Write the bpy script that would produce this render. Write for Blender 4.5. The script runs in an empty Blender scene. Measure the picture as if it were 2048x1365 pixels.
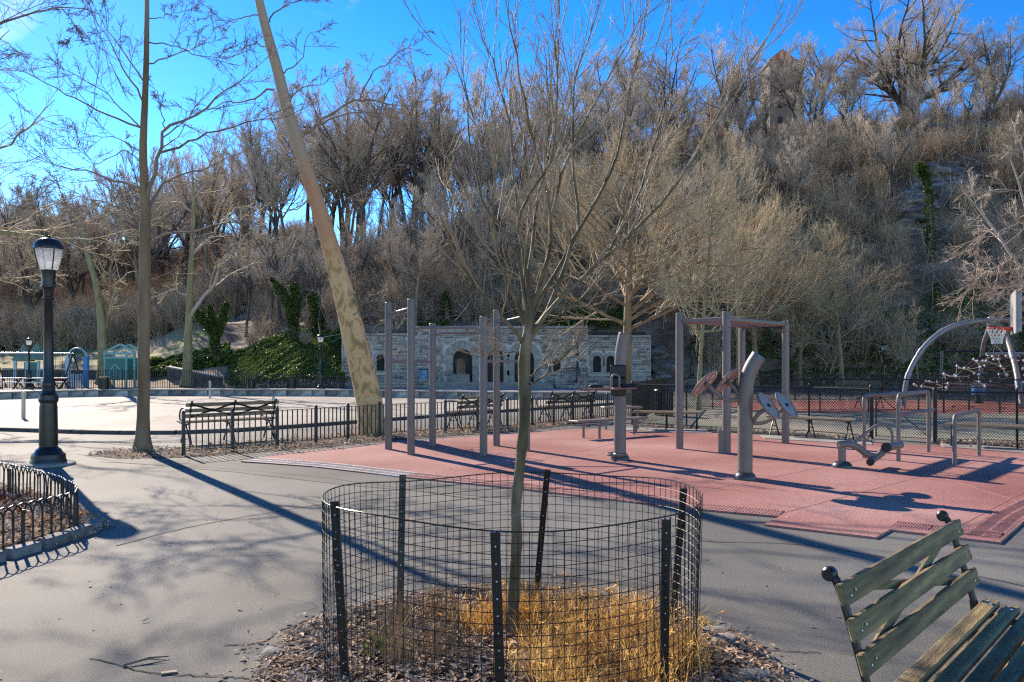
import bpy, bmesh, math, random
import numpy as np
from mathutils import Vector, Matrix
from mathutils.geometry import tessellate_polygon

S = bpy.context.scene
COL = S.collection
PI = math.pi
R = math.radians
F = 1600.0; EYE = 1.65; HOR = 730.0        # focal length and horizon in photo pixels, eye height in metres

# ---------------------------------------------------------------- camera, sky, sun
cam_d = bpy.data.cameras.new('camera'); cam = bpy.data.objects.new('camera', cam_d); COL.objects.link(cam)
cam.location = (0, 0, EYE); cam.rotation_euler = (R(90), 0, 0)
cam_d.sensor_width = 36; cam_d.lens = F/2048*36
cam_d.shift_y = (HOR-682.5)/2048
cam_d.clip_start = 0.05; cam_d.clip_end = 3000
S.camera = cam
SUN_EL = 29.0
SUN_AZ = math.atan2(-0.575, 0.818)          # azimuth from +Y, towards -X (sun behind, left)
sdir = Vector((math.sin(SUN_AZ)*math.cos(R(SUN_EL)), math.cos(SUN_AZ)*math.cos(R(SUN_EL)), math.sin(R(SUN_EL))))
W = bpy.data.worlds.new('World'); S.world = W; W.use_nodes = True
nt = W.node_tree; nt.nodes.clear()
out = nt.nodes.new('ShaderNodeOutputWorld'); bg = nt.nodes.new('ShaderNodeBackground')
sky = nt.nodes.new('ShaderNodeTexSky'); sky.sky_type = 'NISHITA'; sky.sun_disc = False
sky.sun_elevation = R(SUN_EL); sky.sun_rotation = SUN_AZ
sky.altitude = 1200; sky.air_density = 1.0; sky.dust_density = 0.08; sky.ozone_density = 3.0
hs = nt.nodes.new('ShaderNodeHueSaturation'); hs.inputs['Saturation'].default_value = 1.18; hs.inputs['Hue'].default_value = 0.502
vs1 = nt.nodes.new('ShaderNodeVectorMath'); vs1.operation = 'SCALE'; vs1.inputs['Scale'].default_value = 0.13
gm = nt.nodes.new('ShaderNodeGamma'); gm.inputs[1].default_value = 1.57
vs2 = nt.nodes.new('ShaderNodeVectorMath'); vs2.operation = 'SCALE'; vs2.inputs['Scale'].default_value = 1/0.13*1.0
nt.links.new(sky.outputs[0], vs1.inputs[0]); nt.links.new(vs1.outputs[0], gm.inputs[0]); nt.links.new(gm.outputs[0], vs2.inputs[0]); nt.links.new(vs2.outputs[0], hs.inputs['Color'])
# thin scattered clouds
tc = nt.nodes.new('ShaderNodeTexCoord'); mp = nt.nodes.new('ShaderNodeMapping'); mp.inputs['Scale'].default_value = (1, 1, 3.2)
mp.inputs['Location'].default_value = (0.33, 0.1, 0.62)
nz = nt.nodes.new('ShaderNodeTexNoise'); nz.inputs['Scale'].default_value = 7; nz.inputs['Detail'].default_value = 7; nz.inputs['Roughness'].default_value = 0.55
cr = nt.nodes.new('ShaderNodeValToRGB'); cr.color_ramp.elements[0].position = 0.42; cr.color_ramp.elements[1].position = 0.62
msum = None                                   # a few small puffs, each a patch of noise round its own direction
for (dx, dy, dz, rad_) in ((-0.52, 0.78, 0.375, 0.06), (-0.215, 0.93, 0.455, 0.045), (-0.75, 0.5, 0.42, 0.12), (0.8, -0.3, 0.5, 0.15), (-0.3, -0.8, 0.5, 0.18), (0.5, -0.9, 0.35, 0.12)):
    dv = Vector((dx, dy, dz)).normalized(); vd = nt.nodes.new('ShaderNodeVectorMath'); vd.operation = 'DISTANCE'; vd.inputs[1].default_value = dv
    m1 = nt.nodes.new('ShaderNodeMapRange'); m1.inputs[1].default_value = rad_; m1.inputs[2].default_value = rad_*0.3; m1.inputs[3].default_value = 0; m1.inputs[4].default_value = 1
    puffs = globals().setdefault('PUFFS', []); puffs.append((vd, m1))
mx = nt.nodes.new('ShaderNodeMix'); mx.data_type = 'RGBA'; mx.inputs[7].default_value = (5.2, 5.3, 5.8, 1)
nt.links.new(tc.outputs['Generated'], mp.inputs[0]); nt.links.new(mp.outputs[0], nz.inputs['Vector']); nt.links.new(nz.outputs[0], cr.inputs[0])
for vd, m1 in PUFFS:
    nt.links.new(tc.outputs['Generated'], vd.inputs[0]); nt.links.new(vd.outputs['Value'], m1.inputs[0])
    if msum is None: msum = m1.outputs[0]
    else:
        ad_ = nt.nodes.new('ShaderNodeMath'); ad_.operation = 'MAXIMUM'; nt.links.new(msum, ad_.inputs[0]); nt.links.new(m1.outputs[0], ad_.inputs[1]); msum = ad_.outputs[0]
mm_ = nt.nodes.new('ShaderNodeMath'); mm_.operation = 'MULTIPLY'; nt.links.new(cr.outputs[0], mm_.inputs[0]); nt.links.new(msum, mm_.inputs[1])
nt.links.new(mm_.outputs[0], mx.inputs[0]); nt.links.new(hs.outputs[0], mx.inputs[6]); nt.links.new(mx.outputs[2], bg.inputs[0])
bg.inputs[1].default_value = 0.125
nt.links.new(bg.outputs[0], out.inputs[0])
sun_d = bpy.data.lights.new('sun', 'SUN'); sun_d.energy = 2.6; sun_d.angle = R(0.5); sun_d.color = (1.0, 0.975, 0.93)
sun = bpy.data.objects.new('sun', sun_d); COL.objects.link(sun)
sun.rotation_euler = (-sdir).to_track_quat('-Z', 'Y').to_euler(); sun.location = sdir*100
vs = S.view_settings
vs.view_transform = 'Standard'; vs.look = 'None'; vs.gamma = 1; vs.use_curve_mapping = False; vs.exposure = 1.62
vs.use_white_balance = True; vs.white_balance_temperature = 8000; vs.white_balance_tint = 13
S.render.engine = 'CYCLES'
S.cycles.max_bounces = 5; S.cycles.diffuse_bounces = 4; S.cycles.glossy_bounces = 2; S.cycles.transmission_bounces = 4
S.cycles.transparent_max_bounces = 8; S.cycles.use_denoising = False; S.cycles.pixel_filter_type = 'BLACKMAN_HARRIS'; S.cycles.filter_width = 1.25; S.cycles.sample_clamp_indirect = 6
S.cycles.caustics_reflective = False; S.cycles.caustics_refractive = False

# ---------------------------------------------------------------- helpers
def G(px, py, z=0.0):                     # photo pixel -> point on a level z
    y = F*(EYE-z)/(py-HOR); return Vector(((px-1024)*y/F, y, z))
def A(px, py, Y):                         # photo pixel -> point at distance Y
    return Vector(((px-1024)*Y/F, Y, EYE+(HOR-py)*Y/F))

def new_obj(name, me, mat=None, parent=None, loc=None, rot=None):
    if isinstance(name, str) and me is not None and mat is not None and len(me.materials) == 0: me.materials.append(mat)
    o = bpy.data.objects.new(name, me); COL.objects.link(o)
    if parent is not None: o.parent = parent
    if loc is not None: o.location = loc
    if rot is not None: o.rotation_euler = rot
    return o
def tag(o, label=None, cat=None, group=None, kind=None):
    if label: o['label'] = label
    if cat: o['category'] = cat
    if group: o['group'] = group
    if kind: o['kind'] = kind
    return o
def thing(name, label, cat, loc=(0, 0, 0), rz=0, group=None):
    o = bpy.data.objects.new(name, None); COL.objects.link(o); o.location = loc; o.rotation_euler = (0, 0, rz)
    o.empty_display_size = 0.2
    return tag(o, label, cat, group)
def dup(root, loc=None, rz=None, label=None, scale=None):
    r = root.copy(); COL.objects.link(r)
    if loc is not None: r.location = loc
    if rz is not None: r.rotation_euler = (0, 0, rz)
    if scale is not None: r.scale = scale if hasattr(scale, '__len__') else (scale,)*3
    if label: r['label'] = label
    for ch in list(root.children):
        c = ch.copy(); COL.objects.link(c); c.parent = r
        for g in ch.children:
            d = g.copy(); COL.objects.link(d); d.parent = c
    return r

def np_mesh(name, V, Fq, smooth=True, mat=None, attr=None):
    """V (n,3), Fq list of (m,k) int arrays or one array"""
    if not isinstance(Fq, (list, tuple)): Fq = [Fq]
    me = bpy.data.meshes.new(name)
    V = np.ascontiguousarray(V, dtype=np.float32)
    me.vertices.add(len(V)); me.vertices.foreach_set('co', V.ravel())
    li = np.concatenate([f.ravel() for f in Fq]).astype(np.int32)
    tot = np.concatenate([np.full(len(f), f.shape[1]) for f in Fq]).astype(np.int32)
    st = np.concatenate([[0], np.cumsum(tot)[:-1]]).astype(np.int32)
    me.loops.add(len(li)); me.loops.foreach_set('vertex_index', li)
    me.polygons.add(len(tot)); me.polygons.foreach_set('loop_start', st); me.polygons.foreach_set('loop_total', tot)
    me.polygons.foreach_set('use_smooth', np.full(len(tot), smooth, dtype=bool))
    if mat: me.materials.append(mat)
    me.update(calc_edges=True)
    return me

class MB:
    """collects shapes, builds ONE mesh"""
    def __init__(s): s.v = []; s.f = []; s.sm = []
    def add(s, verts, faces, smooth=False):
        b = len(s.v); s.v += [tuple(p) for p in verts]; s.f += [tuple(b+i for i in f) for f in faces]
        s.sm += [smooth]*len(faces) if not isinstance(smooth, list) else smooth
        return s
    def box(s, c, size, M=None, ch=0.0):
        """chamfered box; c centre, size full, M 3x3/4x4 rotation"""
        hx, hy, hz = size[0]/2, size[1]/2, size[2]/2
        M = M.to_3x3() if M is not None else None
        c = Vector(c)
        if ch <= 0:
            vv = [Vector((x, y, z)) for x in (-hx, hx) for y in (-hy, hy) for z in (-hz, hz)]
            ff = [(0, 1, 3, 2), (4, 6, 7, 5), (0, 4, 5, 1), (2, 3, 7, 6), (0, 2, 6, 4), (1, 5, 7, 3)]
        else:
            vv = []; ff = []; idx = {}
            for ix, x in enumerate((-1, 1)):
                for iy, y in enumerate((-1, 1)):
                    for iz, z in enumerate((-1, 1)):
                        for ax in range(3):
                            p = [x*(hx-ch), y*(hy-ch), z*(hz-ch)]; p[ax] = (x, y, z)[ax]*(hx, hy, hz)[ax]
                            idx[(ix, iy, iz, ax)] = len(vv); vv.append(Vector(p))
            def k(a, b, c_, ax): return idx[(a, b, c_, ax)]
            for a in (0, 1):
                q = [k(a, 0, 0, 0), k(a, 1, 0, 0), k(a, 1, 1, 0), k(a, 0, 1, 0)]; ff.append(tuple(q if a else q[::-1]))
                q = [k(0, a, 0, 1), k(0, a, 1, 1), k(1, a, 1, 1), k(1, a, 0, 1)]; ff.append(tuple(q if a else q[::-1]))
                q = [k(0, 0, a, 2), k(1, 0, a, 2), k(1, 1, a, 2), k(0, 1, a, 2)]; ff.append(tuple(q if a else q[::-1]))
            for a in (0, 1):
                for b in (0, 1):
                    fl = (a+b) % 2
                    q = [k(a, b, 0, 0), k(a, b, 1, 0), k(a, b, 1, 1), k(a, b, 0, 1)]; ff.append(tuple(q if fl else q[::-1]))
                    q = [k(a, 0, b, 0), k(a, 0, b, 2), k(a, 1, b, 2), k(a, 1, b, 0)]; ff.append(tuple(q if fl else q[::-1]))
                    q = [k(0, a, b, 1), k(1, a, b, 1), k(1, a, b, 2), k(0, a, b, 2)]; ff.append(tuple(q if fl else q[::-1]))
            for a in (0, 1):
                for b in (0, 1):
                    for d in (0, 1):
                        q = [k(a, b, d, 0), k(a, b, d, 1), k(a, b, d, 2)]; ff.append(tuple(q if (a+b+d) % 2 else q[::-1]))
        vv = [(M @ p if M is not None else p)+c for p in vv]
        return s.add(vv, ff)
    def bar(s, p, q, w, h, ch=0.0, up=(0, 0, 1)):
        """box beam from p to q, w sideways, h along up"""
        p = Vector(p); q = Vector(q); d = q-p; L = d.length; d.normalize()
        u = Vector(up); sd = d.cross(u)
        if sd.length < 1e-5: sd = d.cross(Vector((0, 1, 0)))
        sd.normalize(); u = sd.cross(d)
        M = Matrix((d, sd, u)).transposed()
        return s.box((p+q)/2, (L, w, h), M, ch)
    def tube(s, pts, r, n=10, cap=True):
        pts = [Vector(p) for p in pts]; k = len(pts)
        rr = [r]*k if not hasattr(r, '__len__') else list(r)
        T = []
        for i in range(k):
            t = (pts[min(i+1, k-1)]-pts[max(i-1, 0)]);
            T.append(t.normalized() if t.length > 1e-9 else Vector((0, 0, 1)))
        ref = Vector((1, 0, 0)) if abs(T[0].x) < 0.8 else Vector((0, 1, 0))
        a = T[0].cross(ref).normalized(); vv = []; ff = []; sm = []
        for i in range(k):
            a = (a-T[i]*a.dot(T[i]))
            a = a.normalized() if a.length > 1e-6 else T[i].orthogonal().normalized()
            b = T[i].cross(a)
            for j in range(n):
                an = 2*PI*j/n; vv.append(pts[i]+(a*math.cos(an)+b*math.sin(an))*rr[i])
        for i in range(k-1):
            for j in range(n):
                j2 = (j+1) % n; ff.append((i*n+j, i*n+j2, (i+1)*n+j2, (i+1)*n+j)); sm.append(True)
        if cap:
            ff.append(tuple(range(n))[::-1]); sm.append(False); ff.append(tuple((k-1)*n+j for j in range(n))); sm.append(False)
        return s.add(vv, ff, sm)
    def lathe(s, prof, n=20, c=(0, 0, 0), M=None):
        """prof list of (r, z)"""
        c = Vector(c); vv = []; ff = []
        M = M.to_3x3() if M is not None else None
        for (r, z) in prof:
            for j in range(n):
                an = 2*PI*j/n; p = Vector((r*math.cos(an), r*math.sin(an), z)); vv.append((M @ p if M is not None else p)+c)
        for i in range(len(prof)-1):
            for j in range(n):
                j2 = (j+1) % n; ff.append((i*n+j, i*n+j2, (i+1)*n+j2, (i+1)*n+j))
        sm = [True]*len(ff)
        ff.append(tuple(range(n))[::-1]); ff.append(tuple((len(prof)-1)*n+j for j in range(n))); sm += [False, False]
        return s.add(vv, ff, sm)
    def prism(s, poly, z0, z1, M=None, c=(0, 0, 0)):
        """poly list of (x,y) ccw extruded z0..z1"""
        c = Vector(c); n = len(poly); M = M.to_3x3() if M is not None else None
        vv = [Vector((x, y, z)) for z in (z0, z1) for (x, y) in poly]
        tris = tessellate_polygon([[Vector((x, y, 0)) for (x, y) in poly]])
        ff = [tuple(t)[::-1] for t in tris]+[tuple(i+n for i in t) for t in tris]
        ff += [(i, (i+1) % n, n+(i+1) % n, n+i) for i in range(n)]
        vv = [(M @ p if M is not None else p)+c for p in vv]
        return s.add(vv, ff)
    def build(s, name, mat=None, parent=None, loc=None, rot=None, sharp=38):
        me = bpy.data.meshes.new(name); me.from_pydata(s.v, [], s.f)
        bm = bmesh.new(); bm.from_mesh(me); bmesh.ops.recalc_face_normals(bm, faces=bm.faces); bm.to_mesh(me); bm.free()
        if any(s.sm):
            me.polygons.foreach_set('use_smooth', s.sm); me.set_sharp_from_angle(angle=R(sharp))
        return new_obj(name, me, mat, parent, loc, rot)

def crom(pts, n=6):
    """Catmull-Rom through pts"""
    P = [Vector(p) for p in pts]; P = [P[0]*2-P[1]]+P+[P[-1]*2-P[-2]]; o = []
    for i in range(1, len(P)-2):
        for k in range(n):
            t = k/n; a, b, c, d = P[i-1], P[i], P[i+1], P[i+2]
            o.append(0.5*((2*b)+(c-a)*t+(2*a-5*b+4*c-d)*t*t+(3*b-a-3*c+d)*t**3))
    o.append(P[-2]); return o

def sheet(name, outer, mat, z=0.0, holes=(), kind='structure', parent=None, thick=0):
    """flat polygon mesh from (x,y) lists"""
    loops = [[Vector((p[0], p[1], 0)) for p in outer]]+[[Vector((p[0], p[1], 0)) for p in h] for h in holes]
    tris = tessellate_polygon(loops); vs_ = [(v.x, v.y, z) for l in loops for v in l]
    me = bpy.data.meshes.new(name); me.from_pydata(vs_, [], [tuple(t) for t in tris])
    bm = bmesh.new(); bm.from_mesh(me)
    for f in bm.faces:
        if f.normal.z < 0: f.normal_flip()
    bm.to_mesh(me); bm.free()
    o = new_obj(name, me, mat, parent)
    if kind: o['kind'] = kind
    return o

# ---------------------------------------------------------------- materials
def pmat(name, stops, scale=4.0, rough=0.7, bump=0.0, bscale=None, metal=0.0, detail=6, rand=0.0, coord='Object', spec=0.5,
         stretch=(1, 1, 1), scale2=None, stops2=None, fac2=0.4, isl=False, distort=0.0, sss=None, coat=0.0, rvar=0.0):
    m = bpy.data.materials.new(name); m.use_nodes = True; t = m.node_tree; N = t.nodes; L = t.links
    b = N['Principled BSDF']; b.inputs['Roughness'].default_value = rough; b.inputs['Metallic'].default_value = metal
    b.inputs['Specular IOR Level'].default_value = spec; b.inputs['Coat Weight'].default_value = coat
    c = N.new('ShaderNodeTexCoord'); mp = N.new('ShaderNodeMapping'); mp.inputs['Scale'].default_value = stretch
    L.new(c.outputs[coord], mp.inputs[0])
    n = N.new('ShaderNodeTexNoise'); n.inputs['Scale'].default_value = scale; n.inputs['Detail'].default_value = detail
    n.inputs['Distortion'].default_value = distort; L.new(mp.outputs[0], n.inputs['Vector'])
    r = N.new('ShaderNodeValToRGB'); e = r.color_ramp.elements
    ks = [(0.5, stops[0])] if len(stops) == 1 else [(0.32+0.36*i/(len(stops)-1), s) for i, s in enumerate(stops)] if not isinstance(stops[0][0], (tuple, list)) else [(s[1], s[0]) for s in stops]
    e[0].position = ks[0][0]; e[0].color = (*ks[0][1], 1)
    if len(ks) > 1: e[1].position = ks[-1][0]; e[1].color = (*ks[-1][1], 1)
    else: e[1].color = e[0].color
    for p_, c_ in ks[1:-1]:
        x = e.new(p_); x.color = (*c_, 1)
    L.new(n.outputs[0], r.inputs[0]); col = r.outputs[0]
    if stops2:
        n2 = N.new('ShaderNodeTexNoise'); n2.inputs['Scale'].default_value = scale2; n2.inputs['Detail'].default_value = 4; L.new(mp.outputs[0], n2.inputs['Vector'])
        r2 = N.new('ShaderNodeValToRGB'); f = r2.color_ramp.elements; f[0].position = 0.35; f[1].position = 0.65
        f[0].color = (*stops2[0], 1); f[1].color = (*stops2[1], 1); L.new(n2.outputs[0], r2.inputs[0])
        mxx = N.new('ShaderNodeMix'); mxx.data_type = 'RGBA'; mxx.blend_type = 'MULTIPLY'; mxx.inputs[0].default_value = fac2
        L.new(col, mxx.inputs[6]); L.new(r2.outputs[0], mxx.inputs[7]); col = mxx.outputs[2]
    if rand > 0:
        h = N.new('ShaderNodeHueSaturation'); mr = N.new('ShaderNodeMapRange'); mr.inputs[3].default_value = 1-rand; mr.inputs[4].default_value = 1+rand
        if isl:
            g = N.new('ShaderNodeNewGeometry'); L.new(g.outputs['Random Per Island'], mr.inputs[0])
        else:
            g = N.new('ShaderNodeObjectInfo'); L.new(g.outputs['Random'], mr.inputs[0])
        L.new(mr.outputs[0], h.inputs['Value']); L.new(col, h.inputs['Color']); col = h.outputs[0]
    L.new(col, b.inputs['Base Color'])
    if rvar > 0:
        mr2 = N.new('ShaderNodeMapRange'); mr2.inputs[3].default_value = rough-rvar; mr2.inputs[4].default_value = rough+rvar
        L.new(n.outputs[0], mr2.inputs[0]); L.new(mr2.outputs[0], b.inputs['Roughness'])
    if bump > 0:
        nb = N.new('ShaderNodeTexNoise'); nb.inputs['Scale'].default_value = bscale or scale*6; nb.inputs['Detail'].default_value = 5
        L.new(mp.outputs[0], nb.inputs['Vector'])
        bp = N.new('ShaderNodeBump'); bp.inputs['Strength'].default_value = min(bump, 1); bp.inputs['Distance'].default_value = 0.02
        L.new(nb.outputs[0], bp.inputs['Height']); L.new(bp.outputs[0], b.inputs['Normal'])
    return m

def node_ids(m): return m.node_tree.nodes, m.node_tree.links, m.node_tree.nodes['Principled BSDF']

M_ = {}
M_['iron'] = pmat('black_iron', [(0.012, 0.013, 0.014), (0.03, 0.03, 0.03)], 8, 0.42, 0.15, 60)
M_['iron_dark'] = pmat('black_paint', [(0.010, 0.012, 0.013), (0.018, 0.02, 0.021)], 5, 0.35, 0.1, 40)
M_['chain'] = pmat('black_vinyl_wire', [(0.012, 0.014, 0.015), (0.03, 0.034, 0.035)], 20, 0.5, spec=0.3)
M_['fit'] = pmat('mauve_grey_powder_coat', [(0.165, 0.132, 0.118), (0.215, 0.172, 0.154)], 2.5, 0.45, 0.06, 220, stops2=[(0.8, 0.8, 0.8), (1, 1, 1)], scale2=30, rvar=0.08)
M_['pad'] = pmat('black_rubber_pad', [(0.012, 0.012, 0.013), (0.022, 0.021, 0.022)], 12, 0.55, 0.1, 80)
M_['disc'] = pmat('disc_plastic', [(0.27, 0.245, 0.24), (0.33, 0.30, 0.295)], 6, 0.5)
M_['disc_back_bounce'] = pmat('disc_underside_mat_bounce', [(0.42, 0.27, 0.24), (0.5, 0.33, 0.29)], 6, 0.6)  # pink tone paints in light bounced up from the red mat
M_['plate'] = pmat('rust_red_and_mat_bounce_plate', [(0.20, 0.09, 0.075), (0.28, 0.13, 0.11)], 6, 0.5)
M_['dome'] = pmat('graphite_foot', [(0.04, 0.043, 0.047), (0.07, 0.073, 0.078)], 5, 0.35)
M_['bluecap'] = pmat('blue_cap', [(0.02, 0.16, 0.30), (0.03, 0.2, 0.36)], 5, 0.4)
M_['glass'] = pmat('lamp_glass', [(0.75, 0.76, 0.78), (0.82, 0.82, 0.84)], 3, 0.25, coat=0.3)
b = M_['glass'].node_tree.nodes['Principled BSDF']; b.inputs['Roughness'].default_value = 0.35
t = M_['glass'].node_tree; tp = t.nodes.new('ShaderNodeBsdfTransparent'); ms = t.nodes.new('ShaderNodeMixShader'); tl = t.nodes.new('ShaderNodeBsdfTranslucent'); ms2 = t.nodes.new('ShaderNodeMixShader'); tl.inputs[0].default_value = (0.85, 0.86, 0.88, 1)
ms.inputs[0].default_value = 0.82; ms2.inputs[0].default_value = 0.12; t.links.new(b.outputs[0], ms.inputs[1]); t.links.new(tl.outputs[0], ms.inputs[2]); t.links.new(ms.outputs[0], ms2.inputs[1]); t.links.new(tp.outputs[0], ms2.inputs[2]); t.links.new(ms2.outputs[0], t.nodes['Material Output'].inputs[0])
M_['lamp'] = pmat('dark_green_black_lamp_paint', [(0.008, 0.011, 0.014), (0.018, 0.02, 0.023)], 5, 0.33, 0.1, 50, stops2=[(0.6, 0.6, 0.6), (1, 1, 1)], scale2=15)
M_['wood_tan'] = pmat('tan_bench_slats', [(0.24, 0.17, 0.10), (0.38, 0.28, 0.18)], 3, 0.6, 0.3, 40, stretch=(0.4, 6, 6), rand=0.2)
M_['wood_green'] = pmat('weathered_green_bench_slats', [((0.15, 0.10, 0.05), 0.30), ((0.31, 0.215, 0.11), 0.45), ((0.40, 0.28, 0.125), 0.58), ((0.54, 0.40, 0.16), 0.72)], 7, 0.66, 0.5, 60, stretch=(0.5, 5, 5), rand=0.15,
                        stops2=[(0.35, 0.38, 0.30), (1, 1, 1)], scale2=3, fac2=0.8, rvar=0.08)
M_['concrete'] = pmat('pale_concrete', [(0.22, 0.205, 0.18), (0.34, 0.32, 0.285)], 2, 0.85, 0.3, 60, stops2=[(0.7, 0.7, 0.7), (1, 1, 1)], scale2=14, rand=0.1)
M_['kerb'] = pmat('granite_kerb', [(0.13, 0.125, 0.12), (0.28, 0.27, 0.26)], 9, 0.8, 0.5, 40, rand=0.2)
M_['kerb_dark'] = pmat('dark_edging_stone', [(0.05, 0.05, 0.05), (0.12, 0.115, 0.11)], 3, 0.8, 0.5, 40, rand=0.25)
M_['stone'] = pmat('schist_blocks', [(0.11, 0.105, 0.10), (0.29, 0.27, 0.245), (0.46, 0.42, 0.37)], 3, 0.85, 0.6, 14, rand=0.45)
M_['stone_isl'] = pmat('schist_blocks_mixed', [(0.11, 0.105, 0.10), (0.29, 0.27, 0.245), (0.46, 0.42, 0.37)], 3, 0.85, 0.6, 14, rand=0.45, isl=True)
M_['ashlar'] = pmat('pale_ashlar', [(0.27, 0.255, 0.23), (0.38, 0.36, 0.325)], 4, 0.8, 0.3, 20, rand=0.18)
M_['mortar'] = pmat('mortar', [(0.52, 0.49, 0.44), (0.62, 0.58, 0.52)], 8, 0.9, 0.3, 30)
M_['rock'] = pmat('dark_schist_cliff', [(0.07, 0.07, 0.072), (0.15, 0.148, 0.145), (0.28, 0.27, 0.26)], 1.4, 0.8, 1, 5, stretch=(0.5, 0.7, 2.5))
M_['door'] = pmat('dark_wood_door', [(0.012, 0.010, 0.010), (0.03, 0.024, 0.02)], 5, 0.6, 0.2, 40)
M_['pane'] = pmat('dark_window_glass', [(0.012, 0.013, 0.015), (0.02, 0.021, 0.024)], 3, 0.5, spec=0.2)
M_['soil'] = pmat('bed_soil', [(0.05, 0.034, 0.022), (0.11, 0.08, 0.055)], 8, 0.95, 1, 40)
M_['ivy'] = pmat('ivy_leaf', [(0.045, 0.085, 0.018), (0.11, 0.17, 0.03)], 0.9, 0.45, rand=0.35, isl=True)
M_['shade_leaf'] = pmat('ground_ivy_leaf', [(0.07, 0.12, 0.025), (0.15, 0.215, 0.04)], 0.5, 0.5, rand=0.35, isl=True)
M_['leaf'] = pmat('dead_leaves', [(0.36, 0.23, 0.14), (0.66, 0.49, 0.35)], 2.5, 0.75, rand=0.5, isl=True)
M_['leaf_red'] = pmat('red_brown_leaves', [(0.13, 0.04, 0.02), (0.22, 0.08, 0.035)], 2.5, 0.7, rand=0.4, isl=True)
M_['straw'] = pmat('golden_dry_grass', [(0.62, 0.34, 0.09), (0.86, 0.57, 0.22)], 3, 0.6, rand=0.45, isl=True)
M_['plume'] = pmat('dry_plume_grass', [(0.32, 0.2, 0.13), (0.42, 0.28, 0.18)], 3, 0.8)
for k in ('ivy', 'shade_leaf', 'straw', 'leaf', 'leaf_red'):
    bb = M_[k].node_tree.nodes['Principled BSDF']; t = M_[k].node_tree
    tr = t.nodes.new('ShaderNodeBsdfTranslucent'); ms = t.nodes.new('ShaderNodeMixShader'); ms.inputs[0].default_value = {'straw': 0.6, 'ivy': 0.4, 'shade_leaf': 0.35}.get(k, 0.22)
    src = bb.inputs['Base Color'].links[0].from_socket
    t.links.new(src, tr.inputs[0]); t.links.new(bb.outputs[0], ms.inputs[1]); t.links.new(tr.outputs[0], ms.inputs[2])
    t.links.new(ms.outputs[0], t.nodes['Material Output'].inputs[0])
M_['bark_grey'] = pmat('grey_brown_bark', [(0.17, 0.115, 0.08), (0.34, 0.25, 0.185)], 3, 0.85, 0.8, 18, stretch=(1, 1, 0.3), rand=0.15)
M_['bark_olive'] = pmat('olive_brown_bark', [(0.17, 0.10, 0.05), (0.34, 0.22, 0.12)], 4, 0.8, 0.6, 25, stretch=(1, 1, 0.25))
M_['bark_young'] = pmat('greenish_young_bark', [((0.07, 0.05, 0.02), 0.34), ((0.15, 0.105, 0.05), 0.5), ((0.29, 0.21, 0.13), 0.66)], 9, 0.7, 1, 30, stretch=(1, 1, 0.35))
M_['twig_young'] = pmat('young_twigs', [(0.27, 0.175, 0.105), (0.42, 0.30, 0.195)], 2, 0.65)
M_['twig_grey'] = pmat('grey_brown_twigs', [(0.44, 0.35, 0.275), (0.64, 0.53, 0.43)], 0.4, 0.75, rand=0.2)
M_['twig_left'] = pmat('brown_twigs', [(0.17, 0.13, 0.095), (0.30, 0.235, 0.18)], 1, 0.7)
M_['twig_tan'] = pmat('tan_twigs', [(0.42, 0.31, 0.175), (0.62, 0.47, 0.29)], 0.5, 0.7, rand=0.15)
M_['bark_tan'] = pmat('yellow_tan_bark', [(0.21, 0.165, 0.075), (0.34, 0.275, 0.14)], 3, 0.75, 0.5, 20, stretch=(1, 1, 0.4))
M_['twig_purple'] = pmat('purple_brown_brush', [(0.36, 0.255, 0.175), (0.58, 0.43, 0.31)], 0.3, 0.8, rand=0.5, isl=True)
M_['twig_brush_tan'] = pmat('tan_brush', [(0.40, 0.29, 0.185), (0.60, 0.45, 0.30)], 0.3, 0.8, rand=0.5, isl=True)
M_['twig_pale'] = pmat('pale_twigs', [(0.34, 0.27, 0.21), (0.5, 0.41, 0.33)], 0.5, 0.7)
M_['red_twig'] = pmat('orange_red_twigs', [(0.35, 0.09, 0.04), (0.5, 0.16, 0.07)], 0.5, 0.7)

# plane-tree bark: flaking patches
m = pmat('plane_tree_bark', [((0.36, 0.20, 0.08), 0.30), ((0.46, 0.27, 0.11), 0.40), ((0.74, 0.43, 0.18), 0.455), ((0.80, 0.50, 0.24), 0.60), ((0.58, 0.27, 0.10), 0.63), ((0.64, 0.33, 0.13), 0.72)], 5.0, 0.7, 0.5, 14, stretch=(1, 1, 0.5), detail=5, distort=0.6)
N, L, bs = node_ids(m)
src = bs.inputs['Base Color'].links[0].from_socket
geo = N.new('ShaderNodeTexCoord'); sx = N.new('ShaderNodeSeparateXYZ'); L.new(geo.outputs['Object'], sx.inputs[0])
nn = N.new('ShaderNodeTexNoise'); nn.inputs['Scale'].default_value = 2.0; L.new(geo.outputs['Object'], nn.inputs['Vector'])
ad = N.new('ShaderNodeMath'); ad.operation = 'MULTIPLY_ADD'; ad.inputs[1].default_value = 2.4; L.new(nn.outputs[0], ad.inputs[0]); L.new(sx.outputs['Z'], ad.inputs[2])
mr = N.new('ShaderNodeMapRange'); mr.inputs[1].default_value = 4.6; mr.inputs[2].default_value = 6.3; L.new(ad.outputs[0], mr.inputs[0])
mx = N.new('ShaderNodeMix'); mx.data_type = 'RGBA'; mx.inputs[7].default_value = (0.62, 0.29, 0.14, 1); L.new(mr.outputs[0], mx.inputs[0]); L.new(src, mx.inputs[6])
mr2 = N.new('ShaderNodeMapRange'); mr2.inputs[1].default_value = 6.6; mr2.inputs[2].default_value = 8.2; L.new(ad.outputs[0], mr2.inputs[0])
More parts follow.
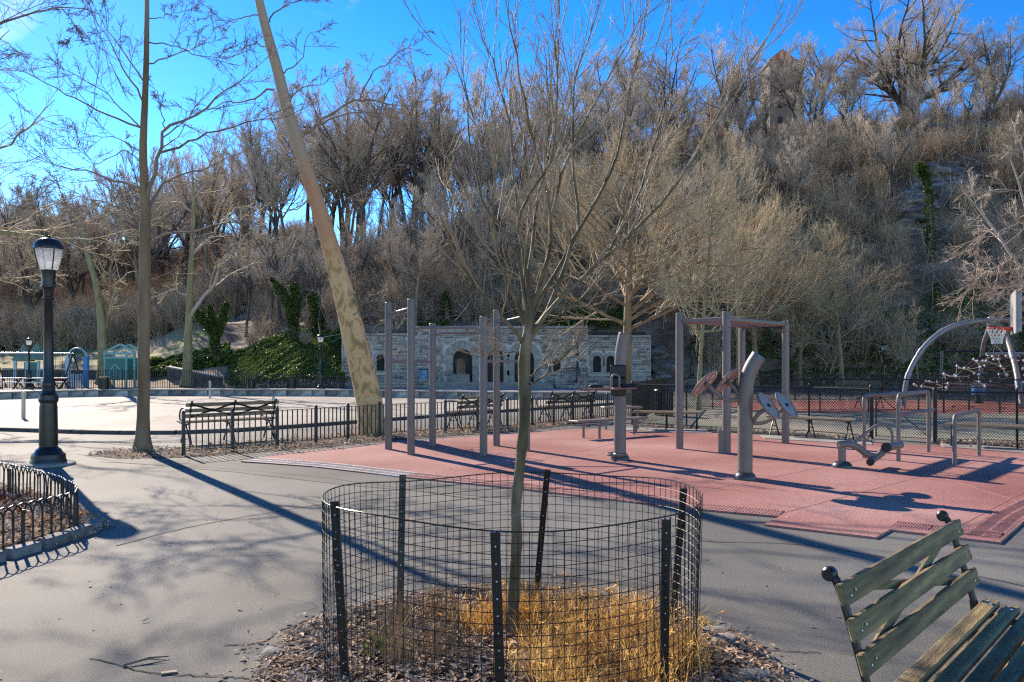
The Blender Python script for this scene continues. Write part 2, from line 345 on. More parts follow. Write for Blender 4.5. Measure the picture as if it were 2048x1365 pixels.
mx2 = N.new('ShaderNodeMix'); mx2.data_type = 'RGBA'; mx2.inputs[7].default_value = (0.46, 0.32, 0.21, 1); L.new(mr2.outputs[0], mx2.inputs[0]); L.new(mx.outputs[2], mx2.inputs[6])
L.new(mx2.outputs[2], bs.inputs['Base Color']); M_['plane'] = m
bpp = N.new('ShaderNodeBump'); bpp.inputs['Strength'].default_value = 0.8; bpp.inputs['Distance'].default_value = 0.03
L.new(src, bpp.inputs['Height']); old = bs.inputs['Normal'].links[0].from_socket; L.new(old, bpp.inputs['Normal']); L.new(bpp.outputs[0], bs.inputs['Normal'])

# asphalt
def ground_mat(name, c_lo, c_mid, c_hi, crack=True, fine=150, rough=0.75, seam=0.0, spec=0.12):
    m = bpy.data.materials.new(name); m.use_nodes = True; N, L, b = node_ids(m)
    b.inputs['Roughness'].default_value = rough; b.inputs['Specular IOR Level'].default_value = spec
    g = N.new('ShaderNodeNewGeometry')
    n1 = N.new('ShaderNodeTexNoise'); n1.inputs['Scale'].default_value = 0.35; n1.inputs['Detail'].default_value = 5; L.new(g.outputs['Position'], n1.inputs['Vector'])
    r1 = N.new('ShaderNodeValToRGB'); e = r1.color_ramp.elements; e[0].position = 0.33; e[0].color = (*c_lo, 1); e[1].position = 0.68; e[1].color = (*c_hi, 1); x = e.new(0.5); x.color = (*c_mid, 1)
    L.new(n1.outputs[0], r1.inputs[0])
    n2 = N.new('ShaderNodeTexNoise'); n2.inputs['Scale'].default_value = fine; n2.inputs['Detail'].default_value = 2; L.new(g.outputs['Position'], n2.inputs['Vector'])
    r2 = N.new('ShaderNodeValToRGB'); e = r2.color_ramp.elements; e[0].position = 0.36; e[0].color = (0.35, 0.35, 0.35, 1); e[1].position = 0.66; e[1].color = (1.5, 1.5, 1.5, 1)
    L.new(n2.outputs[0], r2.inputs[0])
    mu = N.new('ShaderNodeMix'); mu.data_type = 'RGBA'; mu.blend_type = 'MULTIPLY'; mu.inputs[0].default_value = 0.75; L.new(r1.outputs[0], mu.inputs[6]); L.new(r2.outputs[0], mu.inputs[7])
    n3 = N.new('ShaderNodeTexNoise'); n3.inputs['Scale'].default_value = 55; n3.inputs['Detail'].default_value = 3; L.new(g.outputs['Position'], n3.inputs['Vector'])
    r3 = N.new('ShaderNodeValToRGB'); e = r3.color_ramp.elements; e[0].position = 0.3; e[0].color = (0.72, 0.72, 0.72, 1); e[1].position = 0.7; e[1].color = (1.15, 1.15, 1.15, 1); L.new(n3.outputs[0], r3.inputs[0])
    m3 = N.new('ShaderNodeMix'); m3.data_type = 'RGBA'; m3.blend_type = 'MULTIPLY'; m3.inputs[0].default_value = 0.8; L.new(mu.outputs[2], m3.inputs[6]); L.new(r3.outputs[0], m3.inputs[7])
    col = m3.outputs[2]
    if crack:
        nd = N.new('ShaderNodeTexNoise'); nd.inputs['Scale'].default_value = 1.3; nd.inputs['Detail'].default_value = 6; L.new(g.outputs['Position'], nd.inputs['Vector'])
        vm = N.new('ShaderNodeVectorMath'); vm.operation = 'MULTIPLY_ADD'; vm.inputs[1].default_value = (0.9, 0.9, 0); L.new(nd.outputs['Color'], vm.inputs[0]); L.new(g.outputs['Position'], vm.inputs[2])
        vo = N.new('ShaderNodeTexVoronoi'); vo.feature = 'DISTANCE_TO_EDGE'; vo.inputs['Scale'].default_value = 0.21; L.new(vm.outputs[0], vo.inputs['Vector'])
        rc = N.new('ShaderNodeMapRange'); rc.inputs[1].default_value = 0.0004; rc.inputs[2].default_value = 0.0022; rc.inputs[3].default_value = 0.6; rc.inputs[4].default_value = 1.0; L.new(vo.outputs[0], rc.inputs[0])
        mc = N.new('ShaderNodeMix'); mc.data_type = 'RGBA'; mc.blend_type = 'MULTIPLY'; mc.inputs[0].default_value = 0.85
        L.new(col, mc.inputs[6]); L.new(rc.outputs[0], mc.inputs[7]); col = mc.outputs[2]
    L.new(col, b.inputs['Base Color'])
    bp = N.new('ShaderNodeBump'); bp.inputs['Strength'].default_value = 0.6; bp.inputs['Distance'].default_value = 0.003
    nb = N.new('ShaderNodeTexNoise'); nb.inputs['Scale'].default_value = fine*0.45; nb.inputs['Detail'].default_value = 4; L.new(g.outputs['Position'], nb.inputs['Vector'])
    L.new(nb.outputs[0], bp.inputs['Height']); L.new(bp.outputs[0], b.inputs['Normal'])
    return m
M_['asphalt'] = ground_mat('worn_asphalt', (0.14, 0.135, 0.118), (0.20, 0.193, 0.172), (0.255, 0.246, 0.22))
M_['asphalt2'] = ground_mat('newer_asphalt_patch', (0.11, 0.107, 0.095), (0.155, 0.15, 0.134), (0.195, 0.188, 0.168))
M_['rink'] = ground_mat('sun_bleached_rink_concrete', (0.34, 0.305, 0.26), (0.41, 0.37, 0.32), (0.47, 0.425, 0.37), crack=True, fine=60)
M_['prom'] = ground_mat('promenade_paving', (0.33, 0.31, 0.29), (0.40, 0.38, 0.355), (0.46, 0.44, 0.41), crack=False, fine=60)
M_['court'] = ground_mat('faded_green_court', (0.26, 0.30, 0.22), (0.36, 0.34, 0.26), (0.44, 0.38, 0.30), crack=False, fine=50)
M_['court_red'] = ground_mat('red_court', (0.36, 0.13, 0.11), (0.42, 0.17, 0.145), (0.46, 0.2, 0.17), crack=False, fine=50)
M_['mat'] = ground_mat('red_rubber_tiles', (0.34, 0.14, 0.118), (0.43, 0.205, 0.175), (0.54, 0.30, 0.26), crack=False, fine=120, rough=0.7)
M_['mat_edge'] = pmat('worn_rubber_edge_tiles', [(0.38, 0.15, 0.13), (0.46, 0.2, 0.17)], 14, 0.7, 0.8, 90, rand=0.12)
M_['mat_pale'] = pmat('pale_edge_tiles', [(0.44, 0.36, 0.33), (0.56, 0.47, 0.44)], 14, 0.7, 0.8, 90, rand=0.1)  # paler tiles for the left end of the front edge
M_['lawn'] = pmat('winter_lawn', [(0.13, 0.15, 0.035), (0.27, 0.24, 0.09), (0.36, 0.28, 0.18)], 0.16, 0.95, 0.8, 8, coord='Object')
# hillside: leaf litter brown, thin grass on the low left lawn by height
m = pmat('leaf_littered_hillside', [(0.12, 0.08, 0.055), (0.28, 0.195, 0.13), (0.46, 0.34, 0.235)], 0.35, 0.95, 1, 3, detail=10, coord='Object', stops2=[(0.5, 0.45, 0.4), (1, 1, 1)], scale2=4, fac2=0.8)
M_['hill'] = m
# ================================================================ THE SETTING
rng = np.random.default_rng(7)
random.seed(5)
def gp(l, z=0.0): return [(G(x, y, z).x, G(x, y, z).y) for x, y in l]
# rink outline: near kerb and far retaining kerb, closed on the right
near = gp([(-700, 852), (-300, 856), (0, 862), (150, 867), (290, 869), (430, 866), (600, 855), (800, 840), (1000, 825), (1150, 815), (1260, 807), (1330, 800)])
far_ = gp([(-700, 793), (-300, 790), (0, 787), (100, 784), (270, 781.5), (420, 781.5), (660, 782), (830, 784.5), (1000, 786.5), (1250, 788), (1310, 790)])
near = [tuple(p)[:2] for p in crom([(x, y, 0) for x, y in near], 4)]
far_ = [tuple(p)[:2] for p in crom([(x, y, 0) for x, y in far_], 4)]
rink = near+far_[::-1]
outer = [(-170, -60), (170, -60), (170, 57), (-170, 57)]
sheet('pavement', outer, M_['asphalt'], 0.0, [rink])
big = sheet('ground', [(-900, -300), (900, -300), (900, 1500), (-900, 1500)], M_['hill'], -0.8)
grow_ = [(x*1.0, y) for x, y in rink]
cx = sum(p[0] for p in rink)/len(rink); cy = sum(p[1] for p in rink)/len(rink)
sheet('rink_floor', [(cx+(x-cx)*1.02, cy+(y-cy)*1.03) for x, y in rink], M_['rink'], -0.35)
# promenade paving laid between the rink and the slopes
prom = [(x, y+0.5) for x, y in far_]
sheet('promenade', prom+[(16, 55.6), (-130, 55.6)], M_['prom'], 0.008)

def resample(poly, step):
    P = [Vector((p[0], p[1], 0)) for p in poly]; o = []; carry = 0
    for a, b_ in zip(P[:-1], P[1:]):
        L = (b_-a).length; t = carry
        while t < L: o.append(a+(b_-a)*(t/L)); t += step
        carry = t-L
    o.append(P[-1]); return o
def stone_run(root, name, poly, step, w, h, zc, mat, gap=0.02, mesh=None, jitter=0.0, var=0.0):
    """kerb stones end to end, each an object sharing a mesh"""
    pts = resample(poly, step); me = None; n = 0
    for a, b_ in zip(pts[:-1], pts[1:]):
        L = (b_-a).length
        if L < step*0.3: continue
        if me is None:
            o = MB().box((0, 0, 0), (step-gap, w, h), None, min(0.012, h*0.12)).build(name, mat, root); me = o.data
        else: o = new_obj(name, me, None, root)
        c = (a+b_)/2; o.location = (c.x+random.uniform(-jitter, jitter), c.y+random.uniform(-jitter, jitter), zc+random.uniform(-jitter, jitter)*0.5)
        o.rotation_euler = (random.uniform(-1, 1)*jitter*1.5, 0, math.atan2(b_.y-a.y, b_.x-a.x)+random.uniform(-1, 1)*jitter)
        o.scale = (L/step*(1-random.random()*var), 1, 1)
        n += 1
    return n
rk = tag(bpy.data.objects.new('rink_kerb', None), 'low dark stone kerb curving along the near side of the pale rink', 'kerb'); COL.objects.link(rk)
stone_run(rk, 'kerb_stone', near[:-1], 1.3, 0.22, 0.56, -0.19, M_['kerb_dark'], jitter=0.006)
rk2 = tag(bpy.data.objects.new('rink_retaining_wall', None), 'low stone retaining wall along the far side of the pale rink, below the promenade', 'wall'); COL.objects.link(rk2)
stone_run(rk2, 'wall_stone', [(x, y) for x, y in far_ if x > -45], 0.85, 0.3, 0.42, -0.19, M_['stone'], gap=0.03, jitter=0.008)
stone_run(rk2, 'coping_stone', [(x, y-0.04) for x, y in far_ if x > -45], 1.25, 0.42, 0.07, 0.058, M_['ashlar'], gap=0.015, jitter=0.003)

# ---- hillside terrain
cols = {
 -2600: [(58, 0), (80, 1), (110, 4), (150, 8), (220, 14), (300, 18)],
 -600: [(57.5, 0), (72, 1.2), (95, 3.6), (130, 8), (185, 16), (260, 20)],
 300: [(57.5, 0), (66, 1.3), (90, 3.8), (120, 8), (170, 19), (260, 24)],
 450: [(57, 0), (63, 2.0), (70, 3.0), (85, 5), (115, 12), (150, 22), (260, 26)],
 620: [(56.5, 0), (62, 3.2), (68, 4.6), (84, 7), (115, 16), (145, 22), (260, 25)],
 760: [(59, 0.3), (63.5, 4.0), (72, 7.5), (84, 11), (115, 18), (140, 20), (260, 24)],
 850: [(62.0, 0.3), (63.0, 4.05), (73, 8.5), (100, 16.5), (118, 17.5), (150, 20), (260, 24)],
 1100: [(62.0, 0.3), (63.0, 4.15), (75, 11), (105, 24.5), (140, 27), (260, 28)],
 1300: [(61.5, 0.3), (63.0, 4.0), (75, 13), (108, 30), (140, 32), (260, 33)],
 1340: [(58.0, 0.1), (63.0, 4.0), (75, 13), (108, 30), (140, 32), (260, 33)],
 1500: [(57.5, 0), (68, 8), (84, 18), (110, 32.5), (140, 33.5), (260, 34)],
 1700: [(57.5, 0), (67, 8.5), (83, 21), (105, 32.3), (140, 33), (260, 34)],
 2048: [(57.5, 0), (66, 9.5), (80, 23.5), (100, 32), (140, 33), (260, 34)],
 4600: [(57.5, 0), (66, 9.5), (80, 23.5), (100, 32), (140, 33), (260, 34)]}
ck = sorted(cols)
ZR = np.concatenate([np.arange(54, 64, 0.5), np.arange(64, 125, 1.2), np.arange(125, 300, 6), np.array([300, 340, 400, 500, 700, 1000])])
cz = np.array([np.interp(ZR, [54]+[a for a, _ in cols[k]], [-0.6]+[b_ for _, b_ in cols[k]]) for k in ck])   # columns x rows
def smooth_noise(X, Y, seed, s):
    r = np.random.default_rng(seed); o = np.zeros_like(X)
    for k in range(6):
        a = r.uniform(0, 2*PI); f = s*(1.7**k); ph = r.uniform(0, 6.28); ph2 = r.uniform(0, 6.28); a2 = r.uniform(0, 6.28)
        o += np.sin(X*f*np.cos(a)+Y*f*np.sin(a)+ph+1.5*np.sin(X*f*.5*np.cos(a2)+Y*f*.5*np.sin(a2)+ph2))/(1.5**k)
    return o
def terr(X, Y):
    """height at arrays X, Y"""
    X = np.asarray(X, float); Y = np.asarray(Y, float)
    u = X/Y*F+1024
    ui = np.interp(u, ck, np.arange(len(ck))); i0 = np.clip(ui.astype(int), 0, len(ck)-2); fu = ui-i0
    fu = fu*fu*(3-2*fu)
    ri = np.interp(Y, ZR, np.arange(len(ZR))); r0 = np.clip(ri.astype(int), 0, len(ZR)-2); fr = ri-r0
    g = lambda a, b_: cz[a, b_]
    z = (g(i0, r0)*(1-fr)+g(i0, r0+1)*fr)*(1-fu)+(g(i0+1, r0)*(1-fr)+g(i0+1, r0+1)*fr)*fu
    am = np.clip((Y-63)/12, 0, 1)
    return z+am*(smooth_noise(X, Y, 3, 0.10)*0.5+smooth_noise(X, Y, 9, 0.5)*0.13)
PX = np.concatenate([np.arange(-2600, -500, 60), np.arange(-500, 2500, 12), np.arange(2500, 4700, 60)])
XX = (PX[:, None]-1024)/F*ZR[None, :]; YY = np.repeat(ZR[None, :], len(PX), 0)
ZZ = terr(XX, YY); V = np.stack([XX, YY, ZZ], -1).reshape(-1, 3)
n, m_ = len(PX), len(ZR); i, j = np.meshgrid(np.arange(n-1), np.arange(m_-1), indexing='ij')
q = np.stack([i*m_+j, (i+1)*m_+j, (i+1)*m_+j+1, i*m_+j+1], -1).reshape(-1, 4)
me = np_mesh('hillside', V, q, True, M_['hill'])
me.materials.append(M_['lawn'])
# thin lawn on the low left rise
cen = V[q].mean(1); pu = cen[:, 0]/cen[:, 1]*F+1024
isl = (pu < 410+rng.normal(0, 20, len(pu))) & (cen[:, 1] > 66) & (cen[:, 1] < 88+rng.normal(0, 1.5, len(pu)))
me.polygons.foreach_set('material_index', isl.astype(np.int32))
o = new_obj('hillside', me); o['kind'] = 'structure'

# ---- courts on the right
sheet('green_court', gp([(1275, 847), (1640, 868), (1880, 882), (2060, 889), (2700, 925), (2700, 832), (1900, 826), (1640, 824), (1380, 815), (1330, 812)]), M_['court'], 0.005)
sheet('red_court', gp([(1640, 826), (1900, 827), (2700, 834), (2700, 806), (1640, 802), (1420, 806), (1500, 822)]), M_['court_red'], 0.010)
# ---- rubber mat
back = [(482, 921), (570, 906), (770, 887), (880, 877), (1003, 868), (1167, 857), (1240, 860), (1440, 866), (1560, 872), (1740, 884), (1850, 890), (2048, 905), (2200, 918)]
front = [(482, 921.5), (628, 932), (801, 952), (1025, 974), (1180, 992), (1391, 1016), (1560, 1031)]
notch = [(1528, 1047), (1752, 1073), (1780, 1057.5), (2000, 1083), (2048, 1040)]
bk = gp(back, 0.03); fr = gp(front, 0.03); nt_ = gp(notch, 0.03)
bk[-1] = (11.9, 15.2)
mat_poly = fr+nt_+[(11.7, 14.9)]+bk[::-1]
matroot = MB(); matroot.prism(mat_poly, 0.0, 0.022)
rubber = matroot.build('rubber_surface', M_['mat']); rubber['kind'] = 'structure'
# ramped edge tiles along the front of the mat
er = [Vector((x, y, 0)) for x, y in [tuple(p)[:2] for p in crom([(x, y, 0) for x, y in fr], 5)]]
def edge_tiles(line, step, w0, w1, count_name, inward, matf, root):
    pts = resample([(p.x, p.y) for p in line], step)
    for k, (a, b_) in enumerate(zip(pts[:-1], pts[1:])):
        d = (b_-a); L = d.length
        if L < 0.1: continue
        d.normalize(); nrm = Vector((-d.y, d.x, 0))*inward
        mb = MB(); g = 0.008; w = w0+(w1-w0)*k/len(pts)
        a2 = a+d*g; b2 = b_-d*g
        # sloping tile with raised ribs
        z0, z1 = 0.0235, 0.036
        v = [a2+Vector((0, 0, z0)), b2+Vector((0, 0, z0)), b2+nrm*w+Vector((0, 0, z1)), a2+nrm*w+Vector((0, 0, z1)),
             a2, b2, b2+nrm*w, a2+nrm*w]
        mb.add(v, [(0, 1, 2, 3), (4, 7, 6, 5), (0, 4, 5, 1), (1, 5, 6, 2), (2, 6, 7, 3), (3, 7, 4, 0)])
        for i2 in range(13):
            t = (i2+0.5)/13; p = a2.lerp(b2, t); mb.bar(p+nrm*w*0.12+Vector((0, 0, 0.026)), p+nrm*w*0.44+Vector((0, 0, 0.030)), L/44, 0.005)
            mb.bar(p+nrm*w*0.56+Vector((0, 0, 0.0315)), p+nrm*w*0.88+Vector((0, 0, 0.036)), L/44, 0.005)
        mb.build('edge_tile', matf(k/len(pts)), root)
edge_tiles(er, 0.5, 0.42, 0.30, 'edge_tile', 1, lambda t: M_['mat_pale'] if t < 0.36 else M_['mat_edge'], rubber)
e2 = [Vector((*p, 0)) for p in gp([(2000, 1083), (2048, 1040)])]; e2.append(Vector((11.6, 14.8, 0)))
edge_tiles(e2, 0.5, 0.30, 0.30, 'edge_tile', 1, lambda t: M_['mat_edge'], rubber)
e3 = [Vector((*p, 0)) for p in gp([(1528, 1047), (1752, 1073)])]
edge_tiles([Vector((*p, 0)) for p in gp([(1780, 1057.5), (2000, 1083)])], 0.35, 0.3, 0.3, 'edge_tile', 1, lambda t: M_['mat_edge'], rubber)
# grid joints of the big rubber mats: thin recessed-looking raised seams
mb = MB()
for px0, py0, px1, py1 in [(1180, 880, 1700, 1068), (1420, 870, 2030, 1055), (1300, 1003, 1850, 895), (1560, 1028, 2000, 912), (900, 960, 1330, 866), (1640, 880, 2060, 1010), (1890, 1068, 2140, 935)]:
    a = G(px0, py0, .022); b_ = G(px1, py1, .022); mb.bar(a+Vector((0, 0, .0015)), b_+Vector((0, 0, .0015)), 0.012, 0.003)
mb.build('mat_seam', M_['mat_edge'], rubber)
# concrete pads and strip between mat and fence
for q4 in ([(1228, 857), (1412, 862), (1424, 869), (1236, 863)], [(1520, 873), (1740, 884), (1745, 893), (1530, 880)], [(1880, 889), (2300, 918), (2330, 932), (1888, 897)]):
    mb = MB(); mb.prism([tuple(p) for p in gp(q4)], 0.0, 0.035); pd = mb.build('bench_pad', M_['concrete']); pd['kind'] = 'structure'
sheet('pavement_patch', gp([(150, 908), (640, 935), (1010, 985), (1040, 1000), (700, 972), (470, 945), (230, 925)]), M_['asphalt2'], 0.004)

# ---- soil beds
def leafbed(name, poly, z, mat): return sheet(name, poly, mat, z)
strip = gp([(170, 912), (215, 903), (300, 900), (372, 898), (560, 882), (745, 866), (880, 857), (1030, 850), (1144, 838), (1262, 827), (1275, 836), (1150, 850), (1030, 864), (880, 874), (745, 885), (640, 896), (500, 907), (372, 916), (240, 919)])
leafbed('fence_bed', strip, 0.006, M_['soil'])
pit_c = (-0.02, 4.35); PRX, PRY = 1.36, 1.5
pit = [(pit_c[0]+PRX*math.cos(t)*(1+0.05*math.sin(3*t+1)), pit_c[1]+PRY*math.sin(t)*(1+0.05*math.cos(4*t))) for t in np.linspace(0, 2*PI, 40, endpoint=False)]
leafbed('tree_pit', pit, 0.006, M_['soil'])
lb = gp([(-500, 960), (-100, 968), (20, 980), (100, 1000), (150, 1020), (192, 1046), (183, 1062), (100, 1092), (0, 1120), (-200, 1170), (-600, 1290)])
leafbed('planting_bed', lb, 0.03, M_['soil'])
cs = gp([(1273, 850), (1373, 858), (1618, 870), (1743, 880), (1744, 884), (1618, 874), (1373, 861), (1273, 853)])
leafbed('court_edge_bed', cs, 0.007, M_['soil'])
leafbed('court_edge_bed', gp([(1872, 884), (2034, 888), (2300, 899), (2300, 912), (2034, 898), (1872, 890)]), 0.007, M_['soil'])

# kerbs of the left bed
kb = thing('bed_kerb', 'rough granite kerb edging the leaf-covered bed at the left edge', 'kerb')
stone_run(kb, 'kerb_stone', gp([(190, 1052), (178, 1066), (100, 1094), (0, 1122), (-200, 1174), (-560, 1285)]), 0.36, 0.12, 0.13, 0.025, M_['kerb'], gap=0.02, jitter=0.022, var=0.15)
pk = thing('tree_pit_edging', 'rounded pale cobbles half buried around the caged tree pit', 'edging')
n = 0
for t in np.linspace(0, 2*PI, 44, endpoint=False):
    if rng.random() < 0.82 or (3.0 < t < 4.6): continue
    mb = MB(); r0 = rng.uniform(0.06, 0.10)
    pr = [(r0*0.5, -0.03), (r0, 0.0), (r0*0.95, 0.012), (r0*0.75, 0.028), (r0*0.3, 0.036), (0.005, 0.037)]
    mb.lathe(pr, 9); mb.v = [(x*1.3+0.02*math.sin(9*y+n), y*0.9, z) for x, y, z in mb.v]
    mb.build('cobble', M_['concrete'], pk, (pit_c[0]+PRX*math.cos(t)*1.0, pit_c[1]+PRY*math.sin(t)*1.0, 0.0), (0, 0, rng.uniform(0, 6)), 70); n += 1
for px, py in [(1505, 1357), (1432, 1268), (1452, 1283)]:
    mb = MB(); mb.lathe([(0.05, -0.03), (0.09, 0.0), (0.085, 0.016), (0.06, 0.032), (0.02, 0.04), (0.004, 0.041)], 9); mb.v = [(x*1.4, y, z) for x, y, z in mb.v]
    mb.build('cobble', M_['concrete'], pk, G(px, py), (0, 0, rng.uniform(0, 6)), 70)

# ================================================================ loose small stuff
def quads(P, N_, size, asp, rg, curl=0.3):
    """leaf quads (2 tris folded) at P with normals N_"""
    n = len(P); t = rg.normal(size=(n, 3)); t -= N_*(t*N_).sum(1, keepdims=True); t /= np.linalg.norm(t, axis=1, keepdims=True)+1e-9
    b_ = np.cross(N_, t); s = size[:, None]
    v = np.stack([P-t*s*0.5, P+b_*s*asp*0.5+N_*s*curl*0.35, P+t*s*0.5+N_*s*curl*0.25, P-b_*s*asp*0.5+N_*s*curl*0.35], 1)
    return v.reshape(-1, 3), np.arange(n*4).reshape(-1, 4)
def leaf_stuff(name, P, size, mat, rg, flat=0.6, asp=0.6, curl=0.4, parent=None, kind='stuff'):
    n = len(P); N_ = rg.normal(size=(n, 3))*(1-flat)+np.array([0, 0, flat]); N_ /= np.linalg.norm(N_, axis=1, keepdims=True)
    V, q = quads(P, N_, size, asp, rg, curl)
    o = new_obj(name, np_mesh(name, V, q, False, mat), None, parent)
    if kind: o['kind'] = kind
    return o
def in_poly(P, poly):
    x, y = P[:, 0], P[:, 1]; ins = np.zeros(len(P), bool); n = len(poly)
    for i in range(n):
        x0, y0 = poly[i]; x1, y1 = poly[(i+1) % n]
        c = ((y0 > y) != (y1 > y)) & (x < (x1-x0)*(y-y0)/(y1-y0+1e-12)+x0); ins ^= c
    return ins
def scatter(poly, n, rg):
    a = np.array(poly); lo, hi = a.min(0), a.max(0)
    P = rg.uniform(lo, hi, (n*3, 2)); P = P[in_poly(P, poly)][:n]; return P
P2 = scatter([(pit_c[0]+(x-pit_c[0])*1.04, pit_c[1]+(y-pit_c[1])*1.03) for x, y in pit], 13000, rng)
rr = np.hypot((P2[:, 0]-pit_c[0])/PRX, (P2[:, 1]-pit_c[1])/PRY)
P3 = np.column_stack([P2, 0.012+np.clip(1-rr, 0, 1)*0.07*rng.random(len(P2))+rng.random(len(P2))*0.02])
leaf_stuff('leaf_litter', P3, rng.uniform(0.03, 0.075, len(P3)), M_['leaf'], rng, 0.82, 0.4)
th = rng.uniform(0, 2*PI, 700); r_ = 1+np.abs(rng.normal(0, 0.08, 700))
P3 = np.column_stack([pit_c[0]+PRX*r_*np.cos(th), pit_c[1]+PRY*r_*np.sin(th), np.full(700, 0.012)])
leaf_stuff('leaf_litter', P3, rng.uniform(0.02, 0.05, 700), M_['leaf'], rng, 0.8)
P2 = scatter(lb, 9000, rng); leaf_stuff('leaf_litter', np.column_stack([P2, 0.04+rng.random(len(P2))*0.05]), rng.uniform(0.04, 0.085, len(P2)), M_['leaf'], rng, 0.5)
P2 = scatter(gp([(-500, 960), (-100, 968), (20, 980), (60, 1000), (50, 1050), (-100, 1080), (-500, 1120)]), 700, rng); leaf_stuff('leaf_litter', np.column_stack([P2, 0.08+rng.random(len(P2))*0.04]), rng.uniform(0.05, 0.1, len(P2)), M_['leaf_red'], rng, 0.4)
P2 = scatter(gp([(140, 1050), (150, 1018), (215, 1046), (225, 1056), (165, 1078), (110, 1095)]), 900, rng); leaf_stuff('leaf_litter', np.column_stack([P2, 0.015+rng.random(len(P2))*0.03]), rng.uniform(0.02, 0.06, len(P2)), M_['leaf'], rng, 0.6)
P2 = scatter(strip, 6500, rng); leaf_stuff('leaf_litter', np.column_stack([P2, 0.012+rng.random(len(P2))*0.06]), rng.uniform(0.04, 0.10, len(P2)), M_['leaf'], rng, 0.5)
P2 = scatter(gp([(372, 925), (745, 893), (1030, 872), (1144, 858), (1144, 853), (1030, 866), (745, 886), (372, 916)]), 700, rng); leaf_stuff('leaf_litter', np.column_stack([P2, np.full(len(P2), 0.015)]), rng.uniform(0.03, 0.08, len(P2)), M_['leaf'], rng, 0.8)
for pl in (cs, gp([(1872, 884), (2034, 888), (2300, 899), (2300, 912), (2034, 898), (1872, 890)])):
    P2 = scatter(pl, 900, rng); leaf_stuff('leaf_litter', np.column_stack([P2, 0.012+rng.random(len(P2))*0.07]), rng.uniform(0.05, 0.11, len(P2)), M_['leaf'], rng, 0.4)
# sparse leaves and grit on the asphalt
P2 = np.column_stack([rng.uniform(-7, 7, 420), rng.uniform(3, 15, 420)]); leaf_stuff('scattered_leaves', np.column_stack([P2, np.full(len(P2), 0.028)]), rng.uniform(0.012, 0.05, len(P2)), M_['leaf'], rng, 0.85)

# golden grass inside the cage
def blades(name, P, H, mat, rg, w=0.004, lean=0.35, seg=4, parent=None, kind='stuff', droop=0.0):
    n = len(P); az = rg.uniform(0, 2*PI, n); ln = rg.uniform(0.1, 1, n)*lean
    t = np.linspace(0, 1, seg+1)
    dx = np.cos(az)*ln; dy = np.sin(az)*ln
    bx = -np.sin(az+rg.uniform(-1, 1, n)); by = np.cos(az)
    V = np.zeros((n, seg+1, 2, 3))
    for k, tt in enumerate(t):
        c = np.stack([P[:, 0]+dx*H*tt**1.8, P[:, 1]+dy*H*tt**1.8, P[:, 2]+H*(tt-droop*tt**3)], -1)
        ww = w*(1-0.85*tt)
        V[:, k, 0] = c+np.stack([bx*ww, by*ww, 0*bx], -1); V[:, k, 1] = c-np.stack([bx*ww, by*ww, 0*bx], -1)
    base = (np.arange(n)*(seg+1)*2)[:, None]; f = []
    for k in range(seg): f.append(np.stack([base[:, 0]+2*k, base[:, 0]+2*k+1, base[:, 0]+2*k+3, base[:, 0]+2*k+2], -1))
    o = new_obj(name, np_mesh(name, V.reshape(-1, 3), np.concatenate(f), False, mat), None, parent)
    if kind: o['kind'] = kind
    return o
cl = []; 
for k in range(150):
    x = rng.uniform(-0.25, 0.98); y = rng.uniform(3.35, 5.15)
    if y < 4.8 and x < 0.06+0.08*rng.random(): continue
    if ((x-pit_c[0])/0.98)**2+((y-4.47)/0.9)**2 > 1.0: continue
    m0 = int(rng.integers(35, 95)); cl.append(np.column_stack([rng.normal(x, 0.07, m0), rng.normal(y, 0.07, m0), np.full(m0, 0.02)]))
P = np.concatenate(cl); H = rng.uniform(0.06, 1, len(P))**0.8*(0.27+0.13*np.clip(smooth_noise(P[:, 0], P[:, 1], 4, 6)*0.5+P[:, 0], -0.6, 1))
blades('dry_grass', P, H, M_['straw'], rng, 0.0035, 1.0, droop=0.2)
# drooping seed heads on the tallest stems
sel = rng.choice(len(P), 520, replace=False); Pt = P[sel]+np.column_stack([rng.normal(0, 0.08, 520), rng.normal(0, 0.08, 520), H[sel]*0.8])
Nn = rng.normal(size=(520*3, 3)); Nn /= np.linalg.norm(Nn, axis=1, keepdims=True)
V, q = quads(np.repeat(Pt, 3, 0)+rng.normal(0, 0.006, (1560, 3)), Nn, rng.uniform(0.04, 0.075, 1560), 0.14, rng, 0.5)
o = new_obj('seed_heads', np_mesh('seed_heads', V, q, False, M_['straw'])); o['kind'] = 'stuff'
cl = []
for k in range(30):
    x = rng.uniform(-0.72, -0.1); y = rng.uniform(4.3, 5.2); m0 = 22; cl.append(np.column_stack([rng.normal(x, 0.04, m0), rng.normal(y, 0.04, m0), np.full(m0, 0.02)]))
P = np.concatenate(cl); M_['straw2'] = pmat('pale_brown_dry_grass', [(0.30, 0.18, 0.08), (0.46, 0.3, 0.15)], 3, 0.7, rand=0.3, isl=True)
blades('dry_grass', P, rng.uniform(0.10, 0.3, len(P)), M_['straw2'], rng, 0.003, 0.6)
P = np.column_stack([rng.normal(-0.78, 0.05, 60), rng.normal(4.55, 0.05, 60), np.full(60, 0.02)])
blades('green_weed', P, rng.uniform(0.05, 0.14, 60), M_['ivy'], rng, 0.006, 0.9)
# pale dry tufts behind the picket fence
P = []
for (px, py) in [(440, 895), (470, 893), (500, 889), (590, 880), (700, 872), (1225, 838), (1170, 842)]:
    g0 = G(px, py); P.append(np.column_stack([rng.normal(g0.x, 0.10, 22), rng.normal(g0.y, 0.08, 22), np.zeros(22)]))
P = np.concatenate(P); blades('dry_grass', P, rng.uniform(0.2, 0.6, len(P)), M_['plume'], rng, 0.004, 0.5)
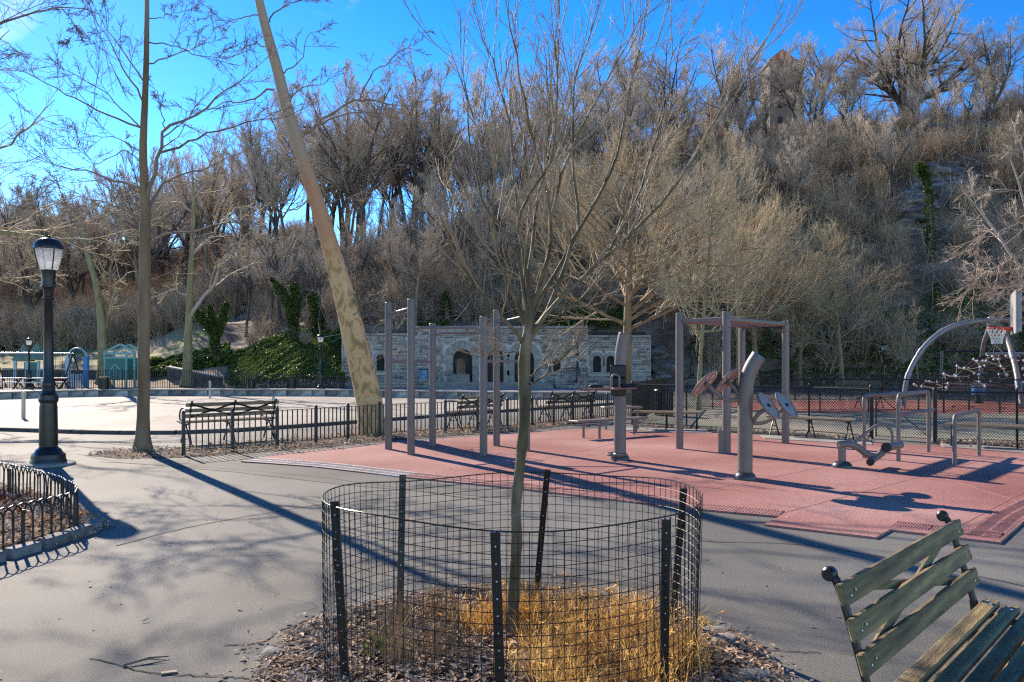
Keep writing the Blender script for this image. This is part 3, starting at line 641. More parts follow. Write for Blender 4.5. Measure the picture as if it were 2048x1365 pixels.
# fallen sticks
for k, (p0, p1, r) in enumerate([((246, 1332), (338, 1313), 0.006), ((248, 1330), (330, 1320), 0.004), ((285, 1243), (298, 1240), .003), ((1560, 950), (1590, 958), .004), ((1455, 1282), (1505, 1310), .004)]):
    a = G(*p0, 0.01); b_ = G(*p1, 0.012); mid = (a+b_)/2+Vector((0.01, 0.02, 0.01))
    lab = ['longer forked brown stick lying on the asphalt at the lower left', 'shorter thin stick lying along the longer stick at the lower left', 'tiny dark twig lying alone on the asphalt left of the cage',
           'thin dark twig lying on the red rubber surface', 'thin pale twig lying on the asphalt right of the tree pit leaves'][k]
    tag(MB().tube([a, mid, b_], [r, r, r*0.5], 6).build('fallen_stick', M_['bark_grey']), lab, 'stick')
tag(MB().bar(G(322, 1347, 0.008), G(354, 1343, 0.008), 0.028, 0.008).build('wood_chip', M_['wood_tan']), 'small pale chip of wood lying on the asphalt near the sticks', 'wood chip')

# joints and tar seams in the asphalt
def seam(pts, w=0.014):
    mb = MB(); P = [G(a, b_, 0.0045) for a, b_ in pts]; P = crom(P, 8); P = [Vector((p.x+rng.normal(0, .006), p.y+rng.normal(0, .006), 0.0045)) for p in P]
    for a, b_ in zip(P[:-1], P[1:]): mb.bar(a, b_, w*rng.uniform(.5, 1.1), 0.002)
    o = mb.build('pavement_joint', M_['tar']); o['kind'] = 'structure'
M_['tar'] = pmat('dark_joint_dirt', [(0.03, 0.028, 0.026), (0.06, 0.056, 0.05)], 20, 0.9)
seam([(200, 924), (420, 936), (640, 955), (1000, 1006)], .02); seam([(230, 1092), (390, 1052), (560, 1022), (650, 1008)], .012); seam([(1390, 1082), (1600, 1090), (1800, 1120), (2048, 1172)], .01)
seam([(180, 1316), (300, 1345), (420, 1352), (500, 1356)], .008); seam([(450, 1290), (520, 1285), (560, 1262), (640, 1230)], .010); seam([(1430, 1290), (1560, 1302), (1640, 1305)], .007); seam([(0, 880), (200, 884), (330, 893)], .02)
# ================================================================ PAVILION
YF = 58.5; TZ = 0.40
pav = thing('stone_pavilion', 'low grey stone pavilion with three dark arches, built into the foot of the hill', 'pavilion', (0, 0, 0))
def fx(px): return (px-1024)*YF/F
def fz(py): return EYE+(HOR-py)*YF/F
def arch_poly(x0, x1, z0, zt, n=10):
    r = (x1-x0)/2; cx = (x0+x1)/2; p = [(x0, z0), (x1, z0)]
    return p+[(cx+r*math.cos(t), zt-r+r*math.sin(t)) for t in np.linspace(0, PI, n)]
ops = []      # (poly, kind, x0,x1,z0,zt, surround width)
ops.append((fx(906), fx(945), TZ, fz(699), 0.62, 'arch')); ops.append((fx(975), fx(1007), TZ, fz(699), 0.45, 'arch')); ops.append((fx(1029), fx(1068), TZ, fz(699), 0.55, 'arch'))
ops.append((fx(1186), fx(1202), fz(745), fz(712), 0.26, 'win')); ops.append((fx(1213), fx(1229), fz(745), fz(712), 0.26, 'win')); ops.append((fx(753), fx(769), fz(742), fz(709), 0.26, 'win'))
ops.append((fx(1106), fx(1121), fz(744), fz(720), 0.10, 'sq'))
ZTOP = {0: fz(673), 1: fz(659), 2: fz(677)}
secs = [(fx(683), fx(822), ZTOP[0], 0.0), (fx(822), fx(1175), ZTOP[1], -0.28), (fx(1175), fx(1302), ZTOP[2], 0.0)]
def slab_xz(mb, outer, holes, y0, y1):
    loops = [[Vector((x, 0, z)) for x, z in l] for l in [outer]+holes]
    l2 = [[Vector((v.x, v.z, 0)) for v in l] for l in loops]
    tr = tessellate_polygon(l2); flat = [v for l in loops for v in l]; n = len(flat)
    vv = [(v.x, y0, v.z) for v in flat]+[(v.x, y1, v.z) for v in flat]
    ff = [tuple(t) for t in tr]+[tuple(i+n for i in t) for t in tr]; b0 = 0
    for l in loops:
        k = len(l); ff += [(b0+i, b0+(i+1) % k, n+b0+(i+1) % k, n+b0+i) for i in range(k)]; b0 += k
    mb.add(vv, ff)
wall = MB()
for (x0, x1, zt, dy) in secs:
    holes = [arch_poly(*o[:4]) if o[5] != 'sq' else [(o[0], o[2]), (o[1], o[2]), (o[1], o[3]), (o[0], o[3])] for o in ops if x0 < o[0] < x1]
    holes = [[(x, z+(0.001 if z <= TZ else 0)) for x, z in h] for h in holes]
    slab_xz(wall, [(x0, -0.05), (x1, -0.05), (x1, zt), (x0, zt)], holes, YF+dy, YF+0.9)
wallo = wall.build('wall', M_['mortar'], pav)
MB().box((fx(990), YF+2.9, 2.1), (fx(1302)-fx(683)-0.2, 3.6, 4.0)).build('inner_block', M_['door'], pav)
for (x0, x1, zt, dy) in secs:                        # flat roofs and coping
    MB().box(((x0+x1)/2, YF+2.3+dy, zt+0.0), (x1-x0-0.06, 4.4, 0.10)).build('roof', M_['concrete'], pav)
    n = max(3, int((x1-x0)/1.6)); w = (x1-x0)/n; me = None
    for k in range(n):
        if me is None: o = MB().box((0, 0, 0), (w-0.02, 0.62, 0.17), None, 0.015).build('coping_stone', M_['ashlar'], pav); me = o.data
        else: o = new_obj('coping_stone', me, None, pav)
        o.location = (x0+w*(k+0.5), YF+dy+0.2, zt+0.14)
# stone courses
stones = []; rg = np.random.default_rng(11)
def free(x0, x1, z0, z1):
    for (a, b_, c, d, sw, kd) in ops:
        if kd == 'sq':
            if x1 > a-0.04 and x0 < b_+0.04 and z1 > c-0.04 and z0 < d+0.2: return False
            continue
        r = (b_-a)/2+sw; cx = (a+b_)/2; zc = d-(b_-a)/2
        nx = min(max(cx, x0), x1); nz = min(max(zc, z0), z1)
        if z0 < zc and z1 > c-(0.12 if kd == 'win' else 0) and x1 > cx-r and x0 < cx+r: return False
        if z1 >= zc and math.hypot(nx-cx, nz-zc) < r: return False
    return True
for (x0, x1, zt, dy) in secs:
    z = 0.0
    while z < zt-0.05:
        h = min(rg.choice([0.11, 0.15, 0.19, 0.23]), zt+0.03-z); x = x0+0.01
        while x < x1-0.05:
            l = min(rg.uniform(0.22, 0.75), x1-x-0.01)
            if l > 0.08 and h > 0.06 and free(x, x+l, z, z+h): stones.append((x, z, l, h, YF+dy))
            elif l > 0.2 and h > 0.06:
                for s in range(2):
                    if free(x+s*l/2, x+(s+1)*l/2, z, z+h): stones.append((x+s*l/2, z, l/2, h, YF+dy))
            x += l
        z += h
stones.sort(key=lambda s: -s[2]*s[3])
unit = None; rest = MB()
for k, (x, z, l, h, y) in enumerate(stones):
    pr = rg.uniform(0.02, 0.055); c = (x+l/2, y-pr/2+0.02, z+h/2)
    if k < 240:
        if unit is None: o = MB().box((0, 0, 0), (1, 1, 1), None, 0.06).build('stone', M_['stone'], pav); unit = o.data
        else: o = new_obj('stone', unit, None, pav)
        o.location = c; o.scale = (l-0.035, pr+0.04, h-0.03)
    else: rest.box(c, (l-0.03, pr+0.04, h-0.028))
o = rest.build('stone_courses', M_['stone_isl'], pav); o['kind'] = 'stuff'
# arch and window surrounds as single voussoirs and jamb blocks
for (a, b_, c, d, sw, kd) in ops:
    if kd == 'sq':
        MB().box(((a+b_)/2, YF-0.30, d+0.09), (b_-a+0.35, 0.12, 0.16), None, 0.01).build('lintel', M_['ashlar'], pav)
        MB().box(((a+b_)/2, YF-0.30, c-0.05), (b_-a+0.2, 0.14, 0.08), None, 0.01).build('sill', M_['ashlar'], pav)
        wn = MB(); wn.box(((a+b_)/2, YF-0.12, (c+d)/2), (b_-a, 0.04, d-c)); w_ = wn.build('window', M_['pane'], pav)
        fm = MB(); [fm.box((a+(b_-a)*t, YF-0.16, (c+d)/2), (0.035, 0.04, d-c)) for t in (0.04, 0.35, 0.65, 0.96)]; [fm.box(((a+b_)/2, YF-0.16, c+(d-c)*t), (b_-a, 0.03, 0.03)) for t in (0.03, 0.5, 0.97)]
        fm.build('window_grille', M_['iron'], w_); continue
    r0 = (b_-a)/2; cx = (a+b_)/2; zc = d-r0; yb = YF-0.28 if fx(822) < cx < fx(1175) else YF
    nv = 11 if kd == 'arch' else 7
    for k in range(nv):
        t0 = PI*k/nv+0.012; t1 = PI*(k+1)/nv-0.012; mb = MB(); r1 = r0+sw*(1.0 if k != nv//2 else 1.08); vv = []
        for y in (yb-0.05, yb+0.30):
            for (t, r) in ((t0, r0), (t1, r0), (t1, r1), (t0, r1)): vv.append((cx+r*math.cos(t), y, zc+r*math.sin(t)))
        mb.add(vv, [(0, 1, 2, 3), (7, 6, 5, 4), (0, 4, 5, 1), (1, 5, 6, 2), (2, 6, 7, 3), (3, 7, 4, 0)]); mb.build('voussoir', M_['ashlar'], pav)
    nj = max(2, int((zc-c)/0.36)); hj = (zc-c)/nj
    for s in (-1, 1):
        for k in range(nj):
            wj = sw*(1.0 if k % 2 else 0.78); MB().box((cx+s*(r0+wj/2), yb+0.12, c+hj*(k+0.5)), (wj-0.01, 0.34, hj-0.025), None, 0.012).build('jamb_stone', M_['ashlar'], pav)
    if kd == 'arch':
        mb = MB(); pl = arch_poly(a+0.01, b_-0.01, c+0.01, d-0.01); slab_xz(mb, pl, [], yb+0.62, yb+0.70); dr = mb.build('door', M_['door'], pav)
        g = MB()
        for t in (0.0, ): g.box((cx, yb+0.60, (c+zc)/2), (0.03, 0.03, zc-c))
        g.build('door_joint', M_['iron'], dr)
    else:
        mb = MB(); slab_xz(mb, arch_poly(a+0.01, b_-0.01, c+0.01, d-0.01), [], yb+0.16, yb+0.2); w_ = mb.build('window', M_['pane'], pav)
        fm = MB(); [fm.box((a+(b_-a)*t, yb+0.13, (c+d)/2-0.05), (0.03, 0.03, d-c-0.1)) for t in (0.06, 0.5, 0.94)]; [fm.box((cx, yb+0.125, c+(d-c)*t), (b_-a, 0.02, 0.03)) for t in (0.04, 0.35, 0.65)]
        fm.build('window_grille', M_['door'], w_)
        MB().box((cx, yb+0.05, c-0.06), (b_-a+0.3, 0.36, 0.10), None, 0.01).build('sill', M_['ashlar'], pav)
# terrace, steps and flank walls
ter = MB().box(((fx(700)+fx(1290))/2, YF-0.9+1.5, TZ/2-0.001), (fx(1290)-fx(700), 4.6, TZ)).build('terrace', M_['prom']); ter['kind'] = 'structure'
stp = thing('terrace_steps', 'broad pale stone steps up to the three arches of the pavilion', 'steps')
for k in range(4):
    hgt = TZ*(k+1)/5; y0 = 54.9+0.42*k
    MB().box(((fx(868)+fx(1100))/2, y0+0.21+0.3, hgt/2), (fx(1105)-fx(868), 0.42+0.6, hgt), None, 0.008).build('step', M_['concrete'], stp)
def block_wall(name, label, x0, x1, y, z0, z1, mat='stone'):
    t = thing(name, label, 'wall'); z = z0
    MB().box(((x0+x1)/2, y+0.2, (z0+z1)/2), (x1-x0, 0.34, z1-z0-0.02)).build('wall_core', M_['mortar'], t)
    cm = None
    while z < z1-0.03:
        h = 0.2; x = x0
        while x < x1-0.1:
            l = min(random.uniform(0.4, 0.9), x1-x)
            if cm is None: o = MB().box((0, 0, 0), (1, 1, 1), None, 0.05).build('stone', M_[mat], t); cm = o.data
            else: o = new_obj('stone', cm, None, t)
            o.location = (x+l/2, y, z+h/2); o.scale = (l-0.03, 0.12, h-0.025); x += l
        z += h
    MB().box(((x0+x1)/2, y+0.18, z1+0.04), (x1-x0+0.06, 0.52, 0.09), None, 0.012).build('coping', M_['ashlar'], t)
    return t
block_wall('flank_wall', 'low stone wall right of the pavilion steps', fx(1108), fx(1290), 56.0, 0.0, 0.62)
block_wall('flank_wall', 'low stone wall left of the pavilion steps', fx(770), fx(864), 56.0, 0.0, 0.5)
def iron_fence(name, label, pts, h, step, post_every, group=None, r=0.012, zfun=None, top=True):
    """fence too far off to pick out the bars: bars joined, posts single"""
    t = thing(name, label, 'fence', group=group); bars = MB(); rails = MB()
    pp = resample(pts, step); zf = zfun or (lambda x, y: 0.0)
    for i, p in enumerate(pp):
        z = zf(p.x, p.y)
        if i % post_every == 0: MB().box((p.x, p.y, z+h/2), (0.06, 0.06, h+0.06)).build('post', M_['iron'], t)
        else: bars.box((p.x, p.y, z+h/2), (r*2, r*2, h))
        if i:
            q_ = pp[i-1]; zq = zf(q_.x, q_.y)
            for hh in (0.1, h-0.03): rails.bar((q_.x, q_.y, zq+hh), (p.x, p.y, z+hh), 0.03, 0.03)
    o = bars.build('bars', M_['iron'], t); o['kind'] = 'stuff'; rails.build('rail', M_['iron'], t); return t
iron_fence('terrace_railing', 'short black railing on the terrace at the right front corner of the pavilion', [(fx(1120), 56.9), (fx(1172), 56.9)], 1.0, 0.13, 7, zfun=lambda x, y: TZ)
iron_fence('terrace_railing', 'black railing in front of the left wing of the pavilion, behind the leaning tree', [(fx(658), 55.9), (fx(768), 56.3)], 0.85, 0.14, 8)
iron_fence('promenade_fence', 'low black picket fence below the ivy bank between the two dark ramps', [(G(470, 779).x, 55.7), (G(648, 779).x, 55.6)], 0.95, 0.14, 9)
iron_fence('playground_fence', 'long black railing in front of the far playground houses', [(-62, 53.6), (-40, 54.4), (-24, 55.2), (-17.9, 56.0)], 1.3, 0.16, 10, r=0.015)
iron_fence('roof_railing', 'thin dark railing on the hill just above the pavilion roof', [(fx(860), 66.5), (fx(1180), 66.5)], 1.1, 0.22, 9, zfun=lambda x, y: float(terr(x, y)))
# planter with dry plume grass
pl = thing('planter', 'square grey planter with dry plume grass before the left arch', 'planter', (fx(923), 57.2, TZ))
mb = MB(); mb.box((0, 0, 0.28), (1.32, 0.7, 0.56), None, 0.03); mb.build('planter_box', M_['concrete'], pl)
mb = MB(); mb.box((0, 0, 0.575), (1.4, 0.78, 0.05), None, 0.01); mb.build('rim', M_['concrete'], pl)
Pg = np.column_stack([rng.normal(0, 0.10, 500), rng.normal(0, 0.08, 500), np.full(500, 0.58)]); blades('plume_grass', Pg, rng.uniform(0.4, 1.15, 500), M_['plume'], rng, 0.014, 0.4, parent=pl)
mb = MB(); mb.box((0, 0, 0.45), (0.62, 0.5, 0.9), None, 0.04); ub = thing('utility_box', 'blue painted utility box standing against the pavilion left of the arches', 'utility box', (fx(850), 57.6, TZ))
M_['blue'] = pmat('mottled_blue_paint', [(0.02, 0.05, 0.07), (0.06, 0.25, 0.4), (0.25, 0.4, 0.45)], 5, 0.5)
mb.build('cabinet', M_['blue'], ub); MB().box((0, 0, 0.93), (0.68, 0.56, 0.06), None, 0.02).build('lid', M_['iron'], ub); MB().box((0, -0.262, 0.45), (0.5, 0.02, 0.7), None, 0.004).build('door', M_['blue'], ub)

# ramp walls at the left foot of the ivy bank
def ramp_wall(label, p0, p1, z0, z1, h, name='ramp_wall'):
    t = thing(name, label, 'wall'); a = Vector(p0); b_ = Vector(p1); L = (b_-a).length; n = int(L/0.9)
    for k in range(n):
        s, e = a.lerp(b_, k/n), a.lerp(b_, (k+1)/n); zt = z0+(z1-z0)*(k+0.5)/n
        for r_ in range(3):
            mb = MB(); hh = (zt+0.4)/3; mb.bar((s.x, s.y, -0.4+hh*(r_+0.5)), (e.x-0.02, e.y, -0.4+hh*(r_+0.5)), 0.35, hh-0.02, 0.02); mb.build('stone', M_['kerb_dark'], t)
    mb = MB(); mb.bar((a.x, a.y, z0+0.05), (b_.x, b_.y, z1+0.05), 0.5, 0.10); mb.build('coping', M_['ashlar'], t)
    return t
ramp_wall('dark stone ramp wall with pale coping sloping down below the ivy bank', (G(300, 776).x, 60.5, 0), (G(452, 776).x*1.02, 57.6, 0), 1.45, 0.75, 1)
ramp_wall('short dark stone wall behind the forked yellow tree', (-40, 63, 0), (-30.5, 62.0, 0), 1.3, 1.15, 1)

# boulders right of the pavilion
def boulder(name, label, loc, size, seed, mat, sub=3, group=None, parent=None):
    bm = bmesh.new(); bmesh.ops.create_icosphere(bm, subdivisions=sub, radius=1); r = np.random.default_rng(seed)
    pl_ = [(Vector(r.normal(size=3)).normalized(), r.uniform(0.55, 0.9)) for _ in range(14)]
    for v in bm.verts:
        for nn_, d in pl_:
            k = v.co.dot(nn_)
            if k > d: v.co -= nn_*(k-d)
        v.co = Vector((v.co.x*size[0], v.co.y*size[1], v.co.z*size[2]))
    me = bpy.data.meshes.new(name); bm.to_mesh(me); bm.free()
    o = new_obj(name, me, mat, parent, loc, (0, 0, r.uniform(0, 6)))
    if label: tag(o, label, 'boulder', group)
    return o
for k, (px, py, sx, sz) in enumerate([(1325, 760, 1.6, 0.9), (1352, 752, 1.5, 1.1), (1330, 730, 1.5, 0.8), (1318, 708, 1.1, 0.7), (1362, 733, 1.2, 0.7), (1378, 760, 1.1, 0.6)]):
    c = A(px, py, 60+k*0.3); boulder('boulder', ['wide boulder at the foot of the rock heap right of the pavilion', 'tall middle boulder of the rock heap right of the pavilion', 'flat upper boulder of the rock heap against the pavilion corner',
        'small topmost boulder beside the pavilion roof', 'small boulder high on the right of the rock heap', 'outermost low boulder of the rock heap by the path'][k], c, (sx, 1.3, sz), 40+k, M_['rock'])
# cliff outcrops on the right slope
def cliff(label, px, py, Y, sx, sy, sz, seed):
    c = A(px, py, Y); o = boulder('cliff_outcrop', None, c, (sx, sy, sz), seed, M_['rock'], 5); o['kind'] = 'structure'
    me = o.data; v = np.zeros(len(me.vertices)*3); me.vertices.foreach_get('co', v); v = v.reshape(-1, 3); r = smooth_noise(v[:, 0]*1.5, v[:, 2]*4+v[:, 1], seed, 0.6)
    v[:, 1] -= r*0.35; v[:, 2] += smooth_noise(v[:, 0], v[:, 1]*2, seed+1, 1.1)*0.15; me.vertices.foreach_set('co', v.ravel()); o.rotation_euler = (0, 0, 0)
    me.update(); o['label'] = label; return o
cliff('', 1930, 285, 93, 10, 4, 2.0, 1); cliff('', 1905, 400, 78, 5.2, 3.4, 4.6, 2); cliff('', 1835, 435, 75.5, 3.4, 2.6, 2.8, 3); cliff('', 1990, 350, 86, 6, 3.4, 3.8, 4); cliff('', 1895, 490, 73, 3.4, 2, 2.2, 6); cliff('', 1955, 460, 75, 3.4, 2.4, 2.6, 7)

# tower on the ridge
tw = thing('ridge_tower', 'square brownish tower with small red roof on the ridge, half hidden by bare trees', 'tower')
YT = 150.0; a = A(1540, 100, YT); b_ = A(1608, 270, YT); w = b_.x-a.x; M_['tower'] = pmat('tower_masonry', [(0.13, 0.095, 0.08), (0.19, 0.145, 0.125)], 0.6, 0.9, 0.5, 3)
M_['redroof'] = pmat('red_roof_tiles', [(0.3, 0.10, 0.06), (0.4, 0.15, 0.09)], 2, 0.8)
zt = A(0, 122, YT).z; zb = A(0, 300, YT).z
MB().box(((a.x+b_.x)/2, YT+w/2, (zt+zb)/2), (w, w, zt-zb)).build('wall', M_['tower'], tw)
MB().box(((a.x+b_.x)/2, YT+w/2, zt-0.1), (w+0.5, w+0.5, 0.5)).build('cornice', M_['tower'], tw)
mb = MB(); cx_ = (a.x+b_.x)/2-0.8; zp = A(0, 97, YT).z
mb.add([(cx_-2.6, YT-0.1, zt+.15), (cx_+2.6, YT-0.1, zt+.15), (cx_+2.6, YT+w, zt+.15), (cx_-2.6, YT+w, zt+.15), (cx_, YT+0.1, zp), (cx_, YT+w-0.3, zp)], [(0, 1, 4), (1, 2, 5, 4), (2, 3, 5), (3, 0, 4, 5), (3, 2, 1, 0)]); mb.build('roof', M_['redroof'], tw)
for k in range(2):
    for j in range(4):
        MB().box((a.x+w*(0.3+0.4*k), YT-0.05, zt-2.2-j*3), (0.7, 0.3, 1.3)).build('window', M_['pane'], tw)
# ================================================================ STREET LAMPS
def lamp_proto(label, loc):
    t = thing('street_lamp', label, 'street lamp', loc); u = 0.00825
    def pr(l): return [(r*u, (930-y)*u) for r, y in l]
    mb = MB(); mb.lathe([(0.40, -0.01), (0.40, 0.035), (0.36, 0.05)], 24); mb.build('foot_pad', M_['concrete'], t)
    mb = MB(); mb.lathe(pr([(31, 930), (32.5, 929), (33, 922), (31, 918), (31, 914), (30, 908), (26, 905), (24, 902), (23, 899), (19, 896), (16.5, 893)]), 24); mb.lathe(pr([(16.5, 893.5), (16.8, 860), (15.6, 815), (15.2, 806), (17.5, 803), (18, 797), (16.5, 793), (17, 790), (13, 786), (12, 780), (11.5, 777)]), 24)
    for k in range(12):                         # fluting on the pedestal
        a = 2*PI*k/12; mb.bar((16.3*u*math.cos(a), 16.3*u*math.sin(a), (890-930)*-u), (15.2*u*math.cos(a), 15.2*u*math.sin(a), (812-930)*-u), 0.018, 0.012)
    mb.build('base', M_['lamp'], t)
    mb = MB(); mb.lathe(pr([(11, 778), (12.5, 772), (12, 765), (9.8, 760), (9.2, 700), (8.2, 602), (10.5, 599), (10.5, 596), (8.5, 594), (10, 580), (11, 577), (14, 575), (14, 572), (12, 571), (12, 560), (13.5, 545), (14.5, 541), (12, 540)]), 20); mb.build('pole', M_['lamp'], t)
    mb = MB(); mb.lathe(pr([(15.5, 541), (17.5, 539), (20.5, 525), (24, 510), (25.8, 500), (25.9, 497), (24.5, 494)]), 24); mb.build('globe', M_['glass'], t)
    mb = MB()
    for k in range(4):
        a = 2*PI*k/4+0.9; mb.tube([(r*u*math.cos(a), r*u*math.sin(a), (930-y)*u) for r, y in [(17, 541), (21.5, 525), (25, 510), (27, 499)]], 0.010, 6)
    mb.build('globe_rib', M_['lamp'], t)
    mb = MB(); mb.lathe(pr([(26, 500), (27, 499), (27, 496), (25, 489), (20, 482), (12, 478.5), (8, 478), (8, 476), (4, 475.5), (3, 473), (0.8, 471.5)]), 24); mb.build('cap', M_['lamp'], t)
    return t
p = G(97, 930.5); lamp = lamp_proto('large dark lamp post at left, between the hooped bed and the tall bare tree', (p.x, p.y, 0))
LG = 'distant park lamps'
def lamp_at(label, px, ytop, ybase, z=0.0, Y=None):
    if Y is None: Y = 3.79*F/(ybase-ytop)
    c = A(px, ybase, Y); zz = c.z; s = (ybase-ytop)*Y/F/3.79
    return dup(lamp, (c.x, c.y, zz), random.uniform(0, 6), label, s)
lm = [(58, 675, 776, 'park lamp behind the rink wall, left of the near lamp post, by the green playhouse'),
      (641, 668, 779, 'park lamp on the promenade just left of the leaning trunk, standing on the paving'),
      (1155, 666, 768, 'park lamp in front of the pavilion wall, right of the arches'),
      (1768, 686, 786, 'park lamp under the dark slope, left of the climbing arch')]
for px, yt, yb, lab in lm: lamp_at(lab, px, yt, yb, Y=54.6 if px != 1768 else 52.0)
lamp_at('dark shaded park lamp on the ivy bank close behind the leaning trunk', 660, 662, 745, Y=66)
lamp_at('park lamp with bright globe seen between the left pergola posts', 1384, 655, 757, Y=57.0)
for px, yt, yb, Y, lab in [(173, 666, 702, 128, 'far lamp left of the forked yellow trunk, larger of the pair by the lawn'), (188, 664, 716, 98, 'far lamp touching the forked yellow trunk on its left'),
                           (152, 668, 694, 180, 'tiny far lamp at the dark wood edge, leftmost of the row on the path'), (160, 663, 690, 200, 'tiny far lamp at the dark wood edge, right of the leftmost one')]:
    x = (px-1024)*Y/F; z = float(terr(x, Y)); hgt = EYE+(HOR-yt)*Y/F-z
    dup(lamp, (x, Y, z), 0, lab, max(0.7, hgt/3.79))

# ================================================================ HOOPED BED FENCE
hf = thing('hooped_fence', 'low dark fence of interlaced iron hoops round the leaf-covered bed at left', 'fence')
line = gp([(-330, 955), (-200, 963), (-60, 975), (20, 989), (68, 1003), (120, 1022), (153, 1043), (151, 1061), (102, 1075), (46, 1092), (-40, 1118), (-200, 1170), (-420, 1240)], 0.05)
pts = resample(line, 0.118); sp = 0.118; HH = 0.385
prof = [(0, 0)]+[(0, HH-0.115)]+[(sp*(1-math.cos(a)), HH-0.118+0.118*math.sin(a)) for a in np.linspace(0.25, PI-0.25, 9)]+[(2*sp, HH-0.115), (2*sp, 0)]
hoop = None
for a, b_ in zip(pts[:-2], pts[1:]):
    if hoop is None: o = MB().tube([(x-sp, 0, z) for x, z in prof], 0.0075, 6).build('hoop', M_['iron_dark'], hf); hoop = o.data
    else: o = new_obj('hoop', hoop, None, hf)
    ang = math.atan2(b_.y-a.y, b_.x-a.x); o.location = ((a.x+b_.x)/2, (a.y+b_.y)/2, 0.04); o.rotation_euler = (random.uniform(-.03, .03), 0, ang+random.uniform(-.04, .04))
MB().tube([(p.x, p.y, 0.09) for p in pts[::2]], 0.007, 5).build('bottom_rail', M_['iron_dark'], hf)
for k in (7, 13, 19): 
    q_ = G([20, 153, 46][(7, 13, 19).index(k)], [989, 1045, 1092][(7, 13, 19).index(k)], .05); MB().tube([(q_.x, q_.y, 0), (q_.x, q_.y, 0.37)], 0.016, 8).build('post', M_['iron_dark'], hf)

# ================================================================ PICKET FENCE
pf = thing('picket_fence', 'long waist-high black iron picket fence between the rink benches and the red surface', 'fence')
line = gp([(367, 912), (555, 896.5), (640, 888.5), (745, 877), (880, 867), (1027, 858), (1144, 847), (1216, 839.5), (1264, 834.5)])
line = [(p.x, p.y) for p in crom([(x, y, 0) for x, y in line], 5)]
pp = resample(line, 0.117); pk_ = None; HF = 0.76; np_ = 0; pst = None
for i, p in enumerate(pp):
    if i % 8 == 0:
        if pst is None: o = MB().box((0, 0, 0.39), (0.055, 0.055, 0.80), None, 0.005).lathe([(0.03, 0.79), (0.02, 0.81), (0.004, 0.82)], 8).build('post', M_['iron'], pf); pst = o.data
        else: o = new_obj('post', pst, None, pf)
    else:
        if pk_ is None: o = MB().box((0, 0, 0.42), (0.018, 0.018, 0.64)).build('picket', M_['iron'], pf); pk_ = o.data
        else: o = new_obj('picket', pk_, None, pf)
        np_ += 1
    q_ = pp[min(i+1, len(pp)-1)]; r_ = pp[max(i-1, 0)]; o.location = (p.x, p.y, 0.0); o.rotation_euler = (0, 0, math.atan2(q_.y-r_.y, q_.x-r_.x))
for i in range(0, len(pp)-1, 8):
    a = pp[i]; b_ = pp[min(i+8, len(pp)-1)]
    for z, w, h in ((0.745, 0.034, 0.014), (0.10, 0.03, 0.014)):
        MB().bar((a.x, a.y, z), (b_.x, b_.y, z), w, h).build('rail', M_['iron'], pf)

# ================================================================ CHAIN LINK FENCE
def chain_fence(name, label, pts, h, posts, step=0.062, wire=0.0046, gate=None, r=0.028, rail=0.022):
    t = thing(name, label, 'fence'); wm = MB()
    for (a, b_) in zip(pts[:-1], pts[1:]):
        a = Vector((*a, 0)); b_ = Vector((*b_, 0)); d = b_-a; L = d.length; d.normalize(); z0, z1 = 0.05, h-0.02; H_ = z1-z0
        nrm = Vector((-d.y, d.x, 0))
        for s in (1, -1):
            x = -H_
            while x < L:
                # line from (x,z0) to (x+H,z1)
                u0, v0, u1, v1 = x, z0, x+H_, z1
                if u0 < 0: v0 += -u0; u0 = 0
                if u1 > L: v1 -= (u1-L); u1 = L
                if u1-u0 > 0.01:
                    if s == 1: p0 = a+d*u0+Vector((0, 0, v0)); p1 = a+d*u1+Vector((0, 0, v1))
                    else: p0 = a+d*u0+Vector((0, 0, z0+z1-v0)); p1 = a+d*u1+Vector((0, 0, z0+z1-v1))
                    o_ = nrm*0.0015*s
                    wm.tube([p0+o_, p1+o_], wire, 3, cap=False)
                x += step
    me = wm.build('wire_mesh', M_['chain'], t); me['kind'] = 'stuff'
    for (x, y, rr) in posts:
        MB().lathe([(rr, 0), (rr, h+0.03), (rr*1.15, h+0.035), (rr*1.1, h+0.06), (rr*0.5, h+0.09), (0.004, h+0.1)], 12).build('post', M_['chain'], t, (x, y, 0))
    for (a, b_) in zip(pts[:-1], pts[1:]):
        for z in (h-0.01, 0.07): MB().tube([(a[0], a[1], z), (b_[0], b_[1], z)], rail if z > 0.5 else 0.008, 8).build('rail', M_['chain'], t)
    return t
g_ = lambda px, py: tuple(G(px, py))[:2]
n0, n1, n2, n3, n4, n5 = g_(1265, 850), g_(1373, 857), g_(1618, 868), g_(1743, 878), g_(1870, 884.5), g_(2034, 888)
n6 = (n5[0]+5.5, n5[1]-1.4)
chain_fence('chain_link_fence', 'waist-high black chain-link fence along the red surface, left of the gate', [n0, n1, n2, n3], 1.12, [(*n0, .035), (*n1, .022), (*n2, .022), (*n3, .045)])
chain_fence('chain_link_fence', 'black chain-link fence behind the rightmost backless bench, right of the gate', [n4, n5, n6], 1.08, [(*n4, .045), (*n5, .024)])
gt = chain_fence('court_gate', 'black chain-link gate with a diagonal brace, standing behind the parallel bars', [(n3[0]+0.10, n3[1]), (n4[0]-0.1, n4[1])], 1.05, [])
gt['category'] = 'gate'
MB().tube([(n3[0]+.12, n3[1], 1.0), (n4[0]-.12, n4[1], 0.1)], 0.008, 6).build('brace', M_['chain'], gt)
for q_ in (n3, n4):
    s = 1 if q_ is n3 else -1; MB().tube([(q_[0]+.10*s, q_[1], 0.05), (q_[0]+.10*s, q_[1], 1.06)], 0.018, 8).build('gate_stile', M_['chain'], gt)
f0, f1, f2 = g_(1330, 815), g_(1640, 824), g_(2700, 833)
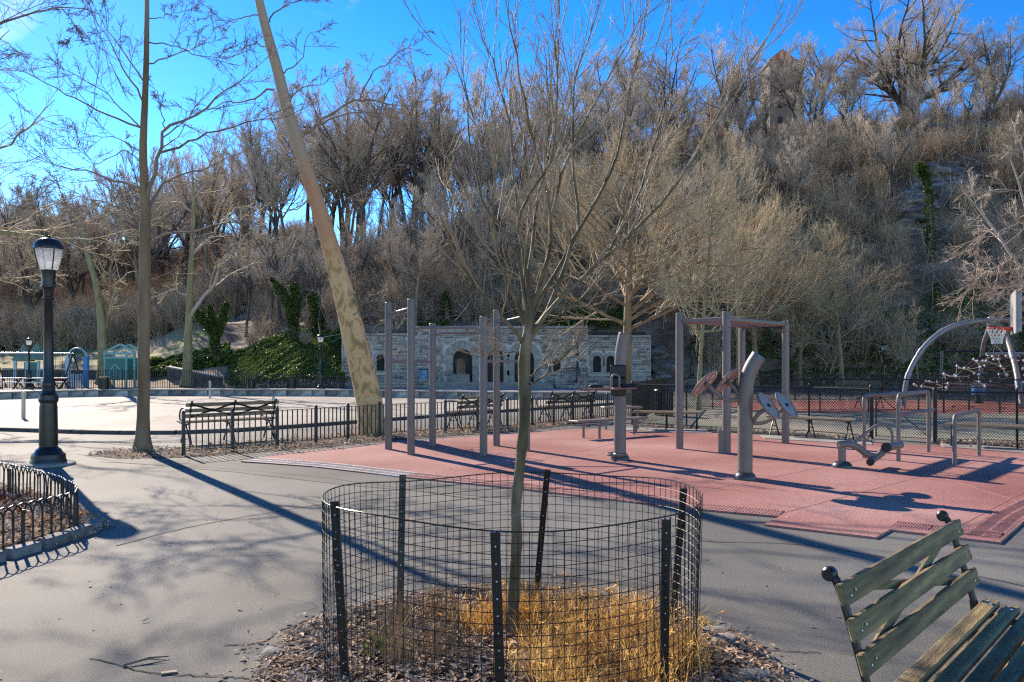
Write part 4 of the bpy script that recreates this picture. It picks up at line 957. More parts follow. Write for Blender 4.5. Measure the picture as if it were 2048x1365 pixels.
mid = lambda a, b_, t: (a[0]+(b_[0]-a[0])*t, a[1]+(b_[1]-a[1])*t)
chain_fence('chain_link_fence', 'farther chain-link fence between the pale green court and the red court', [f0, f1, mid(f1, f2, 0.6)], 1.15, [(*mid(f0, f1, t), .022) for t in (0, .33, .66, 1)]+[(*mid(f1, f2, t), .03) for t in (.1, .2, .25, .30, .36, .45)], step=0.10, wire=0.0062)
chain_fence('chain_link_fence', 'farthest low chain-link fence along the path behind the red court', [g_(1420, 803), g_(2900, 803)], 1.2, [(*g_(x, 803), .03) for x in range(1500, 2200, 90)], step=0.16, wire=0.009)
chain_fence('chain_link_fence', 'chain-link fence closing the court on its left side, beside the rink', [n0, g_(1330, 815)], 1.15, [(*mid(n0, g_(1330, 815), t), .022) for t in (.35, .7)], step=0.08, wire=0.005)
# litter bins
def bin_(label, px, py, sc=1.0):
    c = G(px, py); t = thing('litter_bin', label, 'litter bin', (c.x, c.y, 0)); t.scale = (sc,)*3
    mb = MB(); mb.lathe([(0.26, 0.06), (0.27, 0.75)], 20)
    for k in range(20):
        a = 2*PI*k/20; mb.box((0.285*math.cos(a), 0.285*math.sin(a), 0.42), (0.02, 0.045, 0.78), Matrix.Rotation(a, 3, 'Z'))
    mb.build('body', M_['iron_dark'], t); MB().lathe([(0.30, 0.80), (0.33, 0.83), (0.31, 0.86), (0.24, 0.865), (0.235, 0.80)], 20).build('rim', M_['iron_dark'], t)
    return t
bin_('dark litter bin behind the chain-link fence left of the pergola', 1328, 832); bin_('small dark litter bin on the promenade left of the leaning trunk', 583, 779)

# ================================================================ BENCHES
def park_bench(name, label, c, rz, L=1.9, back=True, arms=True, wood='wood_tan', detail=False, group=None):
    """local: x along, front is -y, back at +y"""
    sup = (-L/2+0.10, 0, L/2-0.10) if L > 1.6 and not detail else (-L/2+0.06, L/2-0.06)
    t = thing(name, label, 'bench', c, rz, group); n = 5; W_ = M_[wood]
    sl = None
    for k in range(n):
        y = -0.20+k*0.088
        if sl is None: o = MB().box((0, 0, 0), (L, 0.070, 0.036), None, 0.005).build('seat_slat', W_, t); sl = o.data
        else: o = new_obj('seat_slat', sl, None, t)
        o.location = (random.uniform(-.004, .004), y, 0.435+0.012*abs(k-2)); o.rotation_euler = ((k-2)*0.03, 0, 0)
    bs_ = None
    BK = [(0.225, 0.585), (0.260, 0.700), (0.298, 0.820)]
    if back:
        for (y, z) in BK:
            if bs_ is None: o = MB().box((0, 0, 0), (L, 0.030, 0.080), None, 0.005).build('back_slat', W_, t); bs_ = o.data
            else: o = new_obj('back_slat', bs_, None, t)
            o.location = (0, y, z); o.rotation_euler = (R(-16), 0, 0)
    for k, x in enumerate(sup):
        mb = MB(); r = 0.016
        mb.tube(crom([(x, -0.235, 0.41), (x, -0.1, 0.40), (x, 0.1, 0.40), (x, 0.20, 0.43)], 4), r, 8)
        mb.tube(crom([(x, -0.25, 0.005), (x, -0.19, 0.12), (x, -0.10, 0.28), (x, -0.02, 0.39)], 4), [r*1.2]*4+[r]*9, 8)
        mb.tube(crom([(x, 0.27, 0.005), (x, 0.20, 0.12), (x, 0.10, 0.28), (x, 0.03, 0.39)], 4), [r*1.2]*4+[r]*9, 8)
        mb.tube([(x, -0.13, 0.24), (x, 0.13, 0.24)], r*0.7, 6)
        if back:
            mb.tube(crom([(x, 0.20, 0.40), (x, 0.245, 0.56), (x, 0.285, 0.70), (x, 0.33, 0.84), (x, 0.355, 0.872)], 4), r*1.05, 8)
            mb.tube(crom([(x, 0.33, 0.012), (x, 0.27, 0.15), (x, 0.215, 0.33), (x, 0.225, 0.47)], 4), r, 8)
            mb.lathe([(0.020, -0.02), (0.027, -0.012), (0.027, 0.012), (0.020, 0.02)], 16, (x, 0.362, 0.876), Matrix.Rotation(PI/2, 3, 'Y'))
        mb.build('leg_frame', M_['iron_dark'], t)
        if arms and back and (abs(x) > 0.1):
            mb = MB(); mb.tube([(x, -0.13-0.20*math.cos(a)*1.0, 0.565+0.17*math.sin(a)) for a in np.linspace(-2.0, 1.6, 18)]+[(x, 0.06, 0.73), (x, 0.27, 0.71)], 0.018, 8); mb.build('armrest', M_['iron_dark'], t)
    if back:
        xs = sup
        for a, b_ in zip(xs[:-1], xs[1:]):
            for s in (0, 1):
                p0 = Vector((a, BK[0][0]+0.02, BK[0][1]-0.02)); p1 = Vector((b_, BK[2][0]+0.025, BK[2][1]+0.01))
                if s: p0, p1 = Vector((b_, p0.y+0.010, p0.z)), Vector((a, p1.y+0.010, p1.z))
                MB().bar(p0, p1, 0.012, 0.036, up=(0, 0.3, 1)).build('cross_brace', M_['iron_dark'] if wood == 'wood_tan' else W_, t)
    if detail:
        mb = MB()
        for x in (-L/2+0.07, L/2-0.07):
            for k in range(n):
                for s in (-0.02, 0.02): mb.lathe([(0.0075, 0), (0.0065, 0.004), (0.002, 0.0055)], 8, (x+s*1.0, -0.20+k*0.088+s*0.5, 0.454+0.012*abs(k-2)))
            for (y, z) in BK:
                for s in (-0.022, 0.022): mb.lathe([(0.007, 0), (0.006, 0.004), (0.002, 0.005)], 8, (x+s, y-0.017, z+s*0.3), Matrix.Rotation(PI/2-R(16)+0.0, 3, 'X'))
        mb.build('bolt_heads', pmat('galvanised_bolts', [(0.5, 0.5, 0.5)], 3, 0.3, metal=1), t)
    return t
# nearest bench, lower right
fa = math.atan2(-0.65, 0.76)               # facing direction (front)
rz = math.atan2(1.10, 0.97)                # long axis
nk = Vector((1.185, 2.97, 0)); fk = Vector((2.20, 4.09, 0)); ax = (fk-nk).normalized(); fr_ = Vector((ax.y, -ax.x, 0))
# local +x = ax, local +y = back => rotate so x axis = ax ; back = +y = (-ax.y, ax.x)
L0 = (fk-nk).length+0.14; c = (nk+fk)/2+fr_*0.36
park_bench('park_bench', 'nearest park bench with weathered green slats, cut off by the lower right corner', (c.x, c.y, 0.0), math.atan2(ax.y, ax.x), L0, True, False, 'wood_green', True)
# benches facing the rink
def bench_px(label, pxl, pyl, pxr, pyr, facing, **k):
    a = G(pxl, pyl); b_ = G(pxr, pyr); d = (b_-a); c = (a+b_)/2; L = k.pop('L', d.length); rz = math.atan2(d.y, d.x)
    if facing > 0: rz += PI                # front (-y local) points away
    return park_bench('park_bench', label, (c.x, c.y, 0.0), rz, L, **k)
bench_px('long tan bench behind the left end of the picket fence, facing the rink', 362, 888, 545, 876, 1, L=2.05)
c = G(948, 857); park_bench('park_bench', 'tan-slatted bench seen nearly end-on behind the fence, between the pull-up posts', (c.x, c.y, 0), PI+math.atan2(1.15, 1.0), 1.7)
c = G(1132, 843); park_bench('park_bench', 'tan-slatted bench behind the fence, right of the young tree trunk', (c.x, c.y, 0), PI+math.atan2(1.0, 1.25), 1.9)
def flat_bench(label, pxl, pyl, pxr, pyr):
    a = G(pxl, pyl); b_ = G(pxr, pyr); d = b_-a; c = (a+b_)/2; return park_bench('backless_bench', label, (c.x, c.y, 0), math.atan2(d.y, d.x), d.length, back=False, arms=False)
flat_bench('backless slatted bench by the chain-link fence, left of the pergola posts', 1266, 859, 1402, 862)
flat_bench('backless slatted bench by the chain-link fence, right of the disc machine', 1540, 872, 1708, 882.5)
flat_bench('backless slatted bench cut by the right edge, behind the low parallel bar', 1892, 893, 2190, 907)
c = G(1760, 818); park_bench('park_bench', 'small far bench on the red court seen through the gate', (c.x, c.y, 0), 0.1, 1.9, back=False)
c = G(1345, 812)
c = G(1955, 800); park_bench('park_bench', 'far dark bench with a pale back rail behind the courts at right', (c.x, c.y, 0), 0.02, 3.2)
c = G(1720, 790); park_bench('park_bench', 'far grey bench under the dark slope, left of the climbing arch', (c.x, c.y, 0), 0.0, 2.6)

# ================================================================ FITNESS EQUIPMENT
fit = M_['fit']
def post_top(r, h): return [(r, 0), (r, h-0.03), (r*0.97, h-0.012), (r*0.82, h-0.002), (r*0.3, h+0.002), (0.003, h+0.003)]
rig = thing('pull_up_rig', 'mauve-grey pull-up rig of six tall posts joined by thin bars, left of the young tree', 'pull-up rig')
def gpost(px, py, ytop, r=0.07, parent=rig, name='post'):
    c = G(px, py); h = EYE+(HOR-ytop)*c.y/F; MB().lathe(post_top(r, h), 18).build(name, fit, parent, c); return c, h
P1, h1 = gpost(777, 901, 605); P2, h2 = gpost(822, 912, 598); P3, h3 = gpost(865, 893.5, 647); P4, h4 = gpost(967, 913.5, 633); P5, h5 = gpost(993, 894, 620); P6, h6 = gpost(1053, 904, 628)
def rbar(p, q, z0, z1, r=0.022, bend=0.0, name='bar', parent=rig, col=None):
    a = Vector((p.x, p.y, z0)); b_ = Vector((q.x, q.y, z1)); d = (b_-a)
    pts = [a, a+d*0.02]+([a+d*0.12+Vector((0, 0, bend)), a+d*0.88+Vector((0, 0, bend))] if bend else [])+[a+d*0.98, b_]
    o = MB().tube(pts, r, 10).build(name, col or fit, parent); return o
rbar(P1, P2, 2.63, 2.68, .024); rbar(P1, P2, 2.56, 2.62, .014)
mb = MB(); c = P1.lerp(P2, 0.35); mb.lathe([(0.0, -.035), (.03, -.02), (.036, 0), (.03, .02), (0.0, .035)], 10, (c.x, c.y, 2.655)); mb.build('knob', fit, rig)
rbar(P1, P3, 1.70, 1.69, .024, 0.02); rbar(P4, P6, 1.69, 1.70, .024, 0.02); rbar(P2, P4, 2.27, 2.25, .024, 0.06); rbar(P3, P5, 2.24, 2.24, .024, 0.05); rbar(P5, P6, 2.50, 2.58, .022)
for a_, b2 in ((P2, P4), ):
    mb = MB(); c = a_.lerp(b2, 0.35); mb.lathe([(0.0, -.03), (.026, -.015), (.03, 0), (.026, .015), (0.0, .03)], 10, (c.x, c.y, 2.32)); mb.build('knob', fit, rig)
# bolt pairs
mb = MB()
for (c, h) in ((P1, h1), (P2, h2), (P3, h3), (P4, h4), (P5, h5)):
    for z in (h-0.25, h-0.33, h-0.55, h-0.63): mb.lathe([(0.012, 0), (0.010, 0.008), (0.002, 0.01)], 8, (c.x-0.0, c.y-0.069, z), Matrix.Rotation(PI/2, 3, 'X'))
mb.build('bolt_heads', fit, rig)

pg = thing('pergola_frame', 'four tall mauve-grey posts carrying a grey panel tinted with mat bounce, right of the middle', 'exercise frame')
QA, ha = gpost(1359, 900, 626, .075, pg); QB, hb = gpost(1453, 908.5, 623, .078, pg); QC, hc = gpost(1571, 888.5, 643, .075, pg); QD, hd = gpost(1484, 881, 657, .072, pg)
zs = [EYE+(HOR-y)*q_.y/F for q_, y in ((QA, 647), (QB, 652), (QC, 657), (QD, 655))]
ctr = (QA+QB+QC+QD)/4
def inset(q_, z, k=0.93): v = ctr+(q_-ctr)*k; return Vector((v.x, v.y, z))
zc_ = 2.46
for e0, e1, o0, o1 in ((QA, QD, QB, QC), (QB, QC, QA, QD)):
    c4 = [e0.lerp(o0, .06), e0.lerp(o0, .30), e1.lerp(o1, .30), e1.lerp(o1, .06)]; mb = MB()
    mb.add([Vector((v.x, v.y, zc_+s)) for s in (0, 0.045) for v in c4], [(3, 2, 1, 0), (4, 5, 6, 7), (0, 1, 5, 4), (1, 2, 6, 5), (2, 3, 7, 6), (3, 0, 4, 7)]); mb.build('roof_panel', M_['plate'], pg)  # grey plate coloured red to paint in the bounce from the mat
for a_, b2 in ((QA, QB), (QB, QC), (QC, QD), (QD, QA)): MB().bar((a_.x, a_.y, zc_+0.04), (b2.x, b2.y, zc_+0.04), 0.05, 0.075, 0.01).build('beam', fit, pg)
MB().box((QB.x-0.085, QB.y+0.02, 0.22), (0.11, 0.13, 0.44), None, 0.01).build('post_box', fit, pg)
mb = MB()
for (c, h) in ((QA, ha), (QB, hb), (QC, hc)):
    for z in (2.34, 2.5, 2.56): mb.lathe([(0.013, 0), (0.011, 0.008), (0.002, 0.01)], 8, (c.x+0.02, c.y-0.075, z), Matrix.Rotation(PI/2, 3, 'X'))
mb.build('bolt_heads', fit, pg)

# twist and sit station
Y = 13.75; st = thing('leg_lift_station', 'tall bent pole with black back pad and two rust-red side seats, left of the pergola', 'exercise machine')
def a_(px, py, dy=0.0, Y_=None): return A(px, py, (Y_ or Y)+dy)
b0 = a_(1240, 920)
MB().lathe([(0.16, 0), (0.165, 0.03), (0.15, 0.08), (0.12, 0.12), (0.10, 0.14), (.098, .16)], 24, b0*1.0-Vector((0, 0, b0.z))).build('foot', M_['dome'], st)
pth = crom([Vector((b0.x, b0.y, 0.1)), a_(1240, 860), a_(1240, 780), a_(1240.5, 735), a_(1243, 700), a_(1249, 669)], 5)
MB().tube(pth, 0.105, 20).build('pole', fit, st)
mb = MB(); e = pth[-1]; d = (pth[-1]-pth[-2]).normalized(); mb.tube([e, e+d*0.012], [0.107, 0.1], 20); mb.build('pole_cap', fit, st)
MB().box(a_(1236.5, 743, -0.13), (0.28, 0.05, 0.22), None, 0.02).build('back_pad', M_['pad'], st)
MB().box(a_(1237, 774, -0.12), (0.27, 0.10, 0.31), None, 0.02).build('hub_block', M_['pad'], st)
for s, (x0, x1, yy, dy, xu) in enumerate([(1160, 1228, 780, 0.20, 1165), (1224, 1271, 778, -0.24, 1231)]):
    pa = a_(x0, yy, dy); pb = a_(x1, yy-2, dy); MB().bar(pa, pb, 0.30, 0.035, 0.01).build('side_seat', M_['plate'], st)
    mb = MB(); c = a_(xu, yy-2, dy-0.05); mb.tube([c+Vector((-0.065, 0, 0)), c+Vector((-0.065, 0, 0.15))]+[c+Vector((0.065*math.cos(t), 0, 0.16+0.065*math.sin(t))) for t in np.linspace(PI, 0, 9)]+[c+Vector((0.065, 0, 0.15)), c+Vector((0.065, 0, 0))], 0.02, 10); mb.build('hand_grip', fit, st)
    c = a_(xu+27, yy-7, dy-0.05); MB().box(c, (0.24, 0.13, 0.05), None, 0.02).build('elbow_pad', M_['pad'], st)
mb = MB(); c = a_(1233, 909, -0.10); mb.tube([c+Vector((0.16*math.cos(t), 0.16*math.sin(t), 0)) for t in np.linspace(0, 2*PI, 25)], 0.022, 8, cap=False); mb.build('foot_ring', fit, st)

# disc machine
Y = 11.38; dm = thing('disc_machine', 'curved grey pole with four tilted hand discs, right of the pergola', 'exercise machine'); b0 = a_(1490, 962)
MB().lathe([(0.15, 0), (0.157, 0.03), (0.145, 0.08), (0.12, 0.11), (0.105, 0.12), (.104, .14)], 24, (b0.x, b0.y, 0)).build('foot', M_['dome'], dm)
pth = crom([Vector((b0.x, b0.y, 0.1)), a_(1490, 900), a_(1490, 830), a_(1491, 790), a_(1495, 757), a_(1504, 733), a_(1516, 714)], 6)
MB().tube(pth, 0.104, 20).build('pole', fit, dm)
e = pth[-1]; d = (pth[-1]-pth[-2]).normalized(); MB().tube([e-d*0.004, e+d*0.016], 0.107, 20).build('pole_cap', M_['bluecap'], dm)
def disc(c, nrm, r, face_mat, spokes):
    q_ = Vector(nrm).normalized().to_track_quat('Z', 'Y').to_matrix()
    o = MB().lathe([(r*0.95, -0.018), (r, -0.008), (r, 0.008), (r*0.97, 0.018), (r*0.90, 0.016), (r*0.9, 0.004), (0.001, 0.004)], 36, c, q_).build('disc', face_mat, dm)
    rim = MB(); rim.tube([c+q_ @ Vector((r*math.cos(t), r*math.sin(t), 0)) for t in np.linspace(0, 2*PI, 37)], 0.014, 8, cap=False); rim.build('disc_rim', fit, o)
    mb = MB(); mb.lathe([(0.03, 0.0), (0.03, 0.02), (0.012, 0.024), (0.001, 0.024)], 12, c, q_); mb.build('hub', M_['pad'], o)
    if spokes:
        mb = MB()
        for k in range(3):
            t = PI*k/3+0.5; mb.bar(c+q_ @ Vector((r*.95*math.cos(t), r*.95*math.sin(t), .008)), c-q_ @ Vector((r*.95*math.cos(t), r*.95*math.sin(t), -.008)), 0.012, 0.01)
        mb.build('spokes', fit, o)
    return o
D1 = a_(1410, 766, -0.08); D2 = a_(1453, 763, 0.10); D3 = a_(1537, 812, -0.10); D4 = a_(1573, 811, 0.12)
nb_ = Vector((0.62, -0.43, -0.66)); nf_ = Vector((0.62, -0.50, 0.62))
disc(D1, nb_, 0.225, M_['disc_back_bounce'], True); disc(D2, nb_, 0.225, M_['disc_back_bounce'], True)
disc(D3, nf_, 0.215, M_['disc'], False); disc(D4, nf_, 0.215, M_['disc'], False)
hb_ = a_(1478, 800, -0.02); hf2 = a_(1503, 845, 0.0)
MB().tube(crom([D1+nb_*0.02, a_(1424, 778, -.12), a_(1442, 795, -.10), a_(1460, 801, -.05), hb_, a_(1486, 800)], 5), 0.030, 12).build('arm', fit, dm)
MB().tube(crom([D2+nb_*0.02, a_(1464, 772, .05), a_(1474, 784, .04), a_(1476, 795, .02), a_(1486, 799)], 5), 0.028, 12).build('arm', fit, dm)
MB().tube(crom([D3-nf_*0.02, a_(1524, 822, -.10), a_(1511, 835, -.08), a_(1507, 845, -.03), a_(1493, 845)], 5), 0.030, 12).build('arm', fit, dm)
MB().tube(crom([D4-nf_*0.02, a_(1560, 822, .08), a_(1545, 838, .05), a_(1520, 847, .02), a_(1493, 846)], 5), 0.028, 12).build('arm', fit, dm)
MB().box(a_(1500, 846, -.02), (0.06, 0.10, 0.16), None, 0.01).build('bracket', M_['dome'], dm)

# rocker
Y = 12.7; rk_ = thing('rowing_seat', 'low grey curved-beam exercise seat with black rollers and a looped handle, at right', 'exercise machine'); b0 = a_(1684, 938)
MB().lathe([(0.155, 0), (0.16, 0.03), (0.14, 0.085), (0.10, 0.115), (0.07, 0.12)], 24, (b0.x, b0.y, 0)).build('foot', M_['dome'], rk_)
MB().bar((b0.x, b0.y, 0.08), a_(1684, 893), 0.10, 0.10, 0.02).build('post', fit, rk_)
MB().tube(crom([a_(1676, 890), a_(1690, 889), a_(1704, 890), a_(1718, 897), a_(1734, 909), a_(1750, 914), a_(1760, 909), a_(1774, 896)], 5), 0.055, 14).build('beam', fit, rk_)
MB().tube([a_(1741, 924, -0.28), a_(1757, 913, 0.18)], 0.05, 14).build('lower_roller', fit, rk_)
MB().tube([a_(1740, 925, -0.305), a_(1741.5, 924, -0.27)], 0.058, 16).build('roller_end', M_['pad'], rk_)
MB().tube([a_(1773, 895, -0.22), a_(1800, 890, 0.26)], 0.065, 16).build('upper_roller', fit, rk_)
MB().tube([a_(1772, 895.5, -0.245), a_(1774, 895, -0.21)], 0.075, 16).build('roller_end', M_['pad'], rk_)
MB().tube(crom([a_(1706, 889), a_(1725, 872), a_(1745, 856), a_(1760, 850), a_(1773, 852), a_(1781, 860), a_(1784, 870), a_(1784, 887)], 6), 0.024, 10).build('handle', fit, rk_)

# bars
def ubar(name, label, q0, q1, yt, mid_rail=None, r=0.034):
    t = thing(name, label, 'exercise bars'); a = G(*q0); b_ = G(*q1); h = EYE+(HOR-yt)*a.y/F; d = (b_-a).normalized(); k = 0.10
    up = Vector((0, 0, 1)); pts = [a, a+up*(h-k*1.4)]+[a+d*(k*(1-math.cos(u)))+up*(h-k+k*math.sin(u)) for u in np.linspace(0, PI/2, 6)][1:]+[b_-d*(k*(1-math.cos(u)))+up*(h-k+k*math.sin(u)) for u in np.linspace(PI/2, 0, 6)]+[b_]
    MB().tube(pts, r, 14).build('hoop_bar', fit, t)
    return t, a, b_, h
ubar('hurdle_bar', 'left grey inverted-U bar behind the curved-beam seat', (1728, 918.5), (1796, 905), 791.5)
t, a, b_, h = ubar('hurdle_bar', 'middle grey inverted-U bar with a lower cross rail ending in a stub', (1797, 925), (1857, 907), 789.5)
z = EYE+(HOR-830)*a.y/F; MB().tube([(a.x, a.y, z), (b_.x, b_.y, z-0.0), tuple(Vector((b_.x, b_.y, z))+(b_-a).normalized()*0.35)], 0.03, 12).build('lower_rail', fit, t)
ubar('hurdle_bar', 'right grey inverted-U bar, lowest of the three, before the rightmost bench', (1909, 935), (1958, 914), 832)
sb = thing('sit_up_bench', 'low narrow grey sit-up bench on thin legs, left of the bent pole machine', 'exercise bench')
p0 = A(1146, 843, 17.6); p1 = A(1286, 832, 18.9); p0.z = p1.z = 0.40; MB().bar(p0, p1, 0.32, 0.05, 0.012).build('board', fit, sb)
for px, py in ((1167, 878), (1199, 880), (1268, 871), (1272, 867)):
    c = G(px, py); MB().lathe([(0.028, 0), (0.028, 0.375)], 10).build('leg', fit, sb, c)
sb2 = thing('sit_up_bench', 'higher short grey exercise board just behind the longer low one', 'exercise bench')
p0 = A(1205, 818, 20.0); p1 = A(1282, 817, 20.2); p0.z = p1.z = 0.58; MB().bar(p0, p1, 0.3, 0.05, 0.012).build('board', fit, sb2)
for px, in ((1212,), (1276,)):
    c = A(px, 0, 20.1); MB().lathe([(0.026, 0), (0.026, 0.56)], 10).build('leg', fit, sb2, (c.x, c.y, 0))

# ================================================================ COURT THINGS
hp = thing('basketball_hoop', 'basketball backboard seen edge-on with red rim and white net at the right edge', 'basketball hoop')
Yh = 20.0; M_['white'] = pmat('grey_white_board', [(0.30, 0.29, 0.28), (0.42, 0.41, 0.39)], 3, 0.5); M_['red'] = pmat('red_rim_paint', [(0.6, 0.05, 0.03), (0.7, 0.07, 0.04)], 3, 0.4); M_['net'] = pmat('white_net_cord', [(0.7, 0.69, 0.64), (0.8, 0.79, 0.74)], 3, 0.8)
bb = A(2027, 628, Yh); zt = A(0, 586, Yh).z; zb = A(0, 669, Yh).z; hz = zt-zb; cz_ = (zt+zb)/2
hp.location = (bb.x, bb.y, 0); hp.rotation_euler = (0, 0, R(-27.5))        # local -x points into the court
MB().box((0, 0, cz_), (0.035, 1.5, hz), None, 0.008).build('backboard', M_['white'], hp)
for s in (-0.62, 0, 0.62): MB().box((0.07, s, cz_), (0.10, 0.05, hz*0.92), None, 0.01).build('rear_rib', M_['white'], hp)
MB().box((0.14, 0, cz_+.2), (0.05, 1.3, 0.06)).box((0.14, 0, cz_-.2), (0.05, 1.3, 0.06)).build('rear_rail', M_['iron_dark'], hp)
zr = A(0, 656, Yh).z; rad = 0.225; rc = Vector((-0.13-rad, 0, zr))
MB().tube([rc+Vector((rad*math.cos(t), rad*math.sin(t), 0)) for t in np.linspace(0, 2*PI, 33)], 0.013, 10, cap=False).box((-0.08, 0, zr-0.03), (0.12, 0.16, 0.10), None, 0.01).bar((-0.05, -0.07, zr-0.05), (rc.x, -rad, zr-0.01), 0.012, 0.07).bar((-0.05, 0.07, zr-0.05), (rc.x, rad, zr-0.01), 0.012, 0.07).build('rim', M_['red'], hp)
mb = MB(); lev = [(0, rad, 0), (1, rad*0.86, 0.10), (2, rad*0.70, 0.19), (3, rad*0.58, 0.27), (4, rad*0.52, 0.34), (5, rad*0.52, 0.40)]
for (k, r1, d1), (k2, r2, d2) in zip(lev[:-1], lev[1:]):
    for j in range(12):
        t = 2*PI*(j+0.5*(k % 2))/12
        for s in (-1, 1):
            t2 = t+s*PI/12; mb.tube([rc+Vector((r1*math.cos(t), r1*math.sin(t), -d1)), rc+Vector((r2*math.cos(t2), r2*math.sin(t2), -d2))], 0.0085, 4, cap=False)
mb.build('net', M_['net'], hp)
MB().tube([(0.12, 0, cz_), (0.8, 0, cz_-0.1), (1.3, 0, cz_-0.9)], 0.06, 12).build('support_arm', M_['iron_dark'], hp)
MB().tube([(1.3, 0, 0), (1.3, 0, cz_-0.8)], 0.09, 14).build('pole', M_['iron_dark'], hp)

Yd = 32.0; cd = thing('climbing_dome', 'blue-grey arched rope climbing frame behind the courts, partly behind the hoop', 'climbing frame')
M_['tube'] = pmat('weathered_blue_grey_tube', [(0.16, 0.19, 0.22), (0.26, 0.28, 0.30)], 2, 0.4, metal=0.2)
d_ = lambda px, py, dy=0: A(px, py, Yd+dy)
arch1 = crom([d_(1806, 812), d_(1809, 785), d_(1816, 752), d_(1832, 718), d_(1856, 686), d_(1890, 660), d_(1930, 646), d_(1975, 641), d_(2020, 641), d_(2080, 655), d_(2130, 690), d_(2160, 740), d_(2172, 812)], 5)
MB().tube(arch1, 0.10, 14).build('arch_tube', M_['tube'], cd)
arch2 = crom([d_(1985, 641, 0), d_(2005, 660, -.5), d_(2020, 695, -1.6), d_(2032, 740, -2.6), d_(2040, 790, -3.2), d_(2044, 816, -3.5)], 5)
M_['tube2'] = pmat('weathered_pink_grey_tube', [(0.24, 0.18, 0.16), (0.32, 0.25, 0.225)], 2, 0.4)
MB().tube(arch2, 0.095, 14).build('arch_tube', M_['tube2'], cd)
arch3 = crom([d_(1985, 641, 0), d_(1975, 665, 1.5), d_(1965, 700, 3.5), d_(1960, 780, 5.0)], 5)
MB().tube(arch3, 0.09, 12).build('arch_tube', M_['tube'], cd)
mb = MB(); mc = MB()
for pth_ in [(arch1, i) for i in (10, 17, 24)]+[(arch2, i) for i in (6, 12, 18)]:
    pt, i = pth_; MB().tube([pt[i-1].lerp(pt[i], .2), pt[i].lerp(pt[i+1], .8)], 0.118, 14).build('clamp', M_['tube'], cd)
MB().lathe([(0.001, -.24), (.17, -.15), (.22, 0), (.17, .15), (0.001, .24)], 14, d_(1984, 643)).build('hub_ball', M_['tube'], cd)
rp = MB(); kn = MB(); top = d_(2000, 706, 0)
levels = [(712, 0.55), (722, 1.0), (735, 1.6), (750, 2.1), (764, 2.7), (772, 3.1)]
ringpts = []
for (py, r) in levels:
    c = d_(1990, py); ring = []
    for j in range(14):
        t = 2*PI*j/14+0.1*len(ringpts); p = Vector((c.x+r*1.05*math.cos(t), Yd-0.5+r*0.8*math.sin(t), c.z+0.05*math.sin(5*t))); ring.append(p); kn.lathe([(0.001, -.075), (.07, 0), (.001, .075)], 6, p)
    for j in range(14): m0 = (ring[j]+ring[(j+1) % 14])/2-Vector((0, 0, 0.05)); rp.tube([ring[j], m0, ring[(j+1) % 14]], 0.028, 4, cap=False)
    if ringpts:
        for j in range(14): rp.tube([ringpts[-1][j], ring[j]], 0.022, 4, cap=False); rp.tube([ringpts[-1][j], ring[(j+1) % 14]], 0.018, 4, cap=False)
    ringpts.append(ring)
for j in range(0, 14, 2): rp.tube([ringpts[0][j], d_(1990, 690)], 0.014, 4, cap=False); rp.tube([ringpts[-1][j], Vector((ringpts[-1][j].x*1.03, ringpts[-1][j].y, 0.2))], 0.013, 4, cap=False)
M_['rope'] = pmat('dark_rope', [(0.02, 0.02, 0.022), (0.05, 0.05, 0.05)], 9, 0.6); M_['clip'] = pmat('white_clips_and_glints', [(0.75, 0.75, 0.77)], 3, 0.35)
rp.build('rope_net', M_['rope'], cd); o = kn.build('rope_clip_glints', M_['clip'], cd)  # clips enlarged and white, painting in the glints on the net
for py, x0, x1, dy in ((708, 1972, 2070, -1), (770, 1940, 2060, -1)): MB().tube([d_(x0, py, dy), d_(x1, py-1, dy)], 0.05, 8).build('cross_tube', M_['tube'], cd)
bf = thing('ball_stop_frame', 'dark steel frame with a thin top rail behind the rope climbing net', 'frame')
for px in (1884, 2120): c0 = A(px-4 if px < 2000 else px, 790, 38); c1 = A(px, 703, 38); MB().tube([(c0.x, c0.y, 0), c1], 0.07, 10).build('post', M_['dome'], bf)
MB().tube([A(1884, 703, 38), A(2120, 703, 38)], 0.045, 8).build('top_rail', M_['iron_dark'], bf)
bx = thing('blue_barrel', 'small blue barrel standing behind the court fence under the rope net', 'barrel', tuple(A(1957, 0, 34))[:2]+(0,))
MB().lathe([(0.22, 0.35), (0.26, 0.38), (0.27, 0.62), (0.26, 0.86), (0.22, 0.9), (0.2, 0.905)], 16).build('drum', pmat('blue_plastic', [(0.02, 0.14, 0.38), (0.03, 0.18, 0.45)], 3, 0.4), bx); MB().lathe([(0.2, 0.0), (0.14, 0.36)], 12).build('stand', M_['iron_dark'], bx)

# rink marker posts
M_['cream'] = pmat('cream_painted_post', [(0.5, 0.46, 0.36), (0.62, 0.58, 0.47)], 6, 0.6, 0.2, 30)
for px, yt, yb, lab in ((47, 785, 838, 'cream wooden post standing on the rink left of the near lamp post'), (420, 763, 797, 'cream post at the far edge of the rink, right of the tall bare tree'), (547, 794, 815, 'short cream post on the rink just above the right end of the first bench')):
    c = G(px, yb, -0.35); h = (yb-yt)*c.y/F; t = thing('marker_post', lab, 'post', c); MB().prism([(-.05, -.05), (.05, -.05), (.05, .05), (-.05, .05)], 0, h-0.04).build('shaft', M_['cream'], t)
    mb = MB(); mb.lathe([(0.085, h-0.06), (0.075, h-0.01), (0.02, h+0.02), (.003, h+.022)], 4, M=Matrix.Rotation(PI/4, 3, 'Z')); mb.build('post_cap', M_['cream'], t)

